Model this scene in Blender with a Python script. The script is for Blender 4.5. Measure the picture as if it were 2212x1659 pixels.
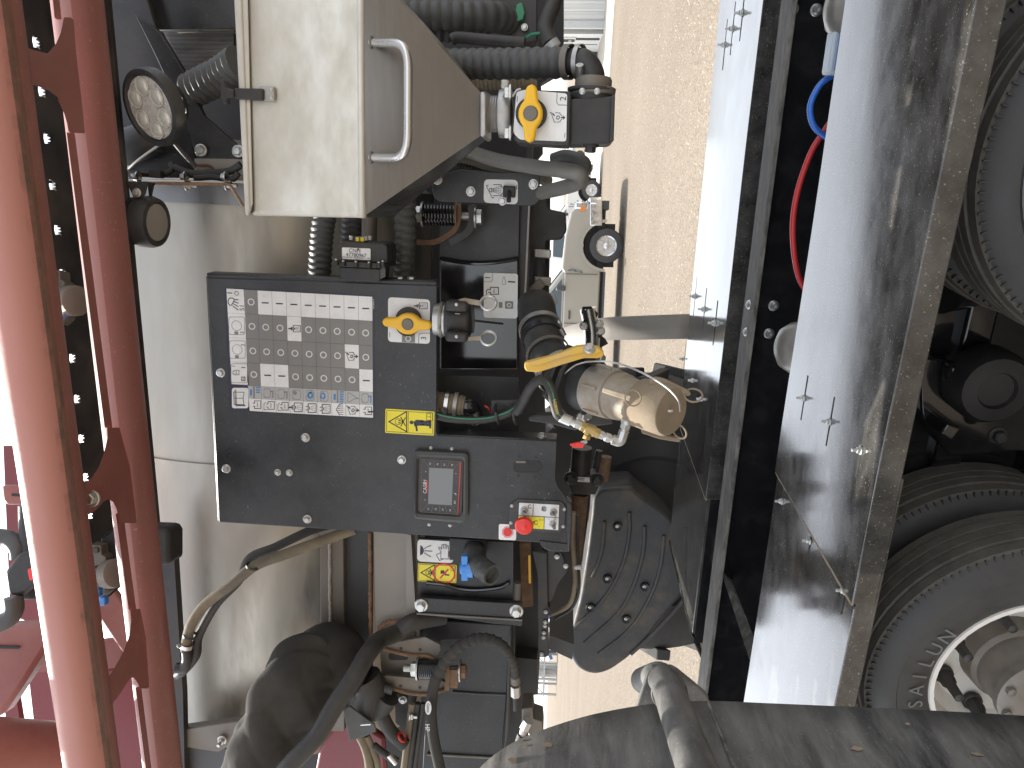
import bpy, bmesh, math, random
from math import sin, cos, pi, radians, sqrt, atan2
from mathutils import Vector as V, Matrix
random.seed(7)
SC = bpy.context.scene
for o in list(bpy.data.objects): bpy.data.objects.remove(o)
COL = SC.collection

# ------------------------------------------------------------------ camera
YAW, PITCH, ROLL, CAMZ = radians(13.5), radians(3.5), radians(1.9), 1.6
LENS = 26.0
FPX = LENS/36*2212
CAM = V((0, 0, CAMZ))
_fh, _rh, _z = V((-sin(YAW), cos(YAW), 0)), V((cos(YAW), sin(YAW), 0)), V((0, 0, 1))
FW = _fh*cos(PITCH) + _z*sin(PITCH)
_u0 = -_fh*sin(PITCH) + _z*cos(PITCH)
RT = _rh*cos(ROLL) + _u0*sin(ROLL)
UP = _u0*cos(ROLL) - _rh*sin(ROLL)
cd = bpy.data.cameras.new('camera'); cam = bpy.data.objects.new('camera', cd); COL.objects.link(cam)
cd.sensor_fit = 'HORIZONTAL'; cd.sensor_width = 36; cd.lens = LENS; cd.clip_start = 0.02; cd.clip_end = 3000
# the phone was held on its side: the picture's right is the place's down
cam.matrix_world = Matrix((( -UP.x, RT.x, -FW.x, CAM.x), (-UP.y, RT.y, -FW.y, CAM.y), (-UP.z, RT.z, -FW.z, CAM.z), (0, 0, 0, 1)))
SC.camera = cam

# ------------------------------------------------------------------ light
SUN_EL, SUN_AZ = radians(62), radians(60)          # azimuth from +Y towards -X
sdir = V((-sin(SUN_AZ)*cos(SUN_EL), cos(SUN_AZ)*cos(SUN_EL), sin(SUN_EL)))
W = bpy.data.worlds.new('World'); SC.world = W; W.use_nodes = True
nt = W.node_tree; nt.nodes.clear()
sky = nt.nodes.new('ShaderNodeTexSky'); sky.sky_type = 'NISHITA'; sky.sun_disc = False
sky.sun_elevation = SUN_EL; sky.sun_rotation = -SUN_AZ; sky.dust_density = 2.0; sky.altitude = 300
bg = nt.nodes.new('ShaderNodeBackground'); bg.inputs[1].default_value = 0.15
wo = nt.nodes.new('ShaderNodeOutputWorld')
hs = nt.nodes.new('ShaderNodeHueSaturation'); hs.inputs['Saturation'].default_value = 0.28   # thin white haze veils the blue
nt.links.new(sky.outputs[0], hs.inputs['Color']); nt.links.new(hs.outputs[0], bg.inputs[0]); nt.links.new(bg.outputs[0], wo.inputs[0])
sl = bpy.data.lights.new('sun', 'SUN'); sl.energy = 2.8; sl.angle = radians(0.6); sl.color = (1, .95, .87)
so = bpy.data.objects.new('sun', sl); COL.objects.link(so)
so.rotation_euler = (-sdir).to_track_quat('-Z', 'Y').to_euler()
SC.view_settings.view_transform = 'Standard'; SC.view_settings.look = 'None'
SC.view_settings.exposure = 1.6; SC.view_settings.gamma = 1.0

# ------------------------------------------------------------------ places from the photograph (2212 x 1659 grid)
def ray(px, py): return FW*FPX + RT*(829.5 - py) - UP*(px - 1106)
TILT = radians(1.8)
SX, SY, SZ = V((cos(TILT), 0, -sin(TILT))), V((0, 1, 0)), V((sin(TILT), 0, cos(TILT)))   # the sprayer's axes
def S(px, py, d):
    r = ray(px, py); return CAM + r*(d/r.y)
def D(px, py, dep): return CAM + ray(px, py)*(dep/FPX)
def G(px, py, z=0.0):
    r = ray(px, py); return CAM + r*((z - CAMZ)/r.z)
TYAW = radians(7.0)
TX, TY, TZ = V((cos(TYAW), -sin(TYAW), 0)), V((sin(TYAW), cos(TYAW), 0)), V((0, 0, 1))   # the trailer's axes
def T(x, y, z): return TX*x + TY*y + TZ*z
def TP(px, py, ty):
    r = ray(px, py); return CAM + r*(ty/r.dot(TY))
def k(d): return d/FPX/cos(YAW)*1.0                # metres for one grid pixel at sprayer depth d

# ------------------------------------------------------------------ mesh builder
class MB:
    def __init__(s): s.v = []; s.f = []
    def add(s, vs, fs):
        n = len(s.v); s.v += [V(p) for p in vs]; s.f += [[i+n for i in f] for f in fs]; return s
    def prism(s, pts, vec):
        n = len(pts); vec = V(vec); a = [V(p) for p in pts]
        nrm = sum(((a[i]-a[0]).cross(a[(i+1) % n]-a[0]) for i in range(n)), V((0, 0, 0)))
        if nrm.dot(vec) > 0: a = a[::-1]
        return s.add(a + [p+vec for p in a], [list(range(n)), list(range(2*n-1, n-1, -1))] + [[i, i+n, (i+1) % n + n, (i+1) % n] for i in range(n)])
    def face(s, pts): return s.add(pts, [list(range(len(pts)))])
    def box(s, c, ex, ey, ez):
        c, ex, ey, ez = V(c), V(ex)*.5, V(ey)*.5, V(ez)*.5
        return s.prism([c-ex-ey-ez, c+ex-ey-ez, c+ex+ey-ez, c-ex+ey-ez], ez*2)
    def tube(s, path, r, n=12, caps=True, flat=None):
        path = [V(p) for p in path]; m = len(path)
        rs = r if isinstance(r, (list, tuple)) else [r]*m
        t0 = (path[1]-path[0]).normalized()
        nrm = t0.orthogonal().normalized() if flat is None else (V(flat) - t0*V(flat).dot(t0)).normalized()
        vs = []
        for i in range(m):
            t = ((path[min(i+1, m-1)] - path[max(i-1, 0)])).normalized()
            nrm = (nrm - t*nrm.dot(t)).normalized(); b = t.cross(nrm)
            for j in range(n):
                a = 2*pi*j/n; vs.append(path[i] + (nrm*cos(a) + b*sin(a))*rs[i])
        fs = [[i*n+j, i*n+(j+1) % n, (i+1)*n+(j+1) % n, (i+1)*n+j] for i in range(m-1) for j in range(n)]
        if caps: fs += [list(range(n))[::-1], list(range((m-1)*n, m*n))]
        return s.add(vs, fs)
    def lathe(s, o, ax, prof, n=20, ref=None, a0=0, a1=2*pi):
        o, ax = V(o), V(ax).normalized()
        nrm = ax.orthogonal().normalized() if ref is None else (V(ref)-ax*V(ref).dot(ax)).normalized()
        b = ax.cross(nrm); full = abs(a1-a0-2*pi) < 1e-6; w = n if full else n+1
        vs = []
        for t, r in prof:
            for j in range(w):
                a = a0 + (a1-a0)*j/n; vs.append(o + ax*t + (nrm*cos(a)+b*sin(a))*max(r, 1e-5))
        fs = [[i*w+j, i*w+(j+1) % w, (i+1)*w+(j+1) % w, (i+1)*w+j] for i in range(len(prof)-1) for j in range(n)]
        return s.add(vs, fs)
    def cyl(s, a, b, r, n=16, r2=None): return s.tube([a, b], [r, r if r2 is None else r2], n)
    def ring(s, o, ax, R, r, n=28, m=8):
        o, ax = V(o), V(ax).normalized(); e = ax.orthogonal().normalized(); b = ax.cross(e); vs = []
        for i in range(n):
            a = 2*pi*i/n; d = e*cos(a)+b*sin(a)
            for j in range(m):
                q = 2*pi*j/m; vs.append(o + d*(R + r*cos(q)) + ax*(r*sin(q)))
        return s.add(vs, [[i*m+j, ((i+1) % n)*m+j, ((i+1) % n)*m+(j+1) % m, i*m+(j+1) % m] for i in range(n) for j in range(m)])
    def annulus(s, o, e1, e2, r0, r1, n=24, a0=0, a1=2*pi):
        vs = []
        for i in range(n+1):
            a = a0+(a1-a0)*i/n; d = V(e1)*cos(a)+V(e2)*sin(a); vs += [V(o)+d*r0, V(o)+d*r1]
        return s.add(vs, [[2*i, 2*i+1, 2*i+3, 2*i+2] for i in range(n)])
    def sphere(s, o, r, n=14, m=9, sc=None, ax=(0, 0, 1)):
        return s.lathe(o, ax, [(-r*cos(pi*i/m), r*sin(pi*i/m)) for i in range(m+1)], n)

def spline(pts, n=8):
    pts = [V(p) for p in pts]; q = [pts[0]*2-pts[1]] + pts + [pts[-1]*2-pts[-2]]; out = []
    for i in range(1, len(q)-2):
        for j in range(n):
            t = j/n; a, b, c, d = q[i-1:i+3]
            out.append(.5*((2*b)+(c-a)*t+(2*a-5*b+4*c-d)*t*t+(3*b-a-3*c+d)*t**3))
    return out + [pts[-1]]
def fillet(pts, r, n=5):
    pts = [V(p) for p in pts]; out = [pts[0]]
    for i in range(1, len(pts)-1):
        a, b, c = pts[i-1:i+2]; u, w = (a-b), (c-b); rr = min(r, u.length*.48, w.length*.48)
        p, q = b+u.normalized()*rr, b+w.normalized()*rr
        for j in range(n+1):
            t = j/n; out.append(p*(1-t)**2 + b*2*t*(1-t) + q*t*t)
    return out + [pts[-1]]
def rpoly(pts, r, n=4):                                # 2-D closed polygon with rounded corners
    m = len(pts); out = []
    for i in range(m):
        a, b, c = (V((*pts[(i+e) % m], 0)) for e in (-1, 0, 1)); u, w = a-b, c-b
        rr = min(r, u.length*.48, w.length*.48); p, q = b+u.normalized()*rr, b+w.normalized()*rr
        for j in range(n+1):
            t = j/n; x = p*(1-t)**2+b*2*t*(1-t)+q*t*t; out.append((x.x, x.y))
    return out
def rrect(x0, y0, x1, y1, r, n=4): return rpoly([(x0, y0), (x1, y0), (x1, y1), (x0, y1)], r, n)
def resample(path, step):
    out = [path[0]]; acc = 0
    for a, b in zip(path, path[1:]):
        L = (b-a).length; t = step-acc
        while t <= L: out.append(a.lerp(b, t/L)); t += step
        acc = (acc+L) % step
    return out

# ------------------------------------------------------------------ things and parts
ORG = {}
def props(o, label=None, cat=None, group=None, kind=None):
    if label: o['label'] = label
    if cat: o['category'] = cat
    if group: o['group'] = group
    if kind: o['kind'] = kind
    return o
def thing(name, label, cat, org, group=None):
    o = bpy.data.objects.new(name, None); COL.objects.link(o); o.location = org; o.empty_display_size = .05
    ORG[o] = V(org); return props(o, label, cat, group)
def mk(name, mb, m, org, bev=0, ang=38, seg=2):
    me = bpy.data.meshes.new(name); me.from_pydata([p-org for p in mb.v], [], mb.f)
    bm = bmesh.new(); bm.from_mesh(me); bmesh.ops.recalc_face_normals(bm, faces=bm.faces); bm.to_mesh(me); bm.free()
    me.polygons.foreach_set('use_smooth', [True]*len(me.polygons)); me.set_sharp_from_angle(angle=radians(ang))
    me.materials.append(m); o = bpy.data.objects.new(name, me); COL.objects.link(o)
    if bev:
        b = o.modifiers.new('bevel', 'BEVEL'); b.width = bev; b.segments = seg; b.limit_method = 'ANGLE'; b.angle_limit = radians(40)
        b.harden_normals = False
    return o
def root(par):
    while par.parent: par = par.parent
    return par
def part(name, mb, m, par, bev=0, label=None, ang=38, kind=None, seg=2):
    org = ORG[root(par)]; o = mk(name, mb, m, org, bev, ang, seg); o.parent = par
    return props(o, label, None, None, kind)
def solo(name, mb, m, label, cat, org=None, bev=0, group=None, kind=None, ang=38):
    if org is None:
        lo = min(p.z for p in mb.v); c = sum(mb.v, V((0, 0, 0)))/len(mb.v); org = V((c.x, c.y, lo))
    o = mk(name, mb, m, V(org), bev, ang); o.location = org; ORG[o] = V(org)
    return props(o, label, cat, group, kind)
def struct(name, mb, m, bev=0): return solo(name, mb, m, None, None, V((0, 0, 0)), bev, kind='structure')
def inst(name, me, m, par, loc, ax, sc=1.0, spin=0.0, label=None):   # a shared mesh whose +Z looks along ax
    o = bpy.data.objects.new(name, me); COL.objects.link(o); o.parent = par
    q = V(ax).to_track_quat('Z', 'Y').to_matrix().to_4x4()
    o.matrix_local = Matrix.Translation(V(loc)-ORG[root(par)]) @ q @ Matrix.Rotation(spin, 4, 'Z') @ Matrix.Diagonal((sc, sc, sc, 1))
    if par.parent: o.matrix_parent_inverse = par.matrix_basis.inverted()
    return props(o, label)
_tc = {}
def text(mb, body, o, right, up, size, align='CENTER'):
    key = (body, align)
    if key not in _tc:
        c = bpy.data.curves.new('t', 'FONT'); c.body = body; c.align_x = align; c.align_y = 'CENTER'; c.resolution_u = 3
        ob = bpy.data.objects.new('t', c); me = bpy.data.meshes.new_from_object(ob)
        _tc[key] = ([v.co.copy() for v in me.vertices], [list(p.vertices) for p in me.polygons])
        bpy.data.objects.remove(ob); bpy.data.curves.remove(c); bpy.data.meshes.remove(me)
    vs, fs = _tc[key]
    return mb.add([V(o)+V(right)*(p.x*size)+V(up)*(p.y*size) for p in vs], fs)

# ------------------------------------------------------------------ materials
def mat(name, col, rough=.5, metal=0.0, var=.15, scale=8.0, dirt=None, damt=0.0, dscale=5.0, bump=0.0, bscale=60.0,
        stretch=(1, 1, 1), rvar=.1, coat=0.0, spec=.5, speck=None, spamt=0.0, dthr=.5, trans=0, drough=.45):
    m = bpy.data.materials.new(name); m.use_nodes = True; t = m.node_tree; N, Lk = t.nodes, t.links
    b = N['Principled BSDF']; b.inputs['Metallic'].default_value = metal; b.inputs['Specular IOR Level'].default_value = spec
    b.inputs['Coat Weight'].default_value = coat; b.inputs['Coat Roughness'].default_value = .08
    if trans: b.inputs['Transmission Weight'].default_value = trans
    tc = N.new('ShaderNodeTexCoord'); mp = N.new('ShaderNodeMapping'); mp.inputs['Scale'].default_value = stretch
    Lk.new(tc.outputs['Object'], mp.inputs[0])
    def noise(sc, det=6.0, ro=.6, src=mp):
        n = N.new('ShaderNodeTexNoise'); n.inputs['Scale'].default_value = sc; n.inputs['Detail'].default_value = det
        n.inputs['Roughness'].default_value = ro; Lk.new(src.outputs[0 if src is mp else 'Object'], n.inputs['Vector']); return n.outputs['Fac']
    def ramp(src, a, bb, c0, c1):
        r = N.new('ShaderNodeMapRange'); r.inputs[1].default_value = a; r.inputs[2].default_value = bb
        r.inputs[3].default_value = c0; r.inputs[4].default_value = c1; Lk.new(src, r.inputs[0]); return r.outputs[0]
    def mix(fac, a, bb):
        x = N.new('ShaderNodeMix'); x.data_type = 'RGBA'
        if isinstance(fac, float): x.inputs[0].default_value = fac
        else: Lk.new(fac, x.inputs[0])
        for i, c in ((6, a), (7, bb)):
            if isinstance(c, tuple): x.inputs[i].default_value = (*c, 1)
            else: Lk.new(c, x.inputs[i])
        return x.outputs[2]
    n1 = noise(scale)
    lo, hi = tuple(c*(1-var) for c in col), tuple(min(1, c*(1+var)) for c in col)
    cur = mix(ramp(n1, .3, .7, 0, 1), lo, hi)
    rsock = ramp(n1, .3, .7, max(.02, rough-rvar), min(1, rough+rvar))
    if dirt is not None:
        d = ramp(noise(dscale, 8, .68), dthr-.12, dthr+.2, 0, damt)
        cur = mix(d, cur, dirt)
        a = N.new('ShaderNodeMath'); a.operation = 'MULTIPLY_ADD'; Lk.new(d, a.inputs[0]); a.inputs[1].default_value = drough
        Lk.new(rsock, a.inputs[2]); a.use_clamp = True; rsock = a.outputs[0]
        if metal:
            q = ramp(d, 0, 1, metal, metal*.35); Lk.new(q, b.inputs['Metallic'])
    if speck is not None:
        vo = N.new('ShaderNodeTexNoise'); vo.inputs['Scale'].default_value = 190; vo.inputs['Detail'].default_value = 2
        Lk.new(tc.outputs['Object'], vo.inputs['Vector'])
        cur = mix(ramp(vo.outputs['Fac'], .66, .70, 0, spamt), cur, speck)
    Lk.new(cur, b.inputs['Base Color']); Lk.new(rsock, b.inputs['Roughness'])
    if bump:
        bp = N.new('ShaderNodeBump'); bp.inputs['Strength'].default_value = bump; bp.inputs['Distance'].default_value = .003
        Lk.new(noise(bscale, 5, .6), bp.inputs['Height']); Lk.new(bp.outputs[0], b.inputs['Normal'])
    return m
DUST = (.30, .235, .16)
MT = dict(
 red=mat('red_paint', (.24, .082, .07), .42, var=.12, scale=6, dirt=(.36, .17, .14), damt=.5, dscale=7, dthr=.55, bump=.12, bscale=90),
 redtop=mat('red_boom_paint', (.36, .085, .07), .5, var=.12, scale=6, dirt=(.30, .17, .13), damt=.7, dscale=11, dthr=.52, bump=.2, bscale=120, speck=(.5, .38, .3), spamt=.3),
 black=mat('black_paint', (.017, .0175, .019), .36, var=.2, scale=5, dirt=(.15, .146, .138), damt=.28, dscale=4.5, dthr=.52, bump=.06, bscale=150, speck=(.4, .37, .33), spamt=.18),
 frame=mat('frame_black', (.018, .018, .02), .42, var=.25, scale=6, dirt=(.13, .11, .09), damt=.45, dscale=6, dthr=.52, bump=.1, bscale=80),
 dark=mat('interior_black', (.012, .012, .013), .55, var=.3, scale=6, dirt=(.08, .07, .06), damt=.4, dscale=7),
 plastic=mat('black_plastic', (.02, .02, .021), .5, var=.15, scale=20, dirt=(.2, .17, .13), damt=.16, dscale=8, dthr=.52, bump=.2, bscale=260),
 hose=mat('corrugated_hose_rubber', (.055, .057, .056), .5, var=.15, scale=18, dirt=(.17, .16, .14), damt=.25, dscale=10, bump=.15, bscale=120),
 rubber=mat('hose_rubber', (.024, .0235, .023), .55, var=.2, scale=14, dirt=(.14, .125, .10), damt=.3, dscale=9, bump=.2, bscale=160),
 ghose=mat('grey_hose', (.16, .155, .14), .5, var=.15, scale=14, dirt=(.25, .21, .15), damt=.4, dscale=9, bump=.15, bscale=160),
 dhose=mat('dusty_braided_hose', (.07, .06, .045), .6, var=.2, scale=25, dirt=(.26, .21, .14), damt=.8, dscale=7, dthr=.4, bump=.35, bscale=320),
 stain=mat('brushed_stainless', (.375, .35, .305), .36, 1.0, var=.07, scale=5, stretch=(.7, 3, 3), rvar=.03, dirt=(.40, .36, .30), damt=.5, dscale=4, dthr=.5, bump=.012, bscale=30),
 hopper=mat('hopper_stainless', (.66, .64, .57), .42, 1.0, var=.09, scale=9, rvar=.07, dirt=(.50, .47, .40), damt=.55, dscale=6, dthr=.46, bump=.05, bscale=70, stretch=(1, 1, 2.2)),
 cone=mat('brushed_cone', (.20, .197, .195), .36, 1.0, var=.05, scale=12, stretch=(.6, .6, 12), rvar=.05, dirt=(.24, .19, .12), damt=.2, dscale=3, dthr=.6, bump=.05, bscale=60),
 bar=mat('satin_bar', (.62, .61, .59), .3, 1.0, var=.05),
 zinc=mat('zinc', (.62, .62, .60), .34, 1.0, var=.15, scale=40, dirt=(.25, .22, .18), damt=.4, dscale=40),
 steel=mat('bare_steel', (.45, .44, .42), .4, 1.0, var=.12, scale=20, dirt=(.22, .18, .13), damt=.45, dscale=14),
 silver=mat('cast_aluminium', (.46, .45, .42), .48, .9, var=.1, scale=20, dirt=(.32, .25, .165), damt=.95, dscale=8, dthr=.42, bump=.15, bscale=150),
 dustcap=mat('dusted_cap', (.265, .208, .142), .8, 0, var=.12, scale=14, dirt=(.15, .115, .075), damt=.5, dscale=12, dthr=.56, bump=.35, bscale=170),
 brass=mat('brass', (.50, .36, .14), .4, 1.0, var=.12, scale=30, dirt=(.35, .3, .2), damt=.4, dscale=20),
 yellow=mat('yellow_plastic', (.83, .46, .012), .42, var=.05, dirt=(.62, .42, .14), damt=.25, dscale=9, dthr=.55),
 dyellow=mat('dusty_yellow', (.70, .42, .04), .55, var=.08, dirt=(.5, .4, .26), damt=.55, dscale=14, dthr=.5, bump=.15, bscale=120),
 sticker=mat('white_sticker', (.76, .755, .74), .42, var=.04, scale=30, dirt=(.42, .39, .33), damt=.45, dscale=14, dthr=.58),
 ysticker=mat('yellow_sticker', (.80, .68, .02), .4, var=.03, dirt=(.6, .5, .15), damt=.2, dscale=14),
 gsticker=mat('grey_print', (.20, .195, .185), .42, var=.05, scale=30, dirt=(.28, .26, .23), damt=.4, dscale=14),
 lgprint=mat('pale_grey_print', (.42, .42, .41), .42, var=.04),
 ink=mat('ink', (.025, .022, .045), .45, var=.05),
 wink=mat('white_ink', (.66, .65, .62), .45, var=.03),
 rink=mat('red_ink', (.62, .03, .025), .4, var=.03),
 bink=mat('blue_ink', (.07, .22, .48), .4, var=.03),
 redplast=mat('red_plastic', (.75, .04, .03), .35, var=.04),
 blueplast=mat('blue_plastic', (.05, .25, .68), .4, var=.06, dirt=(.3, .35, .4), damt=.2, dscale=20),
 screen=mat('lcd_screen', (.19, .195, .20), .3, var=.03),
 bezel=mat('bezel', (.03, .028, .032), .4, var=.1, dirt=(.16, .14, .12), damt=.35, dscale=20),
 lens=mat('lamp_lens', (.58, .55, .50), .22, .25, var=.12, scale=60, dirt=(.5, .45, .38), damt=.3, dscale=30),
 led=mat('led_reflector', (.52, .50, .43), .22, .15, var=.1, scale=60),
 cloth=mat('dusty_sleeve', (.03, .0285, .026), .85, var=.25, scale=7, dirt=(.095, .087, .072), damt=.6, dscale=5, dthr=.52, bump=.35, bscale=420),
 tire=mat('truck_tyre_rubber', (.034, .0335, .033), .55, var=.15, scale=12, dirt=(.12, .11, .095), damt=.3, dscale=6, bump=.12, bscale=160),
 tread=mat('dusty_tread', (.10, .09, .074), .75, var=.18, scale=22, dirt=(.05, .045, .04), damt=.55, dscale=18, bump=.3, bscale=120),
 sidew=mat('blue_grey_sidewall', (.115, .125, .13), .5, var=.08, scale=8, dirt=(.17, .165, .15), damt=.3, dscale=5, bump=.06, bscale=90),
 fender=mat('gloss_black_fender', (.024, .023, .021), .10, var=.25, scale=4, rvar=.04, dirt=(.135, .127, .115), damt=.6, dscale=9, dthr=.47, bump=.035, bscale=14, coat=.35, spec=.6, drough=.12, speck=(.5, .42, .3), spamt=.35, stretch=(1, 1.6, 1)),
 gloss=mat('gloss_black', (.012, .012, .013), .12, var=.2, scale=4, rvar=.04, coat=.5, dirt=(.06, .055, .05), damt=.3, dscale=14, dthr=.6),
 galv=mat('dusty_flange', (.075, .07, .062), .6, .0, var=.4, scale=30, dirt=(.27, .25, .22), damt=.95, dscale=26, dthr=.52, bump=.3, bscale=120, stretch=(.3, 1, 1), spec=.25),
 polyf=mat('scuffed_poly_fender', (.034, .034, .034), .5, var=.25, scale=10, dirt=(.19, .183, .17), damt=.8, dscale=11, dthr=.44, speck=(.4, .33, .24), spamt=.25, bump=.2, bscale=60, stretch=(1.8, .35, 1.8)),
 ffend=mat('moulded_fender', (.045, .045, .046), .55, var=.15, scale=12, dirt=(.24, .18, .11), damt=.4, dscale=7, dthr=.58, bump=.25, bscale=260),
 agtire=mat('tractor_tyre', (.028, .028, .028), .75, var=.2, scale=9, dirt=(.10, .09, .07), damt=.4, dscale=6, bump=.2, bscale=120),
 strap=mat('grey_fender_strip', (.30, .28, .255), .55, var=.08, scale=9, dirt=(.38, .34, .29), damt=.4, dscale=5),
 wpaint=mat('white_wheel_paint', (.72, .70, .66), .4, var=.06, dirt=(.45, .36, .25), damt=.4, dscale=10, dthr=.58),
 hub=mat('dusty_hub', (.20, .185, .165), .48, .5, var=.2, scale=20, dirt=(.20, .16, .11), damt=.6, dscale=14),
 orange=mat('orange_cap', (.80, .13, .04), .4, var=.05),
 clear=mat('air_tank_shell', (.20, .19, .17), .3, .5, var=.15, scale=5, dirt=(.28, .25, .21), damt=.5, dscale=7, rvar=.1),
 blueline=mat('blue_air_line', (.035, .14, .50), .3, var=.05), redline=mat('red_air_line', (.48, .03, .03), .32, var=.08),
 abs=mat('grey_module', (.42, .47, .52), .45, var=.05),
 rust=mat('rusty_edge', (.22, .13, .075), .75, .1, var=.3, scale=40, dirt=(.10, .07, .05), damt=.6, dscale=30, bump=.4, bscale=150),
 plate=mat('dull_grey_plate', (.17, .155, .135), .5, .5, var=.15, scale=8, dirt=(.20, .15, .10), damt=.45, dscale=8, bump=.1, bscale=90),
 maroon=mat('deep_red_panel', (.19, .028, .036), .4, var=.08, dirt=(.2, .09, .085), damt=.3, dscale=5),
 tan=mat('tan_car_paint', (.36, .335, .285), .3, .3, var=.03, rvar=.01, scale=.7, coat=.5),
 white=mat('white_car_paint', (.74, .73, .70), .3, var=.03, rvar=.01, scale=.7, coat=.5),
 silvercar=mat('silver_car_paint', (.5, .5, .5), .3, .5, var=.03, rvar=.01, scale=.7, coat=.5),
 glass=mat('car_glass', (.05, .075, .08), .08, var=.05, coat=.6), chrome=mat('chrome', (.7, .7, .7), .15, 1.0, var=.03),
 alloy=mat('alloy_wheel', (.6, .6, .6), .3, 1.0, var=.05), amber=mat('amber_lens', (.8, .22, .02), .2, var=.03),
 siding=mat('white_metal_siding', (.60, .60, .585), .45, var=.05, scale=2, dirt=(.5, .47, .4), damt=.3, dscale=1),
 dgrey=mat('dark_grey', (.06, .06, .062), .5, var=.1), blueimp=mat('blue_implement', (.04, .12, .40), .4, var=.08),
 lgrey=mat('light_grey_steel', (.42, .43, .43), .5, .2, var=.08), green=mat('green_connector', (.03, .22, .12), .4, var=.08),
 deep=mat('deep_black_sheet', (.011, .011, .012), .38, var=.2, scale=5, dirt=(.06, .057, .052), damt=.4, dscale=7, dthr=.56, bump=.06, bscale=150, speck=(.3, .28, .25), spamt=.15),
 concrete=mat('concrete', (.46, .42, .35), .85, var=.08, scale=1.2, dirt=(.45, .4, .33), damt=.4, dscale=.6),
)
def sunlit_dusty_red(name, base, dust, grime, thr, rag, gw):   # paint with sunlight and dust coloured into its upper side, ragged grime below
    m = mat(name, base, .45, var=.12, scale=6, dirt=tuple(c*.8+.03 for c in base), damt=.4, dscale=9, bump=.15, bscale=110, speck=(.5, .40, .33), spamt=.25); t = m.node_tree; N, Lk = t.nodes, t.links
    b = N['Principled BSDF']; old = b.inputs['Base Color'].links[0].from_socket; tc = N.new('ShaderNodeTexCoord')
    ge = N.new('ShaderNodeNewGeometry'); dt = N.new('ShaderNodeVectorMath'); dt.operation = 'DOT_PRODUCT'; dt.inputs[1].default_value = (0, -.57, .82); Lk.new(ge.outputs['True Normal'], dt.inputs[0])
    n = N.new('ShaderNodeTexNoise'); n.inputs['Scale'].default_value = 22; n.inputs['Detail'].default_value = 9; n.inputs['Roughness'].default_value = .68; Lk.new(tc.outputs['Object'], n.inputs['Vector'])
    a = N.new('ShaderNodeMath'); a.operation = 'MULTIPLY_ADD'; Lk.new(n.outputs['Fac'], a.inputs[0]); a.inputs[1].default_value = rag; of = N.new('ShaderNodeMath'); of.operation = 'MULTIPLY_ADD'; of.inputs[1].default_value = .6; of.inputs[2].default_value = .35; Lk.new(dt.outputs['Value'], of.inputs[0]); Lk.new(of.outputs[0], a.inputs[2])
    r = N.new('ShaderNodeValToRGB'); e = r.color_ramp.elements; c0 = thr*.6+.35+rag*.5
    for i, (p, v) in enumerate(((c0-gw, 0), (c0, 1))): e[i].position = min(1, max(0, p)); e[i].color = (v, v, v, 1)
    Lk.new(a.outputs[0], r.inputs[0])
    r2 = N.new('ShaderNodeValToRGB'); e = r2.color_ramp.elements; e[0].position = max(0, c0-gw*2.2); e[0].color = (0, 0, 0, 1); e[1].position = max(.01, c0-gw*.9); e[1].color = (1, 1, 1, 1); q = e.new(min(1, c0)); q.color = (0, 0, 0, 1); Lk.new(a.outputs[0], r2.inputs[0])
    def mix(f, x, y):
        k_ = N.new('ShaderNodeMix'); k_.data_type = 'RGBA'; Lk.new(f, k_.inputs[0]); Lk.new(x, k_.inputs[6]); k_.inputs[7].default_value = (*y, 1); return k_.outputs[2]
    Lk.new(mix(r2.outputs[0], mix(r.outputs[0], old, dust), grime), b.inputs['Base Color']); return m  # dust is the upper side's tone, sunlight and dust together
MT['redtop'] = sunlit_dusty_red('sunlit_dusty_boom_paint', (.26, .098, .080), (.41, .175, .14), (.105, .07, .05), -.40, .22, .13)
MT['red2'] = sunlit_dusty_red('toplit_boom_paint_rear', (.25, .092, .08), (.33, .17, .152), (.25, .09, .08), .35, .03, .03)  # paler upper tone paints in the rear tube's sky-lit half
# flat shared bolts: hex head on a washer, +Z outwards, about 1 unit = 1 m across flats scaled at use
def bolt_mesh(name, m, socket=False, stud=0):
    b = MB(); z = (0, 0, 1)
    b.lathe((0, 0, 0), z, [(-.05, .70), (.10, .70), (.16, .62), (.16, .3)], 16)
    if socket: b.lathe((0, 0, .1), z, [(0, .55), (.25, .55), (.45, .38), (.45, .2), (.2, .18), (.2, 0)], 12)
    else: b.lathe((0, 0, .1), z, [(0, .5), (.42, .5), (.52, .40), (.53, 0)], 6)
    if stud: b.lathe((0, 0, .6), z, [(0, .26), (stud, .26), (stud+.05, .2), (stud+.05, 0)], 10)
    me = mk(name, b, m, V((0, 0, 0)), ang=28); d = me.data; bpy.data.objects.remove(me); return d
BOLT = bolt_mesh('bolt', MT['zinc']); BOLTS = bolt_mesh('stud_bolt', MT['zinc'], stud=.7); SOCK = bolt_mesh('cap_screw', MT['zinc'], True)
BOLTB = bolt_mesh('black_bolt', MT['plastic'])
def bolts(par, pts, d, r, ax=None, me=None, name='bolt'):
    for i, (px, py) in enumerate(pts):
        inst(name, me or BOLT, None, par, S(px, py, d), -SY if ax is None else ax, k(d)*r/.7, spin=i*.7)
def plate(pts, d, th): return MB().prism([S(x, y, d) for x, y in pts], SY*th)
def decal(pts, d): return MB().face([S(x, y, d) for x, y in pts])
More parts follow.
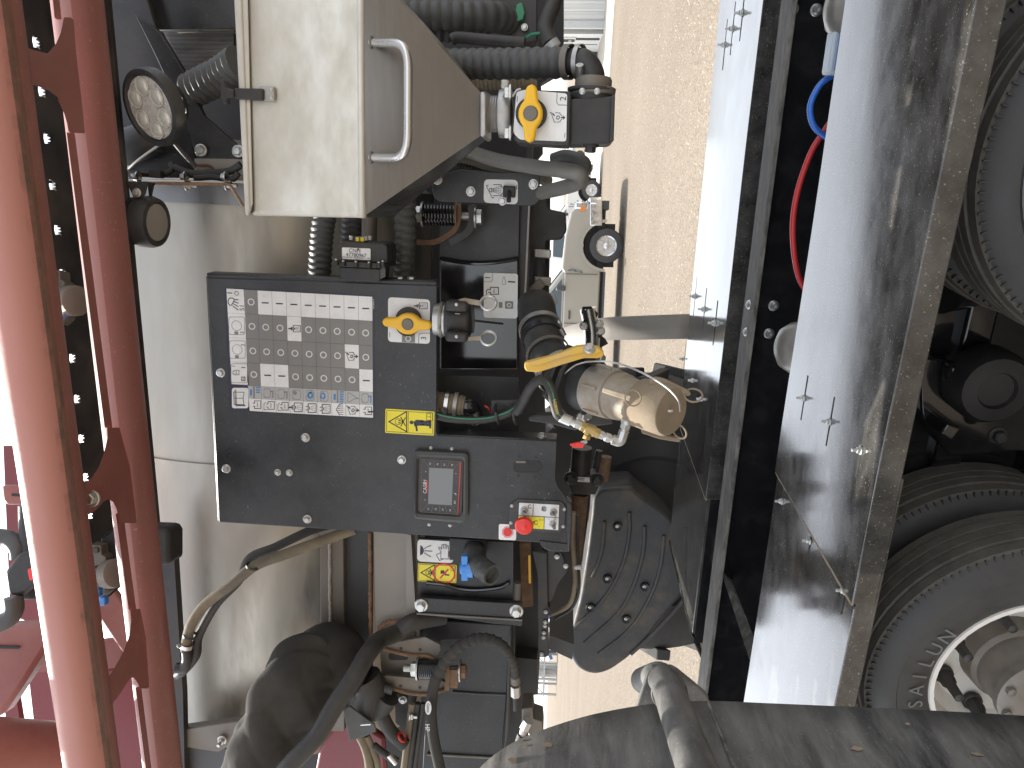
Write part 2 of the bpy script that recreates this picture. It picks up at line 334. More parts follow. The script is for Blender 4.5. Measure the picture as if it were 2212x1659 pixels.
def strokes(lines, d, w, mb=None):                     # polylines in grid pixels drawn w pixels wide on the plane at depth d
    mb = mb or MB()
    for ln in lines:
        for (a, b), (c, e) in zip(ln, ln[1:]):
            L = math.hypot(c-a, e-b) or 1; ux, uy = (c-a)/L*w/2, (e-b)/L*w/2
            mb.face([S(a-ux+uy, b-uy-ux, d), S(a-ux-uy, b-uy+ux, d), S(c+ux-uy, e+uy+ux, d), S(c+ux+uy, e+uy-ux, d)])
    return mb
def circ(cx, cy, r, n=20, a0=0, a1=2*pi): return [(cx+r*cos(a0+(a1-a0)*i/n), cy+r*sin(a0+(a1-a0)*i/n)) for i in range(n+1)]
def corr(mb, path, r, pitch, depth=.12, n=16):         # corrugated hose
    p = resample(path, pitch/4); rs = [r*(1-depth*(1, .45, 0, .45)[i % 4]) for i in range(len(p))]
    return mb.tube(p, rs, n)
# ================================================================== the ground
def gravel():
    m = bpy.data.materials.new('gravel'); m.use_nodes = True; t = m.node_tree; N, Lk = t.nodes, t.links; b = N['Principled BSDF']
    b.inputs['Roughness'].default_value = .95; b.inputs['Specular IOR Level'].default_value = .15
    tc = N.new('ShaderNodeTexCoord')
    def noise(sc, det=4, ro=.6):
        n = N.new('ShaderNodeTexNoise'); n.inputs['Scale'].default_value = sc; n.inputs['Detail'].default_value = det; n.inputs['Roughness'].default_value = ro
        Lk.new(tc.outputs['Object'], n.inputs['Vector']); return n.outputs['Fac']
    def ramp(src, stops):
        r = N.new('ShaderNodeValToRGB'); e = r.color_ramp.elements
        while len(e) < len(stops): e.new(.5)
        for q, (p, c) in zip(e, stops): q.position = p; q.color = (*c, 1)
        Lk.new(src, r.inputs[0]); return r.outputs[0]
    def mix(f, a, bb, mode='MIX'):
        x = N.new('ShaderNodeMix'); x.data_type = 'RGBA'; x.blend_type = mode
        if isinstance(f, float): x.inputs[0].default_value = f
        else: Lk.new(f, x.inputs[0])
        Lk.new(a, x.inputs[6]); Lk.new(bb, x.inputs[7]); return x.outputs[2]
    big = ramp(noise(.16, 5), [(.3, (.20, .168, .132)), (.7, (.255, .217, .172))])
    vo = N.new('ShaderNodeTexVoronoi'); vo.inputs['Scale'].default_value = 48; Lk.new(tc.outputs['Object'], vo.inputs['Vector'])
    st = ramp(vo.outputs['Color'], [(.1, (.55, .55, .55)), (.55, (.95, .95, .95)), (.9, (1.25, 1.22, 1.18))])
    fine = ramp(noise(11, 6, .7), [(.3, (.62, .62, .62)), (.7, (1.22, 1.22, 1.22))])
    c = mix(.65, big, st, 'MULTIPLY'); c = mix(.6, c, fine, 'MULTIPLY'); Lk.new(c, b.inputs['Base Color'])
    bp = N.new('ShaderNodeBump'); bp.inputs['Strength'].default_value = .9; bp.inputs['Distance'].default_value = .02
    Lk.new(vo.outputs['Distance'], bp.inputs['Height']); Lk.new(bp.outputs[0], b.inputs['Normal'])
    return m
MT['gravel'] = gravel()
struct('ground', MB().face([V((-1500, -60, 0)), V((1500, -60, 0)), V((1500, 2500, 0)), V((-1500, 2500, 0))]), MT['gravel'])
ap = MB().prism([G(x, y) for x, y in [(1336, -110), (1328, 0), (1316, 177), (1303, 312), (1300, 380), (1291, 520), (1285, 470), (1262, 316), (1252, 200), (1280, 98), (1306, 20), (1320, -110)]], (0, 0, .012))
struct('concrete_apron', ap, MT['concrete'])
def pebbles():
    mb = MB(); rnd = random.Random(3)
    for i in range(5200):
        px = 1260 + 300*rnd.random()**1.3; py = rnd.uniform(-20, 1620); p = G(px, py)
        if p.y > 26: continue
        s = rnd.uniform(.006, .016)*(1 if p.y < 9 else 1.5); a = rnd.uniform(0, 6.28)
        e1, e2 = V((cos(a), sin(a), 0))*s, V((-sin(a), cos(a), 0))*s*rnd.uniform(.6, 1)
        n = len(mb.v); mb.v += [p+e1, p+e2, p-e1, p-e2, p+V((e1.x*.2, e2.y*.2, s*rnd.uniform(.5, .9)))]
        mb.f += [[n+j, n+(j+1) % 4, n+4] for j in range(4)]
    solo('loose_gravel', mb, mat('pebble', (.31, .27, .215), .8, var=.45, scale=3), 'loose pale pebbles strewn over the gravel yard', 'gravel', V((0, 0, 0)), kind='stuff')
pebbles()

# ================================================================== shed
def shed():
    a = G(1306, 46); b = G(1292, 100); w = (a-b); ux = V((1, -.16, 0)).normalized()
    t = thing('metal_shed', 'pale metal shed with ribbed siding at the far edge of the yard', 'building', a)
    H = V((0, 0, 6.5)); out = V((0, -1, 0))
    far = a + ux*14
    part('wall', MB().prism([a, far, far+H, a+H], V((0, 9, 0))), MT['siding'], t, label='ribbed front wall')
    for i in range(46):
        p = a + ux*(.15+i*.30) + out*.035
        part('rib', MB().box(p+H*.5, ux*(.10 if i % 3 else .2), V((0, .05, 0)), H*.995), MT['siding'], t)
    dp = a - V((0, .06, 0)) - ux*.16
    part('corner_post', MB().box(dp+H*.5, ux*.30, V((0, .3, 0)), H), MT['lgrey'], t)
    ba = a - ux*.4 + V((0, .6, 0)); side = MB().prism([ba, b, b+H, ba+H], V((.3, .3, 0)))
    part('wall', side, MT['siding'], t, label='plain set-back side wall')
    sv = (b-ba).normalized(); n = V((-sv.y, sv.x, 0)); n = n if n.dot(CAM-ba) > 0 else -n
    L = (b-ba).length
    def pan(name, u0, u1, z0, z1, m, off=.05, par=t): return part(name, MB().box(ba+sv*(L*(u0+u1)/2)+n*off+V((0, 0, (z0+z1)/2)), sv*(L*(u1-u0)), n*.06, V((0, 0, z1-z0))), m, par)
    wn = pan('window', .22, .46, 1.25, 2.1, MT['white']); pan('pane', .26, .42, 1.32, 2.03, MT['glass'], .09, wn)
    pan('meter_box', .72, .97, .35, 1.2, MT['white']); pan('conduit', .30, .34, .1, 1.3, MT['dgrey']); pan('conduit', .70, .72, .1, 1.5, MT['dgrey'])
    c = b + V((-.9, 3.0, 0)); part('wall', MB().prism([b+V((0, .3, 0)), c, c+H, b+H+V((0, .3, 0))], V((4, 1, 0))), MT['siding'], t)
    d = b+V((-.12, .1, 0)); dr = part('door', MB().prism([d, d+V((-1.3, .2, 0)), d+V((-1.3, .2, 2.3)), d+V((0, 0, 2.3))], V((0, .1, 0))), MT['dgrey'], t)
    part('door_frame', MB().prism([d+V((.06, -.02, 1.45)), d+V((-1.35, .18, 1.45)), d+V((-1.35, .18, 1.62)), d+V((.06, -.02, 1.62))], V((0, -.06, 0))), MT['siding'], dr)
    part('roof', MB().box(a+ux*5+V((0, 4.4, 6.65)), ux*20, V((0, 10.5, 0)), V((0, 0, .2))), MT['lgrey'], t)
shed()

# ================================================================== pickups
def wheel_meshes(sp):
    ty = MB().lathe((0, 0, 0), (0, 0, 1), [(.02, .22), (.0, .24), (.0, .33), (.015, .385), (.06, .40), (.2, .40), (.24, .38), (.24, .22)], 28)
    rm = MB().lathe((0, 0, .015), (0, 0, 1), [(.0, .24), (-.012, .235), (.0, .21), (.05, .205), (.06, 0)], 28)
    rm.lathe((0, 0, -.012), (0, 0, 1), [(.06, .075), (0, .07), (-.01, .05), (-.01, 0)], 16)
    for i in range(sp):
        a = 2*pi*i/sp; d, e = V((cos(a), sin(a), 0)), V((-sin(a), cos(a), 0))
        rm.box(d*.14+V((0, 0, .02)), d*.16, e*.055, V((0, 0, .04)))
    r = []
    for nm, mb, m in (('tyre', ty, MT['tire']), ('rim', rm, MT['alloy'])):
        o = mk(nm, mb, m, V((0, 0, 0))); r.append(o.data); bpy.data.objects.remove(o)
    return r
WM6, WM8 = wheel_meshes(6), wheel_meshes(8)
def pickup(org, fx, paint, label, wm, sc=1.0, chromegrille=True):
    fx = V(fx).normalized(); up = V((0, 0, 1)); sd = up.cross(fx)           # sd: vehicle's left, far side from the camera
    t = thing('pickup_truck', label, 'pickup truck', org, 'pickups parked in the yard')
    P = lambda x, y, z: org + fx*(x*sc) + sd*(y*sc) + up*(z*sc)          # x=0 at the front axle, y=0 on the near face
    W_ = 1.95
    arch = lambda cx: [(cx+.52*cos(a), .42+.52*sin(a)) for a in [pi*i/10 for i in range(11)]]
    prof = [(.93, .55), (.52, .50)] + arch(0)[1:-1] + [(-.52, .50), (-3.15, .52)] + [(x-3.7, z) for x, z in arch(0)[1:-1]] + [(-4.22, .52), (-4.95, .62), (-4.97, 1.32), (-2.95, 1.34), (-2.9, 1.36), (-.62, 1.36), (-.55, 1.42), (.2, 1.36), (.75, 1.24), (.95, 1.05)]
    body = MB().prism([P(x, .06, z) for x, z in prof], sd*(W_-.12)*sc); part('body', body, paint, t, bev=.05*sc, seg=3)
    for xa in (0, -3.7):
        part('wheel_arch', MB().add([P(xa+r*cos(a), y, .42+r*sin(a)) for a in [pi*i/12 for i in range(13)] for r, y in ((.53, .0), (.60, .0), (.60, .12))], [[i*3+j, i*3+j+1, i*3+j+4, i*3+j+3] for i in range(12) for j in (0, 1)]), paint, t)
        part('wheel_well', MB().box(P(xa, .75, .55), fx*1.0*sc, sd*.9*sc, up*.7*sc), MT['dark'], t)
        for yy, ax in ((.04, sd), (W_-.04, -sd)):
            w = inst('tyre', wm[0], None, t, P(xa, yy, .40), ax, sc); inst('rim', wm[1], None, w, P(xa, yy, .40), ax, sc)
    cab = MB(); lo = [(-.62, 1.36), (-2.92, 1.36)]; hi = [(-1.35, 1.93), (-2.8, 1.93)]
    cab.add([P(-.55, .08, 1.36), P(-2.95, .08, 1.36), P(-2.95, W_-.08, 1.36), P(-.55, W_-.08, 1.36), P(-1.35, .25, 1.95), P(-2.82, .25, 1.95), P(-2.82, W_-.25, 1.95), P(-1.35, W_-.25, 1.95)], [[0, 1, 5, 4], [1, 2, 6, 5], [2, 3, 7, 6], [3, 0, 4, 7], [4, 5, 6, 7]])
    part('cabin', cab, paint, t, bev=.04*sc)
    lerp = lambda a, b, f: a.lerp(b, f)
    def side(x0, x1, x2, x3): 
        q = lambda x, z: P(x, .08+(z-1.36)*.17/.59-.012, z)
        return MB().prism([q(x0, 1.40), q(x1, 1.40), q(x2, 1.88), q(x3, 1.88)], sd*.02*sc)
    part('window', side(-.78, -1.75, -1.72, -1.42), MT['glass'], t); part('window', side(-1.83, -2.75, -2.7, -1.8), MT['glass'], t)
    ws = MB().prism([P(-.60, .16, 1.41), P(-.60, W_-.16, 1.41), P(-1.31, W_-.30, 1.92), P(-1.31, .30, 1.92)], (fx*.02+up*.02)*sc); part('windscreen', ws, MT['glass'], t)
    part('mirror', MB().box(P(-.98, -.16, 1.42), fx*.12*sc, sd*.26*sc, up*.22*sc), MT['dgrey'], t, bev=.03*sc)
    part('door_seam', MB().box(P(-.66, .045, .95), fx*.012*sc, sd*.02*sc, up*.75*sc), MT['dgrey'], t); part('door_seam', MB().box(P(-1.82, .045, .95), fx*.012*sc, sd*.02*sc, up*.75*sc), MT['dgrey'], t)
    part('door_handle', MB().box(P(-1.62, .03, 1.20), fx*.2*sc, sd*.05*sc, up*.04*sc), MT['dgrey'], t)
    part('fender_vent', MB().prism([P(-.58, .04, 1.28), P(-.63, .04, .92), P(-.58, .04, .95), P(-.52, .04, 1.24)], sd*.02*sc), MT['chrome'], t)
    part('running_board', MB().box(P(-1.75, .05, .42), fx*2.3*sc, sd*.12*sc, up*.05*sc), MT['dgrey'], t)
    part('chassis_plate', MB().box(P(-1.9, .95, .52), fx*5.4*sc, sd*1.5*sc, up*.16*sc), MT['dark'], t).name = 'underbody'  # plain dark box closing the truck's underside
    g = part('grille', MB().box(P(.93, W_/2, .98), fx*.12*sc, sd*1.15*sc, up*.34*sc), MT['dgrey'], t)
    for z in (.86, .98, 1.10): part('grille_bar', MB().box(P(1.0, W_/2, z), fx*.05*sc, sd*1.2*sc, up*.05*sc), MT['chrome'] if chromegrille else MT['dgrey'], g)
    for y in (.22, W_-.22):
        h = part('headlight', MB().box(P(.90, y, 1.0), fx*.16*sc, sd*.34*sc, up*.30*sc), MT['chrome'], t, bev=.03*sc)
        part('turn_lamp', MB().box(P(.83, y-.165 if y < 1 else y+.165, .98), fx*.10*sc, sd*.04*sc, up*.10*sc), MT['amber'], h)
    part('bumper', MB().prism([P(.45, -.02, .80), P(.95, -.02, .82), P(1.10, .25, .82), P(1.10, W_-.25, .82), P(.95, W_+.02, .82), P(.45, W_+.02, .80), P(.5, W_/2, .80)], up*-.28*sc), MT['chrome'] if chromegrille else MT['dgrey'], t, bev=.02)
    part('air_dam', MB().box(P(.92, W_/2, .45), fx*.2*sc, sd*1.6*sc, up*.16*sc), MT['dgrey'], t)
    return t
o1 = G(1348, 532); pickup(o1, V((1, .03, 0)), MT['tan'], 'tan pickup with chrome bumper, nearest of the parked trucks', WM6, 1.12)
o2 = G(1299, 411); pickup(o2, V((1, .03, 0)), MT['white'], 'white pickup with spoked alloys parked beyond the tan one', WM8, 1.05, False)
o3 = G(1277, 352); 
t = thing('flatbed_trailer', 'small pale flatbed trailer far beyond the parked pickups', 'trailer', G(1262, 345))
c = G(1262, 345); part('deck', MB().box(c+V((0, 0, .8)), (3.2, 0, 0), (0, 1.6, 0), (0, 0, .15)), MT['lgrey'], t); part('load', MB().box(c+V((.2, 0, 1.2)), (1.6, 0, 0), (0, 1.0, 0), (0, 0, .6)), MT['white'], t, bev=.1)
for dx in (-.7, .3): part('wheel', MB().cyl(c+V((dx, -.8, .38)), c+V((dx, -.55, .38)), .38), MT['tire'], t)

# ================================================================== far machinery on the left
def far_left():
    c = G(1203, 1372); t = thing('blue_implement', 'blue folded field implement standing far off at the yard edge', 'implement', c)
    for i, (x, z, w, h, ry) in enumerate([(-3, 2.2, 5.5, .5, .5), (1, 3.0, 4.5, .45, -.4), (4, 1.6, .6, 3.4, 0), (0, 1.0, 8.0, .5, 0), (-4, 1.7, .5, 3.2, 0), (2.5, 3.6, .5, 2.2, .3)]):
        part('frame_member', MB().box(c+V((x, 0, z)), V((cos(ry), 0, sin(ry)))*w, (0, .5, 0), V((-sin(ry), 0, cos(ry)))*h), MT['blueimp'], t)
    for x in (-3.2, 2.6): part('tyre', MB().cyl(c+V((x, -.8, .9)), c+V((x, -.3, .9)), .9, 18), MT['tire'], t)
    c = G(1203, 1452); t = thing('steel_scaffold_tower', 'pale grey steel frame with cross braces far off beyond the yard', 'scaffold', c)
    H = 13.0
    for x in (-4.5, -1.5, 1.5, 4.5):
        for y in (0, 3): part('post', MB().box(c+V((x, y, H/2)), (.28, 0, 0), (0, .28, 0), (0, 0, H)), MT['lgrey'], t)
    for z in (2.2, 4.6, 7.0, 9.4, 11.8): part('deck_beam', MB().box(c+V((0, 1.5, z)), (9.6, 0, 0), (0, 3.2, 0), (0, 0, .3)), MT['lgrey'], t)
    for x in (-3, 0, 3):
        for z, s in ((3.4, 1), (5.8, -1), (8.2, 1)):
            part('brace', MB().tube([c+V((x-1.5, -.05, z-1.2*s)), c+V((x+1.5, -.05, z+1.2*s))], .08, 6), MT['lgrey'], t)
    for x in (-3, 3): part('tank', MB().cyl(c+V((x, 5, 0)), c+V((x, 5, 8)), 1.4, 20), MT['siding'], t)
far_left()
# ================================================================== lowboy trailer under the sprayer
def trailer():
    t = thing('lowboy_trailer', 'black lowboy trailer with glossy wheel fenders and dual tyres', 'trailer', T(-1, 2.6, 0))
    tl = lambda x0, x1, y0, y1, z0, z1: MB().box(T((x0+x1)/2, (y0+y1)/2, (z0+z1)/2), TX*(x1-x0), TY*(y1-y0), TZ*(z1-z0))
    def sheet(name, x0, x1, y0, y1, z, lip_o, lip_i, m, par, label=None):
        th = .006; prof = [(y0, z-lip_o), (y0, z), (y1, z), (y1, z-lip_i), (y1-th, z-lip_i), (y1-th, z-th), (y0+th, z-th), (y0+th, z-lip_o)]
        n = 28; bend = []
        mb = MB(); w = len(prof)
        for i in range(n+1):
            x = x0+(x1-x0)*i/n
            mb.v += [T(x, y, zz + .0012*sin(x*5+y*3)) for y, zz in prof]
        mb.f = [[i*w+j, i*w+(j+1) % w, (i+1)*w+(j+1) % w, (i+1)*w+j] for i in range(n) for j in range(w)] + [list(range(w)), list(range(n*w, n*w+w))]
        return part(name, mb, m, par, bev=.004, label=label)
    # near fender: a long sheet lapping over a second one
    nf = sheet('fender', -1.035, 1.6, 1.43, 2.08, .926, .052, .02, MT['fender'], t, 'near glossy black fender over the dual tyres')
    nf2 = sheet('fender_extension', -3.0, -.72, 1.434, 2.076, .917, .05, .02, MT['fender'], t)
    def lap(x, y0, y1, z, par):
        rn = random.Random(int(y0*100)); ps = [T(x+rn.uniform(-.0008, .0008), y0+(y1-y0)*i/24, z) for i in range(25)]
        part('lap_edge', MB().tube(ps, [rn.uniform(.002, .0045) for _ in ps], 6), MT['dustcap'], par)
        part('lap_gap', MB().box(T(x-.007, (y0+y1)/2, z-.0065), TX*.008, TY*(y1-y0), TZ*.003), MT['dark'], par)
    lap(-1.037, 1.432, 2.078, .9235, nf)
    def slotbolts(pts, z, par, ln=.13):
        for (px, py) in pts:
            p = G(px, py, z)
            part('slot', MB().box(p+TZ*.0006, TX*ln, TY*.007, TZ*.0012), MT['dark'], par)
            inst('bolt', BOLTS, None, par, p+TZ*.002, TZ, .0145 if ln < .15 else .022, spin=px)
    slotbolts([(1738, 860), (1794, 911), (1861, 973)], .926, nf); slotbolts([(1690, 1083), (1751, 1168), (1826, 1276)], .917, nf2)
    # far fender
    ff = sheet('fender', -1.62, 2.6, 2.95, 3.78, .926, .11, .05, MT['fender'], t, 'far fender sheet mirroring the bright sky')
    ff2 = sheet('fender_extension', -2.35, -1.35, 2.954, 3.776, .917, .11, .05, MT['fender'], t)
    lap(-1.622, 2.952, 3.778, .9235, ff)
    sl = MB(); 
    for a, b in (((-2.35, .917), (-2.75, .74)), ((-2.75, .74), (-2.95, .45))):
        sl.add([T(a[0], 2.954, a[1]), T(a[0], 3.776, a[1]), T(b[0], 3.776, b[1]), T(b[0], 2.954, b[1])], [[0, 1, 2, 3]])
    sm = part('fender_nose', sl, MT['fender'], t); sm.modifiers.new('solid', 'SOLIDIFY').thickness = .008
    slotbolts([(1566, 97), (1583, 62), (1604, 28), (1502, 640), (1522, 668), (1545, 698)], .926, ff, .2); slotbolts([(1479, 775), (1500, 822), (1519, 862)], .917, ff2, .2)
    part('inner_skirt', tl(-2.4, 2.6, 2.952, 2.96, .80, .905), MT['gloss'], ff)
    # main beams
    for y, nm in ((2.65, 'far'), (2.02, 'near')):
        b = part('main_beam', tl(-4.5, 3.0, y-.008, y+.008, .28, .905), MT['gloss'], t, label='gloss black web of the main beam' if nm == 'far' else None)
        part('top_flange', tl(-4.5, 3.0, y-.07, y+.07, .905 if nm == 'far' else .84, .921 if nm == 'far' else .856), MT['galv'], b, bev=.003); part('bottom_flange', tl(-4.5, 3.0, y-.07, y+.07, .262, .279), MT['gloss'], b)
        if nm == 'far':
            for px, py in ((1622, 658), (1671, 660), (1616, 717), (1661, 720), (1712, 19), (1763, 22), (1660, 1420)):
                p = TP(px, py, 2.642); inst('bolt', SOCK, None, b, p, -TY, .027)
    for x in (-2.2, -.92, .78, 2.2): part('cross_member', tl(x-.05, x+.05, 2.09, 2.95, .60, .72), MT['gloss'], t)
    for x in (-.84, .36, 1.5, -1.9): part('outrigger', tl(x-.07, x+.07, 2.72, 2.955, .70, .86), MT['gloss'], t)
    for x in (-.10, -1.33): part('axle', MB().cyl(T(x, 1.75, .39), T(x, 3.6, .39), .062, 18), MT['frame'], t)
    # a gusset strut down to the web on the left
    part('strut', MB().prism([TP(1557, 1232, 2.63), TP(1582, 1258, 2.63), TP(1640, 1405, 2.15), TP(1619, 1425, 2.15)], TY*.012), MT['galv'], t)
    # air tanks, lines, module
    for px, py, r in ((1737, 752, .085), (1856, 18, .085)):
        c = TP(px, py, 2.22); part('air_tank', MB().lathe(c, -TZ, [(-.085, 0), (-.083, .03), (-.07, .058), (-.04, .078), (0, .085), (.3, .085), (.34, .05), (.35, 0)], 24), MT['clear'], t)
    def line(name, pts, m, d, r=.0085): part(name, MB().tube(spline([TP(x, y, d) for x, y in pts], 8), r, 10), m, t)
    line('air_line', [(1850, 150), (1822, 160), (1800, 163), (1772, 183), (1752, 222), (1752, 255), (1764, 280), (1790, 300)], MT['blueline'], 2.25)
    line('air_line', [(1800, 255), (1782, 282), (1752, 330), (1724, 410), (1713, 480), (1716, 550), (1728, 605), (1750, 640)], MT['redline'], 2.27)
    c = TP(1818, 115, 2.22); md = part('valve_module', MB().box(c, TX*.11, TY*.06, TZ*.075), MT['abs'], t, bev=.008); part('print_stripe', MB().box(c-TX*.0+TZ*.02-TY*.0305, TX*.085, TY*.001, TZ*.006), MT['bink'], md)
    # suspension between the wheels
    hg = part('hanger', MB().prism([TP(x, y, 1.95) for x, y in rpoly([(1985, 770), (2212, 800), (2260, 990), (2212, 975), (2050, 985), (1990, 900)], 20)], TY*.1), MT['gloss'], t, bev=.01)
    part('equaliser', MB().lathe(TP(2120, 822, 1.93), -TY, [(-.01, .10), (.05, .10), (.075, .085), (.08, .05), (.07, .045), (.07, 0)], 24), MT['dark'], hg)
    part('equaliser', MB().prism([TP(x, y, 1.9) for x, y in rpoly([(2046, 790), (2130, 782), (2240, 815), (2240, 858), (2110, 880), (2050, 868)], 24, 6)], TY*.05), MT['gloss'], hg, bev=.015)
    for px, py in ((2168, 820), (2155, 940), (2195, 845)): inst('nut', BOLTB, None, hg, TP(px, py, 1.885), -TY, .035)
    part('square_tube', MB().prism([TP(2030, 937, 1.86), TP(2047, 915, 1.86), TP(2078, 925, 1.86), TP(2056, 955, 1.86)], TY*.3), MT['gloss'], hg, bev=.006)
    part('leaf_pack', tl(-1.25, -.15, 1.98, 2.06, .44, .52), MT['gloss'], t, bev=.01)
    part('brake_chamber', MB().cyl(T(-.42, 1.96, .62), T(-.42, 2.04, .5), .075, 20), MT['gloss'], t)
    return t
trl = trailer()

# dual wheels: each tyre with treads, ribs and (on the outside) a rim and hub
def dual_meshes():
    R = .40; n = 72; rnd = random.Random(5)
    prof = [(.05, .235), (.018, .243), (.006, .26), (.0, .30), (.004, .325), (.0, .328), (.003, .345), (.018, .376), (.028, .388)]
    side = MB().lathe((0, 0, 0), (0, 0, 1), prof, n); side.lathe((0, 0, .215), (0, 0, -1), prof, n)
    tp = [(.028, .388)]
    for i in range(5):
        z0 = .03+i*.0325; tp += [(z0+.002, R-.006 if i in (0, 4) else R), (z0+.026, R-.004 if i in (0, 4) else R), (z0+.027, R-.012), (z0+.031, R-.012)]
    tp = tp[:-2]+[(.187, .388)]
    tr = MB().lathe((0, 0, 0), (0, 0, 1), tp, n)
    for i in range(120):                                # shoulder sipes
        a = 2*pi*i/120; d, e = V((cos(a), sin(a), 0)), V((-sin(a), cos(a), 0)); h = .014*(1 if i % 3 else 1.7)
        side.box(d*(.389-h*.3)+V((0, 0, .0235)), d*h, e*.003, V((0, 0, .006)))
    rim = MB().lathe((0, 0, 0), (0, 0, 1), [(.02, .246), (.012, .243), (.012, .232), (.02, .228), (.06, .222), (.10, .214), (.13, .185), (.135, .12), (.13, 0)], 48)
    hub = MB().lathe((0, 0, .135), (0, 0, -1), [(0, .115), (.05, .11), (.06, .10), (.14, .095), (.145, .105), (.165, .105), (.17, .098), (.178, .06), (.18, .035)], 36)
    for i in range(8):
        a = 2*pi*i/8; d = V((cos(a), sin(a), 0)); hub.lathe(d*.09+V((0, 0, -.035)), (0, 0, -1), [(0, .011), (.012, .011), (.015, 0)], 6)
    cap = MB().lathe((0, 0, -.045), (0, 0, -1), [(0, .036), (.012, .034), (.016, .02), (.017, 0)], 20)
    stud = MB().lathe((0, 0, 0), (0, 0, -1), [(0, .026), (.012, .026), (.014, .02), (.04, .019), (.05, .013), (.095, .012), (.10, 0)], 10)
    out = {}
    for nm, mb, m in (('tyre', side, MT['tire']), ('tread', tr, MT['tread']), ('rim', rim, MT['wpaint']), ('hub', hub, MT['hub']), ('hub_cap', cap, MT['orange']), ('wheel_nut', stud, MT['plastic'])):
        o = mk(nm, mb, m, V((0, 0, 0)), ang=30); out[nm] = o.data; bpy.data.objects.remove(o)
    o = mk('sidewall', MB().lathe((0, 0, -.0), (0, 0, 1), [(-.003, .255), (-.004, .30), (-.001, .324)], 72), MT['sidew'], V((0, 0, 0))); out['sidewall'] = o.data; bpy.data.objects.remove(o)
    return out
DW = dual_meshes()
def dual(x, y, ax, spin=0, blue=False, rim=True):
    t = trl; c = T(x, y, .40)
    w = inst('tyre', DW['tyre'], None, t, c, ax, spin=spin); 
    tr = inst('tread', DW['tread'], None, w, c, ax); 
    if blue: inst('sidewall', DW['sidewall'], None, w, c, ax, label='dusty blue-grey tyre sidewall')
    if rim:
        inst('rim', DW['rim'], None, w, c, ax); inst('hub', DW['hub'], None, w, c, ax, spin=.3); inst('hub_cap', DW['hub_cap'], None, w, c, ax)
        for i in range(8):
            a = 2*pi*i/8+spin; e1 = V(ax).to_track_quat('Z', 'Y') @ V((cos(a), sin(a), 0)); inst('wheel_nut', DW['wheel_nut'], None, w, c+e1*.165+V(ax)*.128, ax)
for x, bl in ((-.08, True), (-1.33, False)):
    dual(x, 1.53, TY, .35, bl); dual(x, 1.80, TY, .1, rim=False)
    dual(x, 3.62, -TY, .2); dual(x, 3.35, -TY, .1, rim=False)
# the raised maker's name on the rear tyre's sidewall
mb = MB(); c = T(-1.33, 1.53, .40)
for i, ch in enumerate('SAILUN'):
    a = radians(103) - i*radians(8.8)
    d = TX*cos(a)+TZ*sin(a); r_ = TX*sin(a)-TZ*cos(a)
    text(mb, ch, c+d*.281-TY*.0035, r_, d, .05)
part('raised_lettering', mb, MT['sidew'], trl, kind='stuff')

# ================================================================== the sprayer's near wheel fender with its pipe brace, close to the camera
def near_fender():
    d = 1.32; edge = [(985, 1720), (1036, 1659), (1075, 1625), (1120, 1598), (1190, 1570), (1290, 1541), (1420, 1519), (1530, 1514), (1660, 1519), (1800, 1525), (2000, 1534), (2212, 1546), (2330, 1556)]
    pl = spline([S(x, y, d) for x, y in edge], 6); back = -SY*.62
    t = thing('wheel_fender', 'scuffed black wheel fender with a thick pipe brace, nearest the camera', 'fender', S(1700, 1600, d)-V((0, 0, .6)))
    mb = MB(); n = len(pl); m = 8
    for j in range(m+1): mb.v += [p + back*(j/m) for p in pl]
    mb.f = [[j*n+i, j*n+i+1, (j+1)*n+i+1, (j+1)*n+i] for j in range(m) for i in range(n-1)]
    o = part('fender_band', mb, MT['polyf'], t, ang=80); s = o.modifiers.new('solid', 'SOLIDIFY'); s.thickness = .012; s.offset = -1
    prof = [(p.dot(SX), p.dot(SZ)) for p in pl]
    def onband(px, py):                                  # where the picture point lands on the fender's outer face
        best = None
        for i in range(80):
            p = S(px, py, 1.31-.007*i); q = min((p.dot(SX)-x)**2+(p.dot(SZ)-z)**2 for x, z in prof)
            if best is None or q < best[0]: best = (q, p)
        return best[1]
    rn = random.Random(6)
    for px, py, sz in ((1182, 1611, .010), (1140, 1613, .005), (1111, 1645, .012), (1128, 1603, .004), (1752, 1585, .006), (1850, 1620, .009), (2110, 1632, .008), (1960, 1566, .005), (1700, 1640, .007)):
        c = onband(px, py); n_ = (CAM-c).normalized()*.3+SX*.7; e1 = SZ; e2 = SY
        part('paint_chip', MB().face([c+SX*.003+e1*sz*.75*rn.uniform(.55, 1.3)*cos(a)*1.5+e2*sz*.75*rn.uniform(.5, 1.1)*sin(a) for a in [2*pi*i/15 for i in range(15)]]), MT['dustcap'], t)
    # overlapping strip edge
    ed = [S(1527, 1516, d), S(1560, 1600, 1.21), S(1600, 1690, 1.09)]
    part('lap_edge', MB().tube([p + SX*.004 for p in ed], .004, 6), MT['galv'], t)
    pipe = fillet([S(1390, 1470, 1.62), S(1432, 1458, 1.37), S(1432, 1458, 1.37).lerp(S(1512, 1680, .93), 1.7)], .09, 8)
    pb = part('pipe_brace', MB().tube(pipe, .031, 24), MT['polyf'], t, ang=60)
    part('weld_collar', MB().ring(S(1446, 1497, 1.29), (pipe[-1]-pipe[-3]), .031, .005), MT['polyf'], pb)
    br = [(1399, 1452), (1410, 1440), (1452, 1441), (1466, 1449), (1522, 1495), (1531, 1507), (1532, 1545), (1369, 1545)]
    part('brace_plate', MB().prism([S(x, y, 1.36) for x, y in br], SY*.012), MT['polyf'], t, bev=.004)
near_fender()
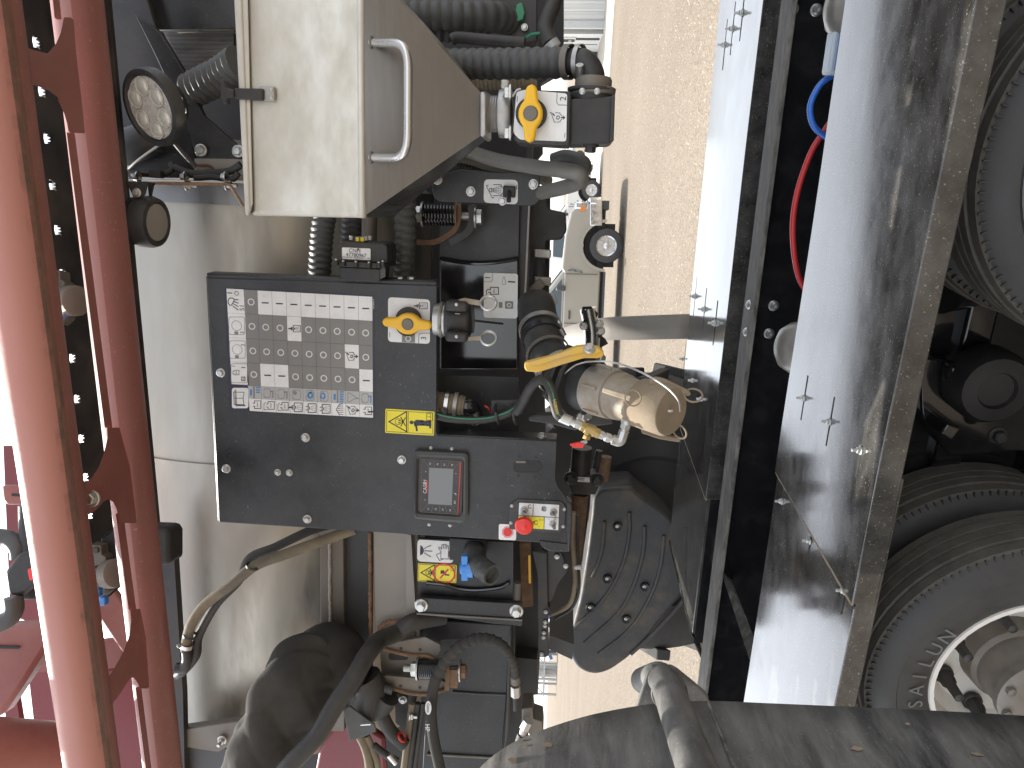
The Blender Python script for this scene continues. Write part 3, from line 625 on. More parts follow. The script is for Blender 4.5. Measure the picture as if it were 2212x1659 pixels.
def zm(ox, oy, sw, zw):                                 # a zoomed view's own pixels to grid pixels
    s = sw/zw; return lambda x, y: ((ox+x*s)/1.82278, (oy+y*s)/1.82278)
def P3(f, pts): return [f(*p) for p in pts]
# ================================================================== chassis, frames and dark sheet metal behind everything
def chassis():
    t = thing('sprayer_chassis', 'black steel frame of the sprayer behind the tanks and hoses', 'chassis', S(1180, 800, 2.6)-V((0, 0, .1)))
    low = [(905, -80), (1218, -80), (1218, 150), (1168, 180), (1172, 330), (1160, 345), (1165, 440), (1150, 520), (1172, 640), (1180, 1050), (1190, 1130), (1172, 1180), (1165, 1420), (1130, 1500), (1150, 1720), (780, 1720), (780, 1150), (880, 430)]
    part('side_frame', plate(low, 2.42, .06), MT['dark'], t)
    part('frame_core', plate([(560, -120), (1090, -120), (1075, 1720), (560, 1720)], 2.7, .75), MT['dark'], t)
    part('upper_frame', plate([(150, -80), (520, -80), (520, 60), (520, 150), (448, 152), (432, 180), (455, 205), (545, 200), (545, 480), (250, 480), (200, 100)], 2.45, .05), MT['dark'], t)
    c = V((.1, 3.45, 2.25)); part('rear_sky_blocker', MB().box(c, SX*4.9, SY*1.7, SZ*.7), MT['dark'], t)  # unseen box added to block sky mirrored in the near fender
    part('cross_rail', MB().box(S(1128, 640, 2.27), SX*.95, SY*.02, SZ*.018), MT['frame'], t)
    part('lower_rail', plate([(1085, 1130), (1108, 1130), (1112, 1520), (1088, 1520)], 2.2, .05), MT['frame'], t)
    part('hinge_plate', plate([(1148, 1190), (1182, 1195), (1186, 1416), (1180, 1420), (1163, 1420), (1160, 1240)], 2.24, .02), MT['frame'], t, bev=.003)
    bolts(t, [(1183-4, 1322), (1178, 1344), (1177, 1352), (1175, 1367), (1174, 1377), (1170, 1413)], 2.235, 5, name='rivet', me=SOCK)
    part('drop_bracket', plate(rpoly([(1172, 1180), (1212, 1190), (1228, 1232), (1205, 1262), (1192, 1300), (1168, 1300)], 10), 2.26, .02), MT['frame'], t, bev=.003)
    bolts(t, [(1203, 1203), (1222, 1223)], 2.25, 6, name='pin')
    part('cross_beam', plate([(1186, 1372), (1240, 1392), (1236, 1425), (1186, 1402)], 2.6, .9), MT['dgrey'], t)
    part('warm_strip', plate([(1122, 1175), (1146, 1172), (1152, 1310), (1128, 1312)], 2.30, .03), MT['rust'], t).name = 'rusty_rail'
    part('yellow_tag', plate([(1141, 1200), (1146, 1200), (1147, 1260), (1142, 1260)], 2.24, .004), MT['yellow'], t)
    part('actuator_rod', MB().cyl(S(1118, 1258, 2.2), S(1116, 1308, 2.2), .012, 14), MT['ghose'], t)
    part('belly_block', plate([(1110, 1420), (1160, 1425), (1162, 1500), (1130, 1505), (1148, 1560), (1100, 1700), (1090, 1500)], 2.35, .25), MT['dark'], t)
    # black pump body and clamps hanging under the right-hand end
    pm = part('pump_body', plate(rpoly([(1130, 420), (1182, 420), (1185, 452), (1222, 460), (1224, 500), (1212, 518), (1180, 520), (1180, 640), (1150, 650)], 6), 2.3, .2), MT['plastic'], t, bev=.012)
    for y in (548, 607):
        part('hose_clamp', MB().box(S(1172, y, 2.29), SX*.026, SY*.02, SZ*.052), MT['steel'], pm, bev=.004)
    part('pipe', MB().tube(spline([S(1165, 420, 2.34), S(1165, 520, 2.34), S(1163, 640, 2.3), S(1170, 690, 2.2)], 6), .034, 16), MT['plastic'], pm)
    part('grey_clip', plate(rpoly([(1136, 628), (1165, 600), (1178, 618), (1150, 645)], 4), 2.2, .02), MT['plate'], pm, bev=.003)
    part('plug_connector', plate(rpoly([(1172, 630), (1198, 636), (1206, 655), (1196, 664), (1170, 648)], 4), 2.19, .02), MT['lgrey'], pm, bev=.003)
    part('harness', MB().tube(spline([S(1140, 660, 2.2), S(1166, 662, 2.16), S(1190, 680, 2.15), S(1186, 720, 2.15), S(1150, 740, 2.2)], 6), .018, 10), MT['rubber'], pm)
    # right-hand electronics bay
    ec = part('electronics_bay', plate([(1075, -60), (1160, -60), (1162, 90), (1085, 100)], 2.15, .08), MT['frame'], t, bev=.004)
    part('green_connector', plate(rpoly([(1117, 8), (1128, 5), (1134, 26), (1130, 42), (1117, 47), (1112, 28)], 3), 2.13, .02), MT['green'], ec, bev=.003)
    bolts(ec, [(1133, 59)], 2.14, 7)
    part('harness', MB().tube(spline([S(1210, -30, 2.2), S(1195, 10, 2.15), S(1178, 60, 2.12), S(1190, 95, 2.1)], 6), .022, 12), MT['rubber'], ec)
    part('wrapped_tail', MB().tube([S(1188, 92, 2.09), S(1196, 104, 2.09)], .022, 12), MT['lgrey'], ec)
    part('wire', MB().tube(spline([S(1125, 88, 2.12), S(1148, 75, 2.1), S(1166, 72, 2.1)], 6), .004, 6), MT['green'], ec)
    # radiator screen and the frames beside it
    rd = part('radiator_screen', plate([(352, 66), (505, 68), (505, 152), (392, 152)], 2.2, .04), MT['dgrey'], t)
    for i in range(30):
        y = 69+i*2.8; part('fin', plate([(354+i*1.2, y), (504, y), (504, y+1.1), (354+i*1.2, y+1.1)], 2.197, .003), MT['steel'], rd)
    part('screen_lip', plate([(380, 63), (505, 63), (505, 69), (380, 69)], 2.17, .02), MT['plate'], rd)
    part('screen_lip', plate([(390, 151), (450, 151), (450, 154), (390, 154)], 2.18, .02), MT['steel'], rd)
    part('mast_plate', plate([(225, -60), (300, -60), (352, 110), (420, 250), (430, 345), (250, 300), (232, 100)], 2.05, .02), MT['frame'], t, bev=.003)
    part('mast_plate', plate([(290, 30), (345, 68), (395, 150), (440, 250), (520, 320), (520, 345), (425, 345), (400, 260), (330, 110)], 2.0, .02), MT['black'], t, bev=.003)
    part('mast_plate', plate([(300, -60), (510, -60), (510, 62), (345, 66), (290, 28)], 2.10, .02), MT['black'], t, bev=.003)
    bolts(t, [(321, 66)], 2.045, 9, me=SOCK); bolts(t, [(434, 325), (515, 327)], 1.985, 13)
chassis()

# ================================================================== stainless product tank
def tank():
    c = S(440, 830, 2.11); r = .80; ax0 = S(440, 388, 2.11); ax1 = S(440, 1640, 2.11)
    L = (ax0-ax1).dot(SX); o = c + SY*r; o = o + SX*((ax1-o).dot(SX))
    t = thing('stainless_tank', 'large brushed stainless steel tank running behind the control panel', 'tank', o+SX*L/2-SZ*r)
    prof = [(-.16, 0), (-.15, .3), (-.10, .6), (-.04, .74), (0, r-.02), (.01, r)] + [(L*i/24, r) for i in range(1, 24)] + [(L-.012, r), (L, r-.012), (L+.05, r-.06), (L+.12, .55), (L+.16, .3), (L+.17, 0)]
    part('shell', MB().lathe(o, SX, prof, 96, ref=SZ), MT['stain'], t, ang=50)
    def band(name, py0, py1, m, off=.006):
        a, b = S(440, py0, 2.11), S(440, py1, 2.11); xa = (a-o).dot(SX); xb = (b-o).dot(SX)
        part(name, MB().lathe(o, SX, [(xa, r), (xa, r+off), (xb, r+off), (xb, r)], 96, ref=SZ), m, t)
    band('strap', 1001, 1034, MT['stain']); band('end_flange', 392, 440, MT['cone'], .004)
    # lower saddle rails with their weld seams
    for a, b, d, m in ((690, 742, 2.09, MT['plate']), (744, 797, 2.12, MT['dgrey']), (806, 902, 2.07, MT['strap'])):
        part('saddle_rail', plate([(a, 1130), (b, 1128), (b+2, 1392), (a+4, 1392)] if a > 800 else [(a, 1130), (b, 1130), (b+2, 1580), (a+4, 1580)], d, .05), m, t, bev=.003)
    rnd = random.Random(2)
    def bead(px, y0, y1, d, m, r0=.005):
        p = [S(px+rnd.uniform(-.7, .7)+(y-y0)*.006, y, d) for y in range(y0, y1, 4)]; part('weld_bead', MB().tube(p, [r0*rnd.uniform(.7, 1.25) for _ in p], 8), m, t)
    bead(712, 1170, 1390, 2.086, MT['strap']); bead(799, 1150, 1460, 2.07, MT['rust'], .006)
    part('seam_strip', plate([(886, 1155), (888, 1155), (889, 1360), (887, 1360)], 2.067, .004), MT['dgrey'], t)
    # left end saddle with stud
    ft = part('end_saddle', plate([(395, 1575), (540, 1555), (545, 1590), (470, 1625), (400, 1615)], 2.0, .03), MT['plate'], t, bev=.004)
    bolts(ft, [(480, 1598)], 1.99, 12, me=BOLTS)
    part('saddle_block', plate([(395, 1612), (520, 1620), (500, 1720), (392, 1720)], 2.02, .06), MT['dgrey'], ft)
    # black strip of frame at the tank's far side, under the boom
    part('side_strip', plate([(330, 1140), (372, 1145), (395, 1500), (400, 1720), (340, 1720)], 1.98, .03), MT['frame'], t)
tank()

# ================================================================== folded boom: two round tubes, gussets, strips
B1, B2 = (D(-36, 0, 1.03), D(200, 1659, 1.40)), (D(167, 0, 1.25), D(352, 1659, 1.68))
def bl(line, py):                                       # the point of a boom line that shows at picture row py
    lo, hi = -1.0, 2.0
    for _ in range(40):
        m = (lo+hi)/2; p = line[0].lerp(line[1], m)-CAM; y = 829.5-FPX*p.dot(RT)/p.dot(FW)
        if y < py: lo = m
        else: hi = m
    return line[0].lerp(line[1], lo)
def px_of(p):
    q = V(p)-CAM; return 1106 - FPX*q.dot(UP)/q.dot(FW)
def Bm(px, py, off=0.0):
    a, b = bl(B1, py), bl(B2, py); f = (px-px_of(a))/(px_of(b)-px_of(a))
    dep = (a.lerp(b, f)-CAM).dot(FW); return D(px, py, dep-off)
def boom():
    t = thing('sprayer_boom', 'folded red boom of two long tubes crossing above the control panel', 'boom', bl(B2, 830)-V((0, 0, .1)))
    for ln, r, nm in ((B1, .046, 'front'), (B2, .0405, 'rear')):
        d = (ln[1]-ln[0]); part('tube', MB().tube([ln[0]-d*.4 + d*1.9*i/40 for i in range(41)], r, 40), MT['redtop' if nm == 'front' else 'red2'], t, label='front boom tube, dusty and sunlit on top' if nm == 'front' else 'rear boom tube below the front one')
    g = lambda pts, th=.010, off=.045: MB().prism([Bm(x, y, off) for x, y in pts], FW*th)
    c1 = [(137, 36), (134, 52), (130, 70), (120, 93), (101, 114), (70, 106), (40, 96), (48, 176), (70, 181), (104, 190), (116, 204), (128, 224), (138, 246), (144, 266), (147, 284), (178, 286), (172, 230), (166, 180), (158, 110), (152, 36)]
    c2 = [(231, 924), (232, 946), (224, 980), (213, 1010), (197, 1033), (170, 1058), (130, 1080), (140, 1150), (176, 1120), (201, 1104), (217, 1086), (232, 1078), (244, 1084), (252, 1100), (258, 1130), (290, 1130), (275, 1010), (252, 924)]
    c3 = [(281, 1318), (283, 1340), (279, 1373), (267, 1406), (247, 1443), (228, 1472), (200, 1500), (215, 1570), (230, 1533), (247, 1513), (263, 1489), (278, 1466), (288, 1464), (297, 1476), (302, 1488), (318, 1488), (310, 1380), (298, 1318)]
    for c in (c1, c2, c3):
        gs = part('gusset', g(c), MT['red'], t, bev=.002)
    for x, y in ((84, 150), (118, 157), (274, 1434), (251, 1478)):
        part('slot', MB().prism([Bm(a, b, .0465) for a, b in rpoly([(x-10, y-4), (x+10, y-1), (x+10, y+5), (x-10, y+2)], 3)] if y < 1000 else [Bm(a, b, .0465) for a, b in [(x-8, y+14), (x+8, y-14), (x+11, y-12), (x-5, y+15)]], FW*.0015), MT['dark'], t)
    inst('bolt', BOLT, None, t, Bm(198, 1077, .046), -FW, .022)
    def strip(y0, y1, xa0, xa1, w=13):
        n = 12; lo = [(xa0+(xa1-xa0)*i/n, y0+(y1-y0)*i/n) for i in range(n+1)]
        part('edge_strip', MB().prism([Bm(x, y, .03) for x, y in lo] + [Bm(x+w, y, .03) for x, y in lo[::-1]], FW*.006), MT['red'], t)
    strip(286, 924, 144, 226); strip(1110, 1318, 250, 278); strip(1486, 1700, 293, 320, 9); strip(-60, 38, 108, 118, 10)
boom()

# ================================================================== perforated walkway above, seen from below
def walkway():
    A = D(104, 300, 1.62); r = ray(188, 1030); Bq = CAM + r*((A.z-CAMZ)/r.z); e = (Bq-A)/8; u = e.normalized(); w = V((u.y, -u.x, 0)); w = w if w.y < 0 else -w
    t = thing('perforated_walkway', 'black perforated tread plate of the walkway above the boom', 'walkway', A+u*.4-V((0, 0, .01)))
    crown = [(-.5, -.42), (.0, -.5), (.5, -.42), (.42, -.05), (.62, .42), (.26, .12), (.15, .58), (0, .14), (-.15, .58), (-.26, .12), (-.62, .42), (-.42, -.05)]
    cw, ch, hs = e.length, .05, .023
    cell = MB()
    bm = bmesh.new()
    n0 = [bm.verts.new((x, y, 0)) for x, y in ((-.5*cw, -.5*ch), (.5*cw, -.5*ch), (.5*cw, .5*ch), (-.5*cw, .5*ch))]
    n1 = [bm.verts.new((x*hs, y*hs*1.25, 0)) for x, y in crown]
    eds = [bm.edges.new((q[i], q[(i+1) % len(q)])) for q in (n0, n1) for i in range(len(q))]
    bmesh.ops.triangle_fill(bm, edges=eds, use_beauty=True); bm.verts.ensure_lookup_table(); bm.verts.index_update()
    vs = [v.co.copy() for v in bm.verts]; fs = [[v.index for v in f.verts] for f in bm.faces]; bm.free()
    rim = [(i+4, (i+1) % len(crown)+4) for i in range(len(crown))]
    mb = MB()
    for row in range(0, 3):
        for i in range(-7, 11):
            c = A + e*(i+(.46 if row % 2 else 0)) + w*(row*ch)
            a = [c + u*v.x - w*v.y for v in vs]; n = len(mb.v); mb.v += a + [p+V((0, 0, .006)) for p in a[4:]]
            mb.f += [[j+n for j in f] for f in fs] + [[n+p, n+q, n+q+len(a)-4, n+p+len(a)-4] for p, q in rim]
    part('solid_plate', MB().box(A+e*2-w*(ch*2.5)+V((0, 0, .003)), e*18.9, w*(ch*4), V((0, 0, .006))), MT['frame'], t)
    part('tread_plate', mb, MT['frame'], t)
    for row in (-4.6, 2.6): part('edge_channel', MB().box(A+e*2+w*(row*ch)+V((0, 0, .0 if row < 0 else .02)), e*18, w*.012, V((0, 0, .07))), MT['frame'], t)
    part('support_angle', MB().box(D(70, 380, 1.75), SX*.03, SY*.5, SZ*.05), MT['frame'], t)
    bolts(t, [(88, 358), (92, 415)], 1.65, 10)
walkway()

# ================================================================== hopper (chemical inductor)
def hopper():
    d, b = 1.55, 1.86; t = thing('induction_hopper', 'pale stainless induction hopper with tapered base and grab handle', 'hopper', S(1040, 247, 1.66))
    A0, A1, B0, B1_ = (508, -100), (538, 466), (776, -100), (780, 471)
    f = lambda p, dd=d: S(p[0], p[1], dd)
    bx = MB(); q = [f(A0), f(A1), f(B1_), f(B0)]; bk = [p + SY*(b-d) for p in q]
    bx.add(q+bk, [[0, 1, 2, 3], [4, 5, 1, 0], [5, 6, 2, 1], [7, 4, 0, 3], [4, 7, 6, 5]])
    part('bin', bx, MT['hopper'], t, bev=.012, seg=4, label='mottled pale steel upper bin')
    o = [S(1040, 202, 1.62), S(1040, 292, 1.62)]; ob = [p+SY*.1 for p in o]
    fr = [f(B0)+SY*.002, f(B1_)+SY*.002]; fb = [p+SY*(b-d-.004) for p in fr]
    # subdivided funnel so that its faces bulge gently where they were folded
    fn = MB(); rows = 14
    def loop(tt):
        a = [fr[0].lerp(o[0], tt), fr[1].lerp(o[1], tt), fb[1].lerp(ob[1], tt), fb[0].lerp(ob[0], tt)]; out = []
        cc = sum(a, V((0, 0, 0)))/4
        for i in range(4):
            for j in range(8):
                p = a[i].lerp(a[(i+1) % 4], j/8); out.append(p + (p-cc).normalized()*.012*sin(pi*tt)*sin(pi*j/8))
        return out
    for i in range(rows+1): fn.v += loop(i/rows)
    fn.f = [[i*32+j, i*32+(j+1) % 32, (i+1)*32+(j+1) % 32, (i+1)*32+j] for i in range(rows) for j in range(32)]
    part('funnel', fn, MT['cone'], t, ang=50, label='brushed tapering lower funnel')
    part('fold_edge', MB().tube([f(B0)+SY*.008, f(B1_)+SY*.008], .010, 14), MT['hopper'], t, ang=80)
    # lid skirt
    lid = part('lid', plate([(499, -100), (519, -100), (541, 455), (535, 468), (528, 463)], d-.012, b-d+.02), MT['hopper'], t, bev=.004)
    part('lid_skirt', plate([(518, -100), (533, -100), (545, 432), (538, 452), (541, 456)][0:2]+[(546, 440), (540, 456)], d-.009, .006), MT['hopper'], lid, bev=.002)
    part('seal', MB().tube(spline([S(534, -60, d-.006), S(541, 250, d-.006), S(546, 440, d-.006), S(541, 457, d-.006)], 6), .0022, 6), MT['ink'], lid)
    # grab handle
    hp = [S(803, 92, 1.556), S(868, 94, 1.50), S(884, 110, 1.49), S(884, 325, 1.49), S(866, 341, 1.50), S(803, 340, 1.556)]
    hd = part('grab_handle', MB().tube(fillet([hp[0], S(882, 93, 1.485), S(881, 342, 1.485), hp[5]], .045, 8), .0085, 18), MT['bar'], t, ang=80)
    for q in (hp[0], hp[5]): part('weld_collar', MB().ring(q, SZ, .0095, .003), MT['plate'], hd)
    # rubber T latch
    la = part('latch', plate(rpoly([(505, 190), (568, 191), (568, 217), (505, 213)], 4), d-.02, .012), MT['plastic'], t, bev=.004)
    part('pull', plate(rpoly([(475, 170), (485, 172), (488, 190), (505, 193), (505, 210), (490, 212), (492, 225), (482, 224), (476, 205)], 4), d-.024, .016), MT['plastic'], la, bev=.004)
    part('keeper', plate(rpoly([(560, 186), (592, 187), (593, 218), (560, 217)], 3), d-.012, .010), MT['steel'], la, bev=.002)
    for y in (195, 209): inst('rivet', SOCK, None, la, S(586, y, d-.012), -SY, .006)
hopper()
# ================================================================== little drawings used on the stickers (grid pixels)
def tri_sign(f, d, cx, cy, h, par_mb, w=2.2, s=1.0):    # warning triangle pointing to the picture's left, with skull and bones
    L = lambda pts: P3(f, pts)
    strokes([L([(cx-h*.55, cy), (cx+h*.45, cy-h*.57), (cx+h*.45, cy+h*.57), (cx-h*.55, cy)])], d, w, par_mb)
    k_ = h*.5; strokes([L([(cx+k_*.0+k_*.33*cos(a)*1.05-k_*.05, cy+k_*.33*sin(a)) for a in [2*pi*i/12 for i in range(13)]])], d, 1.0, par_mb)
    for sy in (-1, 1):
        strokes([L([(cx+k_*.25, cy+sy*k_*.5), (cx+k_*.75, cy-sy*k_*.45)])], d, 2.0, par_mb)
        strokes([L([(cx+k_*.02, cy+sy*k_*.12), (cx+k_*.12, cy+sy*k_*.12)])], d, 2.2, par_mb)
    strokes([L([(cx+k_*.42, cy-k_*.2), (cx+k_*.42, cy+k_*.2)])], d, 2.0, par_mb)
def tank_icon(f, d, x0, y0, x1, y1, mb, w=1.2, neck=True, dots=False, arrow=False, wave=False):
    xm = (y0+y1)/2; L = lambda p: P3(f, p)
    n = (x1-x0)*.2
    strokes([L([(x0+n, y0), (x1, y0), (x1, y1), (x0+n, y1), (x0+n, xm+(y1-y0)*.2), (x0, xm+(y1-y0)*.2)]), L([(x0+n, y0), (x0+n, xm-(y1-y0)*.2), (x0, xm-(y1-y0)*.2)])], d, w, mb)
    if dots:
        for i in range(4):
            for j in range(-1, 2):
                a = f(x0+n+(x1-x0)*(.12+.17*i), xm+j*(y1-y0)*.09*(1+i*.7)); strokes([[(a[0]-.6, a[1]), (a[0]+.6, a[1])]], d, 1.1, mb)
        strokes([L([(x0+n*.9, xm-(y1-y0)*.08), (x0+n*.9, xm+(y1-y0)*.08), (x0+n*1.5, xm+(y1-y0)*.14), (x0+n*1.5, xm-(y1-y0)*.14), (x0+n*.9, xm-(y1-y0)*.08)])], d, .9, mb)
    if arrow:
        strokes([L([(x0-(x1-x0)*.3, xm), (x0+1, xm)])], d, 2.6, mb); strokes([L([(x0-6, xm-(y1-y0)*.15), (x0+8, xm), (x0-6, xm+(y1-y0)*.15)])], d, 1.2, mb)
    if wave: strokes([L([(x0+(x1-x0)*.6, y0+(y1-y0)*(.22+.14*i)) if i % 2 else (x0+(x1-x0)*.53, y0+(y1-y0)*(.22+.14*i)) for i in range(5)])], d, 1.0, mb)
def mixer_icon(f, d, cx, cy, s, mb):
    L = lambda p: P3(f, [(cx+x*s, cy+y*s) for x, y in p])
    strokes([L([(-.95, -.62), (-.85, -.7), (-.4, .62), (-.25, .55)]), L([(-.3, -.62), (.3, -.62), (.32, -.45), (.55, -.25)]), L([(-.1, .6), (.35, .55), (.36, .4), (.55, .2)])], d, 1.2, mb)
    strokes([L([(.02+.22*cos(a), -.02+.22*sin(a)) for a in [i*.5 for i in range(6)]]), L([(.08-.2*cos(a), -.02-.2*sin(a)) for a in [i*.5 for i in range(6)]])], d, 1.6, mb)
    strokes([L([(.5, 0), (.85, 0)]), L([(-.62, -.5), (-.42, -.3)])], d, 2.6, mb); strokes([L([(.72, -.2), (.95, 0), (.72, .2)])], d, 1.6, mb)

# ================================================================== control panel
PD = 1.85
def handle(par, c, ax, L1, L2, R, w, d, m, cap=True, thick=.024):
    ax = V((ax[0], ax[1], 0)).normalized(); nx = V((-ax.y, ax.x, 0)); C = V((c[0], c[1], 0)); pts = []
    prof = [(-L1+w*.25, w*.75), (-L1+w*.9, w*.98), (-L1*.62, w*1.06), (-R*1.05, w*1.25), (-R*.75, R*.8), (-R*.35, R*.97), (0, R), (R*.35, R*.97), (R*.75, R*.8), (R*1.05, w*1.25), (L2*.62, w*1.06), (L2-w*.9, w*.98), (L2-w*.25, w*.75)]
    lo = [C+ax*a-nx*b for a, b in prof]; hi = [C+ax*a+nx*b for a, b in prof[::-1]]
    tip = lambda s, L: [C+ax*(s*L)]
    poly = tip(-1, L1)+lo+tip(1, L2)+hi
    h = part('handle', plate([(p.x, p.y) for p in poly], d, thick), m, par, bev=.006, seg=3)
    part('stem', MB().cyl(S(c[0], c[1], d+thick), S(c[0], c[1], d+thick+.03), k(d)*R*1.15, 28), MT['plastic'], h)
    if cap: part('cap', MB().lathe(S(c[0], c[1], d), -SY, [(-.004, k(d)*R*.56), (.001, k(d)*R*.56), (.003, k(d)*R*.48), (.003, 0)], 28), MT['plate'], h)
    rb = MB(); text(rb, 'I', S(c[0]+ax.x*L2*.78, c[1]+ax.y*L2*.78, d-.0006), SX, SZ, k(d)*7); part('moulded_mark', rb, MT['dyellow'], h)
    return h
def panel():
    t = thing('control_panel', 'black steel control panel carrying a valve chart, display and switches', 'control panel', S(1232, 1120, PD))
    face = [(447, 600), (944, 617), (943, 934), (947, 941), (1203, 953), (1200, 1036), (1205, 1050), (1218, 1066), (1228, 1084), (1231, 1100), (1230, 1180), (1165, 1172), (1077, 1166), (878, 1154), (473, 1128)]
    part('face_plate', plate(face, PD, .004), MT['black'], t, bev=.0018)
    part('right_flange', plate([(443, 589), (944, 606), (946, 615), (944, 625), (447, 610)], PD+.006, .05), MT['black'], t, bev=.006, seg=3)
    part('step_flange', plate([(945, 938), (1203, 950), (1203, 957), (945, 946)], PD+.002, .06), MT['black'], t, bev=.003)
    part('left_flange', plate([(472, 1120), (1165, 1165), (1165, 1172), (473, 1129)], PD+.005, .05), MT['black'], t, bev=.003)
    part('top_flange', plate([(444, 596), (452, 598), (477, 1126), (470, 1126)], PD+.005, .06), MT['black'], t, bev=.003)
    lp = part('lower_tab', plate(rpoly([(1163, 1168), (1232, 1176), (1231, 1193), (1190, 1191), (1172, 1184)], 6), PD-.004, .03), MT['black'], t, bev=.003)
    part('side_lip', plate([(1224, 1082), (1236, 1090), (1236, 1130), (1231, 1192), (1226, 1192)], PD-.008, .04), MT['black'], lp, bev=.003)
    bolts(t, [(477, 805), (489, 1012), (868, 993), (664, 1121), (660, 945)], PD, 10.5); bolts(t, [(600, 1020), (625, 1021)], PD, 8)
    bolts(t, [(931, 968), (976, 970), (927, 1133), (972, 1135)], PD, 4.2, me=SOCK, name='screw')
    for px in (864, 888): inst('bolt', BOLT, None, t, S(px, 608, PD+.022), SX, .020)
    inst('bolt', BOLT, None, t, S(1170, 944, PD+.02), SX, .018)
    rn = random.Random(12); fk = MB()
    for _ in range(46):                                  # dried splashes on the paint
        px, py = rn.choice(((rn.uniform(455, 935), rn.uniform(905, 1110)), (rn.uniform(815, 935), rn.uniform(750, 880)), (rn.uniform(960, 1190), rn.uniform(960, 1150)))); L = rn.uniform(1.2, 4.5); w_ = rn.uniform(.5, 1.1); a = rn.choice((.1, 1.3, 1.6, .9))+rn.uniform(-.25, .25)
        fk.face([S(px+L*cos(a)*cos(b)-w_*sin(a)*sin(b), py+L*sin(a)*cos(b)+w_*cos(a)*sin(b), PD-.0005) for b in [2*pi*i/7 for i in range(7)]])
    part('splash_marks', fk, MT['plate'], t, kind='stuff')
    # ---- the valve chart
    f = zm(860, 1100, 640, 1831); e = PD-.0012
    tx = [287, 438, 600, 762, 925, 1088, 1250, 1413, 1577, 1735]; bx = [352, 497, 655, 810, 965, 1122, 1280, 1436, 1592, 1743]
    ly = [115, 385, 665, 938, 1197, 1340, 1482]; ry = [195, 470, 747, 1018, 1270, 1416, 1560]
    def cp(i, j): 
        u = i/9; y = ly[j]*(1-u)+ry[j]*u; w = j/6; return (tx[i]*(1-w)+bx[i]*w, y)
    ch = part('valve_chart', plate(P3(f, rpoly([(62, 90), (1755, 175), (1762, 1580), (125, 1480)], 14)), e+.0006, .0006), MT['ink'], t)
    kinds = ['GWWWWWWWW', 'GGGWGGGGG', 'GGGGGGGWG', 'GWWGGGGGW', 'PPPPPPPPP', 'WWWWWWWWW']
    G_, W_, P_ = MB(), MB(), MB(); ink, wk, bl_, lg = MB(), MB(), MB(), MB(); e2 = e-.0005
    for j in range(6):
        for i in range(9):
            q = [cp(i, j), cp(i+1, j), cp(i+1, j+1), cp(i, j+1)]; cx, cy = sum(p[0] for p in q)/4, sum(p[1] for p in q)/4
            q = [(x+(cx-x)*.016, y+(cy-y)*.010) for x, y in q]; kd = kinds[j][i]
            part('cell', decal(P3(f, q), e), MT[dict(G='gsticker', W='sticker', P='lgprint')[kd]], ch)
            c = f(cx, cy)
            if kd == 'G': wk.annulus(S(*c, e2), SX, SZ, k(e2)*9.4*.55, k(e2)*7.6, 20)
            elif kd == 'W' and j in (0, 3): strokes([P3(f, [(cx-30, cy), (cx+34, cy+2)])], e2, 2.7, ink)
            elif j == 1: tank_icon(f, e2, cx-30, cy-38, cx+70, cy+34, ink, 1.3, dots=True, arrow=True)
            elif j == 2: mixer_icon(f, e2, cx-4, cy, 74, ink)
            elif j == 4:
                if i in (1, 2, 8): strokes([P3(f, rpoly([(cx-50, cy-50), (cx+24, cy-50), (cx+24, cy+52), (cx-50, cy+52)], 28))+[f(cx-50, cy)]], e2, 1.1, lg); strokes([P3(f, [(cx+24, cy-20), (cx+52, cy-20), (cx+52, cy+50)])], e2, 2.4, lg if i < 8 else bl_)
                if i == 3: strokes([P3(f, rpoly([(cx-44, cy-50), (cx+52, cy-50), (cx+52, cy+55), (cx-44, cy+55)], 28))+[f(cx-44, cy)]], e2, 1.1, lg); lg.annulus(S(*f(cx-15, cy-18), e2), SX, SZ, 0, k(e2)*4.6, 12)
                if i in (4, 5):
                    for a in (0, 2.1, 4.2): strokes([P3(f, [(cx+24*cos(a+b)-(0 if i == 4 else 18), cy+30*sin(a+b)) for b in (0, .7, 1.4)])], e2, 4.2 if i == 4 else 3.0, bl_)
                    strokes([P3(f, rpoly([(cx-48, cy-54), (cx+42, cy-54), (cx+42, cy+58), (cx-48, cy+58)], 28))+[f(cx-48, cy)]], e2, 1.0, lg)
                if i in (6, 0):
                    for b in range(5 if i else 3): strokes([P3(f, [(cx+22, cy-54+b*27), (cx+50, cy-54+b*27)])], e2, 3.0, bl_)
                    strokes([P3(f, [(cx-10, cy-60), (cx-8, cy+60)])], e2, 3.2, lg); strokes([P3(f, [(cx-42, cy-18), (cx-42, cy+22)])], e2, 5, bl_)
                if i == 7: strokes([P3(f, [(cx-52, cy-52), (cx-36, cy-52), (cx+28, cy-8), (cx+66, cy+14), (cx+28, cy+12), (cx-36, cy+52), (cx-52, cy+52), (cx-52, cy-52)])], e2, 1.2, lg)
            elif j == 5:
                if i in (0, 1, 2, 8): tank_icon(f, e2, cx-30, cy-46, cx+58, cy+40, ink, 1.4, wave=True)
                if i == 1 or i == 2: strokes([P3(f, [(cx-24, cy+44), (cx-58, cy+44), (cx-58, cy-22), (cx-40, cy-40)])], e2, 1.1, ink)
                if i == 8: strokes([P3(f, [(cx+30, cy+8), (cx+78, cy+8)])], e2, 3.4, ink)
                if i in (3, 4, 5): tank_icon(f, e2, cx-52, cy-48, cx+60, cy+50, ink, 1.6, dots=True, arrow=(i == 3))
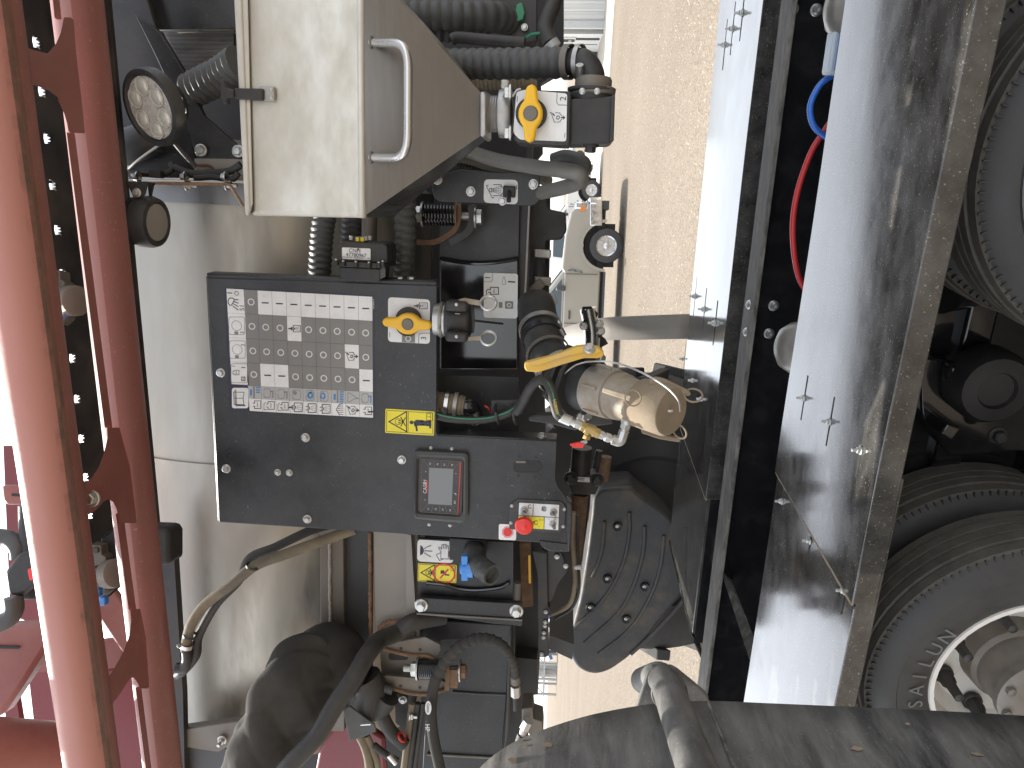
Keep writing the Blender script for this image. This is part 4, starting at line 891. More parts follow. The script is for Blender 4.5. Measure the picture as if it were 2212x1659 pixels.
                if i == 6:
                    for b in range(6): strokes([P3(f, [(cx-20+abs(b-2.5)*12, cy-55+b*22), (cx+30, cy-66+b*24)]), P3(f, [(cx+30, cy-66+b*24), (cx+46, cy-62+b*24)])], e2, 1.1, ink)
                    strokes([P3(f, [(cx+10, cy-64), (cx-30, cy), (cx+8, cy+64)])], e2, 1.2, ink)
                if i == 7: mixer_icon(f, e2, cx, cy, 74, ink)
    # header strip
    hx = lambda y: 90+(y-103)*.055
    for y0, y1 in ((106, 378), (382, 653), (657, 926), (930, 1180)):
        part('header_cell', decal(P3(f, [(hx(y0), y0-2), (hx(y0)+194, y0+8), (hx(y1)+194, y1+10), (hx(y1), y1)]), e), MT['sticker'], ch)
    part('header_cell', decal(P3(f, rrect(152, 1222, 338, 1452, 28)), e), MT['sticker'], ch)
    strokes([P3(f, [(105, 152), (150, 155)])], e2, 2, ink); ink.annulus(S(*f(205, 158), e2), SX, SZ, k(e2)*3.6, k(e2)*4.8, 18)
    strokes([P3(f, [(115, 225), (108, 245), (112, 272), (130, 292), (148, 290), (165, 262), (180, 228), (160, 212), (130, 210), (115, 225)])]+[P3(f, [(190-i*9, 228+i*24), (222, 230+i*38)]) for i in range(4)], e2, 1.8, ink)
    text(ink, 'S1', S(*f(268, 318), e2), SX, SZ, k(e2)*15)
    for (cx, cy, ch_) in ((205, 522, '3'), (212, 790, '2')):
        q = P3(f, rrect(cx-88, cy-98, cx+90, cy+100, 26)); strokes([q+[q[0]]], e2, 1.0, lg); lg.annulus(S(*f(cx, cy), e2), SX, SZ, k(e2)*10.4, k(e2)*11.4, 28)
        text(ink, ch_, S(*f(cx+64, cy+(78 if ch_ == '3' else -50)), e2), SX, SZ, k(e2)*11); lg.face([S(*p, e2) for p in P3(f, [(cx-25, cy+64), (cx+18, cy+66), (cx+18, cy+98), (cx-25, cy+96)])])
    q = P3(f, rrect(142, 950, 325, 1165, 22)); strokes([q+[q[0]]], e2, 1.0, lg); text(ink, '1', S(*f(172, 978), e2), SX, SZ, k(e2)*11); tank_icon(f, e2, 160, 1025, 232, 1075, ink, 1.1, wave=True)
    lg.face([S(*p, e2) for p in P3(f, rrect(255, 1095, 305, 1148, 8))]); wk.annulus(S(*f(280, 1121), e2-.0003), SX, SZ, k(e2)*1.6, k(e2)*2.9, 12); strokes([P3(f, [(265, 993), (298, 995)])], e2, 1.8, ink)
    for o_ in (0, 12, 24): strokes([P3(f, [(172+o_, 1262-o_*.9), (180+o_, 1408+o_*.7), (300, 1408+o_*.7)] if o_ else [(170, 1270), (178, 1408), (288, 1412), (278, 1340), (290, 1272), (170, 1270)])], e2, 1.2, ink)
    strokes([P3(f, [(176, 1338), (278, 1340)])], e2, 1.1, ink)
    text(wk, '92054859 A', S(*f(1748, 280), e2), SX, SZ, k(e2)*4.4)
    for nm, mb, m in (('print', ink, 'ink'), ('white_print', wk, 'wink'), ('blue_print', bl_, 'bink'), ('grey_print', lg, 'gsticker')):
        part(nm, mb, MT[m], ch, kind='stuff')
    # ---- valve 3
    f2 = zm(1480, 1150, 580, 1604)
    vp = part('valve_label', plate(P3(f2, rpoly([(133, 55), (590, 82), (588, 565), (132, 540)], 44, 5)), PD-.0012, .001), MT['sticker'], t); e = PD-.0018
    gr, ik, wk = MB(), MB(), MB()
    gr.face([S(*p, e) for p in P3(f2, [(285, 452), (425, 460), (425, 553), (283, 545)])]); wk.annulus(S(*f2(352, 508), e-.0004), SX, SZ, k(e)*4.2, k(e)*6.4, 20)
    text(ik, '3', S(*f2(522, 503), e), SX, SZ, k(e)*16); strokes([P3(f2, [(465, 555), (468, 470), (485, 450), (588, 448)]), P3(f2, [(150, 440), (152, 490)])], e, 1.0, ik); tank_icon(f2, e, 452, 118, 560, 182, ik, 1.4, dots=True, arrow=True)
    for nm, mb, m in (('grey_print', gr, 'gsticker'), ('print', ik, 'ink'), ('white_print', wk, 'wink')): part(nm, mb, MT[m], vp, kind='stuff')
    part('boss', MB().cyl(S(*f2(355, 305), PD-.0015), S(*f2(355, 305), PD-.018), k(PD)*28, 32), MT['plastic'], t)
    handle(t, f2(345, 350), (1, .085), 56, 52, 23, 10, PD-.045, MT['yellow'])
    # ---- warning sticker
    def yst(pts, g, d, man, par):
        y = part('warning_sticker', plate(P3(g, rpoly(pts, 14)), d, .0008), MT['ysticker'], par); return y
    ys = yst([(105, 1270), (638, 1302), (632, 1564), (100, 1532)], f2, PD-.001, True, t); e = PD-.0016; ik = MB()
    q = P3(f2, [(118, 1288), (622, 1318), (618, 1548), (115, 1518), (118, 1288)]); strokes([q, P3(f2, [(354, 1303), (350, 1532)])], e, .9, ik)
    tri_sign(f2, e, 248, 1412, 192, ik, 2.2)
    strokes([P3(f2, [(425, 1420), (505, 1412), (590, 1420)]), P3(f2, [(430, 1445), (510, 1440), (590, 1450)])], e, 5.5, ik); strokes([P3(f2, [(432, 1440), (440, 1470), (446, 1505)]), P3(f2, [(440, 1402), (508, 1405)]), P3(f2, [(590, 1412), (592, 1475)])], e, 4, ik)
    ik.annulus(S(*f2(388, 1420), e), SX, SZ, 0, k(e)*4.4, 12); q = P3(f2, rrect(552, 1312, 614, 1402, 4)); strokes([q+[q[0]], P3(f2, [(555, 1358), (600, 1360)]), P3(f2, rrect(560, 1326, 596, 1396, 2))], e, .8, ik)
    part('print', ik, MT['ink'], ys, kind='stuff')
    # ---- display
    f3 = zm(1600, 1740, 680, 2212)
    out = rpoly([(95, 118), (790, 150), (790, 960), (730, 1040), (95, 985)], 60, 5); hole = rpoly([(150, 190), (735, 215), (725, 900), (690, 962), (135, 925)], 45, 5)
    ds = part('display', plate(P3(f3, rpoly([(140, 180), (740, 205), (720, 975), (128, 935)], 40, 5)), PD-.010, .012), MT['bezel'], t, bev=.003)
    ring = MB(); n = len(out); O = [S(*p, PD-.016) for p in P3(f3, out)]; H_ = [S(*p, PD-.016) for p in P3(f3, hole)]; dp = SY*.018
    mid = [a.lerp(b, .5)-SY*.005 for a, b in zip(O, H_)]
    ring.v = [p+dp for p in O]+O+mid+H_+[p+dp for p in H_]; ring.f = [[a*n+i, a*n+(i+1) % n, (a+1)*n+(i+1) % n, (a+1)*n+i] for a in range(4) for i in range(n)]
    part('rubber_surround', ring, MT['hose'], ds, ang=50)
    e = PD-.011; part('keypad', plate(P3(f3, [(205, 220), (700, 248), (668, 930), (182, 893)]), e, .001), MT['bezel'], ds); e -= .0006
    part('screen', plate(P3(f3, [(292, 330), (602, 345), (582, 812), (278, 795)]), e, .0006), MT['screen'], ds); e -= .0006
    ln, rd, wt = MB(), MB(), MB(); q = P3(f3, [(205, 222), (700, 250), (668, 928), (184, 893), (205, 222)])
    strokes([q]+[P3(f3, s) for s in ([(218, 230), (292, 330)], [(345, 240), (365, 325)], [(447, 245), (447, 335)], [(555, 255), (525, 338)], [(690, 258), (602, 345)], [(190, 888), (278, 795)], [(318, 895), (348, 815)], [(428, 900), (428, 815)], [(520, 910), (500, 818)], [(648, 920), (582, 812)])], e, .9, ln)
    strokes([P3(f3, [(692, 262), (664, 925)])], e, 2.6, rd); rd.face([S(*p, e) for p in P3(f3, [(258, 490), (272, 490), (268, 655), (252, 640)])])
    text(wt, 'CASE', S(*f3(240, 590), e), SX, SZ, k(e)*11.5); text(wt, 'IH', S(*f3(238, 512), e), SX, SZ, k(e)*11)
    for s, x, y in (('F5', 305, 278), ('F6', 402, 285), ('F7', 490, 292), ('F8', 588, 296), ('F1', 283, 853), ('F2', 378, 860), ('F3', 467, 866), ('F4', 563, 875), ('+', 637, 408), ('-', 633, 510), ('ESC', 622, 772), ('o', 236, 742), ('o', 247, 380)): text(wt, s, S(*f3(x, y), e), SX, SZ, k(e)*5.2)
    strokes([P3(f3, [(615, 660), (635, 662), (635, 680)])], e, 1.2, wt)
    part('key_lines', ln, MT['plate'], ds, kind='stuff'); part('red_print', rd, MT['rink'], ds); part('lettering', wt, MT['wink'], ds, kind='stuff')
    # ---- slot with its small holes
    part('slot', plate(P3(f3, rrect(1370, 245, 1730, 392, 72, 7)), PD-.0006, .001), MT['dark'], t)
    part('slot_rim', strokes([P3(f3, rrect(1370, 245, 1730, 392, 72, 7))], PD-.0012, 1.2), MT['frame'], t)
    part('slot_tag', plate(P3(f3, rrect(1402, 243, 1528, 272, 8)), PD-.002, .002), MT['plate'], t)
    for x, y in ((1450, 185), (1663, 197), (1437, 433), (1648, 445)): part('hole', MB().annulus(S(*f3(x, y), PD-.0006), SX, SZ, 0, k(PD)*3.3, 14), MT['dark'], t)
    # ---- switch box
    sw = part('switch_plate', plate(P3(f3, [(1325, 800), (1420, 735), (1985, 762), (2050, 830), (2030, 1100), (1965, 1165), (1318, 1120)]), PD-.004, .004), MT['bezel'], t, bev=.002)
    for x, y in ((1352, 820), (1340, 1038), (2025, 865), (2010, 1085)): inst('screw', SOCK, None, sw, S(*f3(x, y), PD-.004), -SY, .0068)
    for x, y in ((1438, 772), (1952, 805)): part('hole', MB().annulus(S(*f3(x, y), PD-.0046), SX, SZ, 0, k(PD)*2.6, 12), MT['dark'], sw)
    e = PD-.005
    lab = part('switch_label', plate(P3(f3, [(1445, 780), (1957, 808), (1945, 1130), (1430, 1095)]), e, .0008), MT['sticker'], sw); e -= .0006
    part('yellow_field', decal(P3(f3, [(1440, 945), (1762, 968), (1760, 1118), (1432, 1098)]), e), MT['ysticker'], lab); e -= .0004; ik = MB()
    strokes([P3(f3, [(1437, 940), (1950, 972)]), P3(f3, [(1626, 795), (1620, 948)]), P3(f3, [(1768, 965), (1762, 1118)])], e, 1.2, ik)
    for a in range(6): strokes([P3(f3, [(1762, 858), (1762+26*cos(a), 858+26*sin(a))])], e, .9, ik)
    strokes([P3(f3, circ(1762, 858, 28, 14)), P3(f3, [(1740, 832), (1742, 870), (1756, 886), (1785, 884)]), P3(f3, circ(1582, 828, 22, 12, .5, 5.5)), P3(f3, circ(1662, 1035, 24, 12, .6, 5.6)), P3(f3, [(1640, 1050), (1622, 1048), (1624, 1022), (1640, 1020)])], e, 1.1, ik)
    for s, x, y in (('+', 1470, 915), ('-', 1558, 925), ('I', 1828, 990), ('o', 1902, 992), ('o', 1742, 998), ('I', 1697, 1085), ('H', 1712, 995), ('A', 1912, 952)): text(ik, s, S(*f3(x, y), e), SX, SZ, k(e)*6.5)
    part('print', ik, MT['ink'], lab, kind='stuff')
    for x, y, dx, dy in ((1512, 868, -10, 55), (1885, 895, -25, 30), (1875, 1048, 22, 55)):
        b = S(*f3(x, y), PD-.005); tg = part('toggle_switch', MB().lathe(b, -SY, [(0, k(PD)*8.5), (.006, k(PD)*8.5), (.007, k(PD)*6.5), (.014, k(PD)*6), (.016, k(PD)*3)], 6 if x > 1600 else 12), MT['steel'], sw)
        part('lever', MB().tube([b-SY*.012, S(*f3(x+dx*.5, y+dy*.5), PD-.03), S(*f3(x+dx, y+dy), PD-.043)], [k(PD)*3.2, k(PD)*3.6, k(PD)*3.9], 14), MT['ghose'], tg)
    b = S(*f3(1525, 1020), PD-.005); tp = S(*f3(1508, 1085), PD-.045)
    es = part('emergency_stop', MB().tube([b, b.lerp(tp, .8)], k(PD)*12, 24), MT['plastic'], sw)
    part('mushroom_button', MB().lathe(tp+SY*.012, -SY, [(-.006, k(PD)*15), (0, k(PD)*20), (.008, k(PD)*20.5), (.014, k(PD)*18.5), (.016, k(PD)*12), (.0145, k(PD)*7.5), (.0155, k(PD)*6), (.0165, 0)], 36), MT['redplast'], es, ang=50)
    st = part('stop_sticker', plate(P3(f3, rpoly([(1185, 1050), (1330, 1058), (1408, 1130), (1405, 1262), (1182, 1252)], 26, 5)), PD-.001, .0008), MT['sticker'], t); e = PD-.0016
    oc = lambda r: P3(f3, [(1297+r*cos(pi/8+i*pi/4), 1156+r*sin(pi/8+i*pi/4)) for i in range(8)])
    part('red_octagon', decal(oc(76), e), MT['rink'], st); part('white_octagon', decal(oc(68), e-.0004), MT['wink'], st); part('red_octagon', decal(oc(61), e-.0008), MT['rink'], st)
panel()
def ST(f, d): return lambda x, y, dd=0.0: S(*f(x, y), d+dd)
def band(mb, c, ax, r, w, t=.0025, n=28): return mb.lathe(V(c)-V(ax).normalized()*w/2, ax, [(0, r), (0, r+t), (w, r+t), (w, r)], n)
# ================================================================== work lamps
l = zm(380, 200, 620, 1286)
def lamp_a():
    d = 1.80; c = S(*l(451, 466), d); major = (S(*l(640, 742), d)-S(*l(262, 190), d)); ex = major.normalized(); R_ = major.length*.5
    view = (CAM-c).normalized(); perp = ex.cross(view).normalized()
    n = (view*.66 + perp*.75).normalized(); n = n if True else n
    if (S(*l(600, 400), d)-c).dot(perp) > 0: n = (view*.64 + perp*.77).normalized()
    n = (n-ex*n.dot(ex)).normalized(); ey = n.cross(ex)
    t = thing('work_lamp', 'round black work lamp with six clear lenses facing forward', 'lamp', c-SZ*.09, 'work lamps under the boom')
    part('housing', MB().lathe(c, -n, [(-.004, R_*.80), (-.010, R_*.86), (-.008, R_*.97), (.004, R_), (.022, R_*.98), (.03, R_*.85), (.06, R_*.6), (.06, 0)], 48, ref=ex), MT['plastic'], t)
    part('lens_plate', MB().lathe(c+n*.003, n, [(0, R_*.80), (.001, R_*.79), (.001, 0)], 40), MT['lens'], t)
    for a, b in ((-.44, .22), (-.42, -.22), (-.02, .42), (.02, -.42), (.42, .24), (.44, -.22)):
        q = c + ex*(R_*a*1.1) + ey*(R_*b*1.15) + n*.004
        le = part('lens', MB().lathe(q, n, [(0, R_*.235), (.004, R_*.225), (.003, R_*.19), (.006, R_*.15), (.008, R_*.08), (.0085, 0)], 22), MT['led'], t)
        part('reflector_ring', MB().ring(q+n*.003, n, R_*.235, .0018, 20, 6), MT['lens'], le)
    part('cable', MB().tube(spline([S(*l(640, 755), 1.83), S(*l(720, 850), 1.85), S(*l(810, 945), 1.88)], 6), .006, 8), MT['rubber'], t)
    for x, y in ((685, 405), (715, 495)): inst('bolt', BOLT, None, t, S(*l(x, y), 1.79), (n+SX*.5), .012)
    part('yoke', MB().tube([c-n*.03, S(*l(720, 420), 1.86)], .016, 10), MT['frame'], t)
lamp_a()
def lamp_b():
    d = 1.88; c = S(*l(460, 1400), d); n = (S(*l(560, 1410), d)-S(*l(300, 1390), d)).normalized()*1.0 - SY*.06; n.normalize()
    R_ = k(d)*54; t = thing('work_lamp', 'round finned black work lamp hanging under a bracket', 'lamp', c-SZ*.08, 'work lamps under the boom')
    part('housing', MB().lathe(c, -n, [(-.012, R_*.72), (-.016, R_*.80), (-.012, R_*.93), (.0, R_), (.03, R_), (.036, R_*.9), (.07, R_*.8), (.07, 0)], 40), MT['plastic'], t)
    part('lens_plate', MB().lathe(c+n*.011, n, [(0, R_*.73), (.002, R_*.70), (.003, 0)], 36), MT['strap'], t)
    for i in range(9):
        part('fin', MB().lathe(c-n*(.040+i*.0), -n, [(0, R_*.2), (0, R_*.97), (.004, R_*.97), (.004, R_*.2)], 32).add([], []) if False else MB().lathe(c-n*(.036+i*.0055), -n, [(0, R_*.3), (0, R_*(.96-.02*i)), (.0025, R_*(.96-.02*i)), (.0025, R_*.3)], 32), MT['plastic'], t)
    yk = part('yoke', plate(P3(l, rpoly([(240, 1065), (418, 1068), (395, 1170), (365, 1205), (330, 1210), (295, 1190)], 12)), d-.03, .006), MT['plastic'], t, bev=.002)
    inst('bolt', BOLT, None, yk, S(*l(328, 1158), d-.031), -SY, .017)
    part('yoke', plate(P3(l, [(415, 1070), (468, 1075), (445, 1180), (480, 1220), (430, 1210)]), d+.0, .006), MT['plastic'], t)
lamp_b()
def lamp_shelf():
    t = thing('lamp_bracket', 'bolted dusty bracket plate carrying the hanging work lamp', 'bracket', S(*l(650, 1070), 1.95))
    a, b = S(*l(170, 1045), 1.90), S(*l(1130, 1070), 1.90)
    part('shelf', MB().prism([a, b, b+SY*.16, a+SY*.16], SZ*.006), MT['plate'], t, bev=.002)
    part('shelf_edge', MB().tube(fillet([S(*l(470, 1085), 1.895), S(*l(1090, 1090), 1.895), S(*l(1125, 1150), 1.895), S(*l(1200, 1270), 1.9)], .03), .004, 8), MT['rust'], t)
    for x, up in ((342, 1), (730, 1), (1060, 1), (735, -1), (1062, -1)):
        y = 1030 if up > 0 else 1095; inst('bolt', BOLTS if (x == 342 or up < 0) else BOLT, None, t, S(*l(x, y), 1.93), SZ*up, .021)
    part('clip', MB().box(S(*l(490, 1010), 1.93), SX*.018, SY*.02, SZ*.03), MT['plastic'], t)
    part('cable', MB().tube(spline([S(*l(250, 995), 1.96), S(*l(400, 1000), 1.95), S(*l(540, 1005), 1.95), S(*l(620, 970), 1.96), S(*l(610, 920), 1.97)], 6), .008, 10), MT['rubber'], t)
    part('cable', MB().tube(spline([S(*l(640, 950), 1.96), S(*l(760, 1000), 1.95), S(*l(900, 1000), 1.95), S(*l(1080, 985), 1.95), S(*l(1180, 930), 1.95)], 6), .010, 10), MT['rubber'], t)
    part('cable', MB().tube(spline([S(*l(800, 1040), 1.94), S(*l(950, 1030), 1.94), S(*l(1100, 1050), 1.94), S(*l(1160, 1000), 1.94)], 6), .008, 10), MT['rubber'], t)
    part('wire', MB().tube(spline([S(*l(225, 1005), 1.9), S(*l(330, 900), 1.87), S(*l(530, 755), 1.84)], 6), .003, 6), MT['lgrey'], t)
    part('boot', MB().tube([S(*l(195, 1030), 1.9), S(*l(265, 1012), 1.9)], .008, 10), MT['lgrey'], t)
    part('back_plate', plate(P3(l, [(800, 878), (1200, 885), (1200, 1060), (800, 1050)]), 2.0, .01), MT['strap'], t)
    part('rust_stain', MB().tube(spline([S(*l(830, 935), 1.998), S(*l(920, 940), 1.998), S(*l(975, 985), 1.998)], 6), .004, 6), MT['rust'], t).name = 'rusty_wire'
    part('support_tube', MB().cyl(S(*l(40, 860), 1.98), S(*l(470, 700), 2.0), .045, 24), MT['hose'], t, label='grey round support tube')
    part('support_web', plate(P3(l, [(180, 1030), (500, 760), (780, 700), (800, 1040)]), 2.02, .01), MT['black'], t)
lamp_shelf()

# ================================================================== corrugated hoses
hh = zm(1680, 0, 520, 1391); bk = zm(1580, 560, 720, 1866); cn = zm(1280, 860, 420, 2212)
def hose(name, label, path, r, pitch, m='hose', depth=.13):
    mb = MB(); corr(mb, path, r, pitch, depth); return solo(name, mb, MT[m], label, 'hose', group='corrugated hoses')
hose('corrugated_hose', 'thick corrugated hose ending at the black bay in the top corner', spline([S(780, 35, 2.05), S(870, 33, 2.05), S(1000, 33, 2.06), S(1070, 36, 2.10), S(1110, 50, 2.2)], 24), k(2.05)*30, .0265)
hose('corrugated_hose', 'corrugated hose lying just behind the topmost thick one', spline([S(800, 60, 2.15), S(940, 62, 2.15), S(1060, 62, 2.2)], 20), k(2.15)*26, .02)
vh = solo('corrugated_hose', corr(MB(), spline([S(880, 138, 1.80), S(960, 138, 1.78), S(1080, 138, 1.74), S(1222, 135, 1.70)], 24), k(1.75)*30, .0215), MT['hose'], 'corrugated hose clamped to the elbow beside the hopper valve', 'hose', group='corrugated hoses')
hose('corrugated_hose', 'amber tinted fine ribbed hose behind the clamped hose', spline([S(960, 172, 2.0), S(1050, 172, 2.0), S(1160, 170, 2.0)], 20), k(2.0)*20, .0105, 'dhose', .08)
hose('corrugated_hose', 'corrugated hose slanting up beside the round work lamp', spline([S(*l(760, 330), 2.02), S(*l(900, 260), 2.0), S(*l(1040, 190), 1.98), S(*l(1180, 90), 1.95)], 20), .046, .021)
hose('corrugated_hose', 'dark corrugated hose at the left of the numbered actuator', spline([S(712, 430, 2.0), S(698, 490, 1.98), S(692, 560, 1.97), S(688, 640, 1.98)], 24), k(1.98)*25, .0155)
hose('corrugated_hose', 'blurry corrugated hose behind the numbered actuator', spline([S(765, 430, 2.06), S(760, 480, 2.06), S(755, 560, 2.06)], 24), k(2.05)*24, .0155)
hose('corrugated_hose', 'corrugated hose between the numbered actuator and the spring', spline([S(880, 380, 1.98), S(876, 440, 1.97), S(875, 530, 1.97), S(868, 640, 1.98)], 24), k(1.97)*24, .0205)
def smooth(label, path, r, m='ghose', name='rubber_hose', n=18): return solo(name, MB().tube(path, r, n), MT[m], label, 'hose', group='smooth rubber hoses', ang=80)
smooth('grey pipe running down behind the numbered actuator', [S(800, 380, 2.02), S(797, 540, 2.02)], k(2)*16, 'plate')
smooth('upper grey hose curling out below the hopper and back', spline([S(*bk(560, 60), 1.95), S(*bk(700, 100), 1.94), S(*bk(1000, 190), 1.88), S(*bk(1400, 258), 1.78), S(*bk(1640, 285), 1.72), S(*bk(1795, 312), 1.70), S(*bk(1836, 362), 1.72), S(*bk(1795, 415), 1.76), S(*bk(1650, 465), 1.82), S(*bk(1400, 522), 1.92)], 10), k(1.78)*15)
smooth('lower grey hose passing behind the grey bracket', spline([S(*bk(470, 165), 1.98), S(*bk(700, 205), 1.97), S(*bk(1000, 250), 1.95), S(*bk(1300, 320), 1.95), S(*bk(1500, 400), 2.0)], 10), k(1.95)*12)
hose('corrugated_hose', 'thin ribbed conduit tucked under the grey hoses', spline([S(*bk(560, 235), 1.965), S(*bk(800, 275), 1.96), S(*bk(1200, 310), 1.96), S(*bk(1400, 330), 1.96)], 20), k(1.96)*7, .008, 'rubber', .2)
smooth('black sleeve tube with coloured wires beside the clamped hose', spline([S(*hh(260, 420), 1.95), S(*hh(330, 395), 1.95), S(*hh(560, 415), 1.94), S(*hh(1035, 455), 1.92)], 8), k(1.93)*11, 'rubber')
smooth('grey hose bend tucked behind the hopper valve', spline([S(1195, 345, 1.9), S(1225, 338, 1.88), S(1262, 352, 1.86), S(1252, 372, 1.88), S(1215, 372, 1.92)], 8), k(1.9)*13, 'hose')

# ================================================================== hopper valve 2
def valve2():
    d = 1.60; t = thing('hopper_valve', 'black valve below the hopper with a white plate numbered 2', 'valve', S(1325, 260, 1.66))
    ax = S(1300, 250, 1.67)-S(1040, 247, 1.67); ax.normalize(); c = lambda px: S(px, 246, 1.67)
    part('weld_plate', plate([(1037, 199), (1046, 197), (1050, 205), (1050, 290), (1046, 296), (1037, 294)], 1.61, .12), MT['steel'], t, bev=.003)
    part('threaded_neck', MB().lathe(c(1048), ax, [(0, k(1.63)*44), (.012, k(1.63)*36)] + [(.013+i*.0025, k(1.63)*(36 if i % 2 else 34.5)) for i in range(12)] + [(.045, k(1.63)*36)], 36), MT['steel'], t)
    cl = part('clamp', MB().lathe(c(1079), ax, [(0, k(1.63)*40), (0, k(1.63)*46), (.005, k(1.63)*47.5), (.021, k(1.63)*47.5), (.026, k(1.63)*45), (.026, k(1.63)*38)], 40), MT['steel'], t)
    for y in (199, 287): inst('bolt', BOLT, None, cl, S(1103, y, 1.60), -ax, .022)
    part('clamp_lug', MB().box(S(1092, 184, 1.62), SZ*.018, SX*.018, SY*.03), MT['steel'], cl, bev=.004)
    body = rpoly([(1108, 203), (1122, 192), (1235, 197), (1232, 313), (1118, 307), (1107, 298)], 6)
    part('body', plate(body, d, .11), MT['plastic'], t, bev=.006)
    lp = part('number_plate', plate(P3(hh, rpoly([(945, 968), (1040, 945), (1480, 985), (1470, 1490), (980, 1470), (912, 1400)], 30)), d-.002, .002), MT['sticker'], t); e = d-.0027
    ik = MB(); text(ik, '2', S(1217, 213, e), SX, SZ, k(e)*17); g = zm(2016, 0, 1008, 1659); mixer_icon(g, e, 295, 762, 50, ik)
    strokes([P3(g, [(375, 682), (302, 680), (290, 665), (292, 600)]), P3(g, [(35, 625), (33, 660)]), P3(g, [(343, 862), (341, 890)])], e, 1.1, ik); part('print', ik, MT['ink'], lp, kind='stuff')
    part('boss', MB().cyl(S(1150, 247, d-.001), S(1150, 247, d-.018), k(d)*29, 30), MT['plastic'], t)
    handle(t, (1146, 245), (-.04, 1), 64, 62, 26.5, 12.5, d-.042, MT['yellow'])
    part('drain_body', plate(rpoly([(1230, 214), (1310, 209), (1328, 206), (1326, 300), (1318, 310), (1230, 312)], 5), d+.012, .10), MT['plastic'], t, bev=.008)
    part('round_body', MB().lathe(S(1270, 300, 1.66), SX, [(0, .038), (.005, .044), (.09, .044), (.095, .05), (.10, .05)], 30), MT['plastic'], t)
    part('drip_edge', plate([(1321, 206), (1329, 205), (1326, 304), (1317, 308)], d-.005, .12), MT['plastic'], t, bev=.002)
    inst('bolt', BOLTB, None, t, S(1276, 314, 1.64), -SX, .024); part('stud', MB().cyl(S(1276, 318, 1.64), S(1276, 328, 1.64), .006, 8), MT['plastic'], t)
    o = S(1280, 207, 1.66); cr = part('clamp', MB().lathe(o, SX, [(0, k(1.62)*41), (.002, k(1.62)*45), (.014, k(1.62)*46), (.016, k(1.62)*43), (.017, k(1.62)*37), (.03, k(1.62)*37), (.036, k(1.62)*34), (.036, 0)], 40), MT['plate'], t, label='dull steel band clamp')
    for px in (1258, 1290): inst('rivet', SOCK, None, cr, S(px, 197, 1.59), -SY, .009)
    el = [o+SX*.02, S(1283, 155, 1.66), S(1270, 125, 1.67), S(1240, 128, 1.68), S(1220, 132, 1.69)]
    part('elbow', MB().tube(spline([S(1278, 190, 1.66), S(1278, 160, 1.665), S(1262, 136, 1.67), S(1238, 133, 1.68), S(1215, 134, 1.69)], 8), k(1.66)*25, 26), MT['plastic'], t, ang=70)
    ha = (S(1262, 134, 1.67)-S(1215, 134, 1.69)).normalized()
    for px, w, m in ((1228, .014, 'plate'), (1252, .010, 'steel')): part('hose_clamp', band(MB(), S(px, 134, 1.68), ha, k(1.68)*30.5, w), MT[m], t)
    part('clamp_screw', MB().cyl(S(1253, 163, 1.65), S(1252, 140, 1.635), .008, 12), MT['steel'], t)
    part('retaining_clip', MB().tube(spline([S(1108, 208, 1.59), S(1116, 195, 1.58), S(1125, 192, 1.58)], 4), .002, 6), MT['lgrey'], t)
valve2()

# ================================================================== grey bracket with the rinse switch
def rinse():
    d = 1.90; t = thing('rinse_bracket', 'grey black bracket plate with a white rinse switch label', 'bracket', S(1165, 400, d))
    part('plate', plate(P3(bk, rpoly([(318, 410), (470, 320), (600, 275), (900, 300), (1415, 330), (1412, 600), (1350, 650), (1215, 645), (1010, 632), (400, 608), (340, 580), (316, 500)], 30)), d, .005), MT['black'], t, bev=.002)
    for x, y in ((370, 382), (710, 503), (1348, 430)): inst('bolt', BOLT, None, t, S(*bk(x, y), d), -SY, .018)
    lb = part('switch_label', plate(P3(bk, rpoly([(845, 378), (1190, 384), (1188, 635), (840, 618)], 50, 5)), d-.001, .0008), MT['sticker'], t); e = d-.0017; ik = MB()
    L = lambda *p: P3(bk, p)
    strokes([L((940, 433), (1020, 435), (1022, 455), (1040, 470)), L((938, 545), (1020, 546), (1022, 530), (1040, 516)), L((885, 438), (868, 446), (930, 570), (946, 563)), L((902, 490), (902, 475), (922, 468), (922, 510), (902, 500)), L((1178, 440), (1178, 480))], e, 1.3, ik)
    for i in range(5):
        for j in range(-2, 3):
            q = bk(938+i*18, 490+j*(8+i*3)); strokes([[(q[0]-.7, q[1]), (q[0]+.7, q[1])]], e, 1.3, ik)
    part('print', ik, MT['ink'], lb, kind='stuff')
    tg = part('toggle_switch', MB().box(S(*bk(1102, 505), d-.006), SX*.028, SY*.012, SZ*.031), MT['plastic'], lb, bev=.003); part('lever', MB().tube([S(*bk(1100, 500), d-.012), S(*bk(1098, 600), d-.035)], [.004, .006], 10), MT['plastic'], tg) if False else None
    part('switch_lever', MB().tube([S(*bk(1100, 500), d-.012), S(*bk(1098, 600), d-.035)], [.004, .006], 10), MT['plastic'], lb)
    inst('bolt', BOLT, None, lb, S(*bk(1033, 600), d-.001), -SY, .016)
rinse()

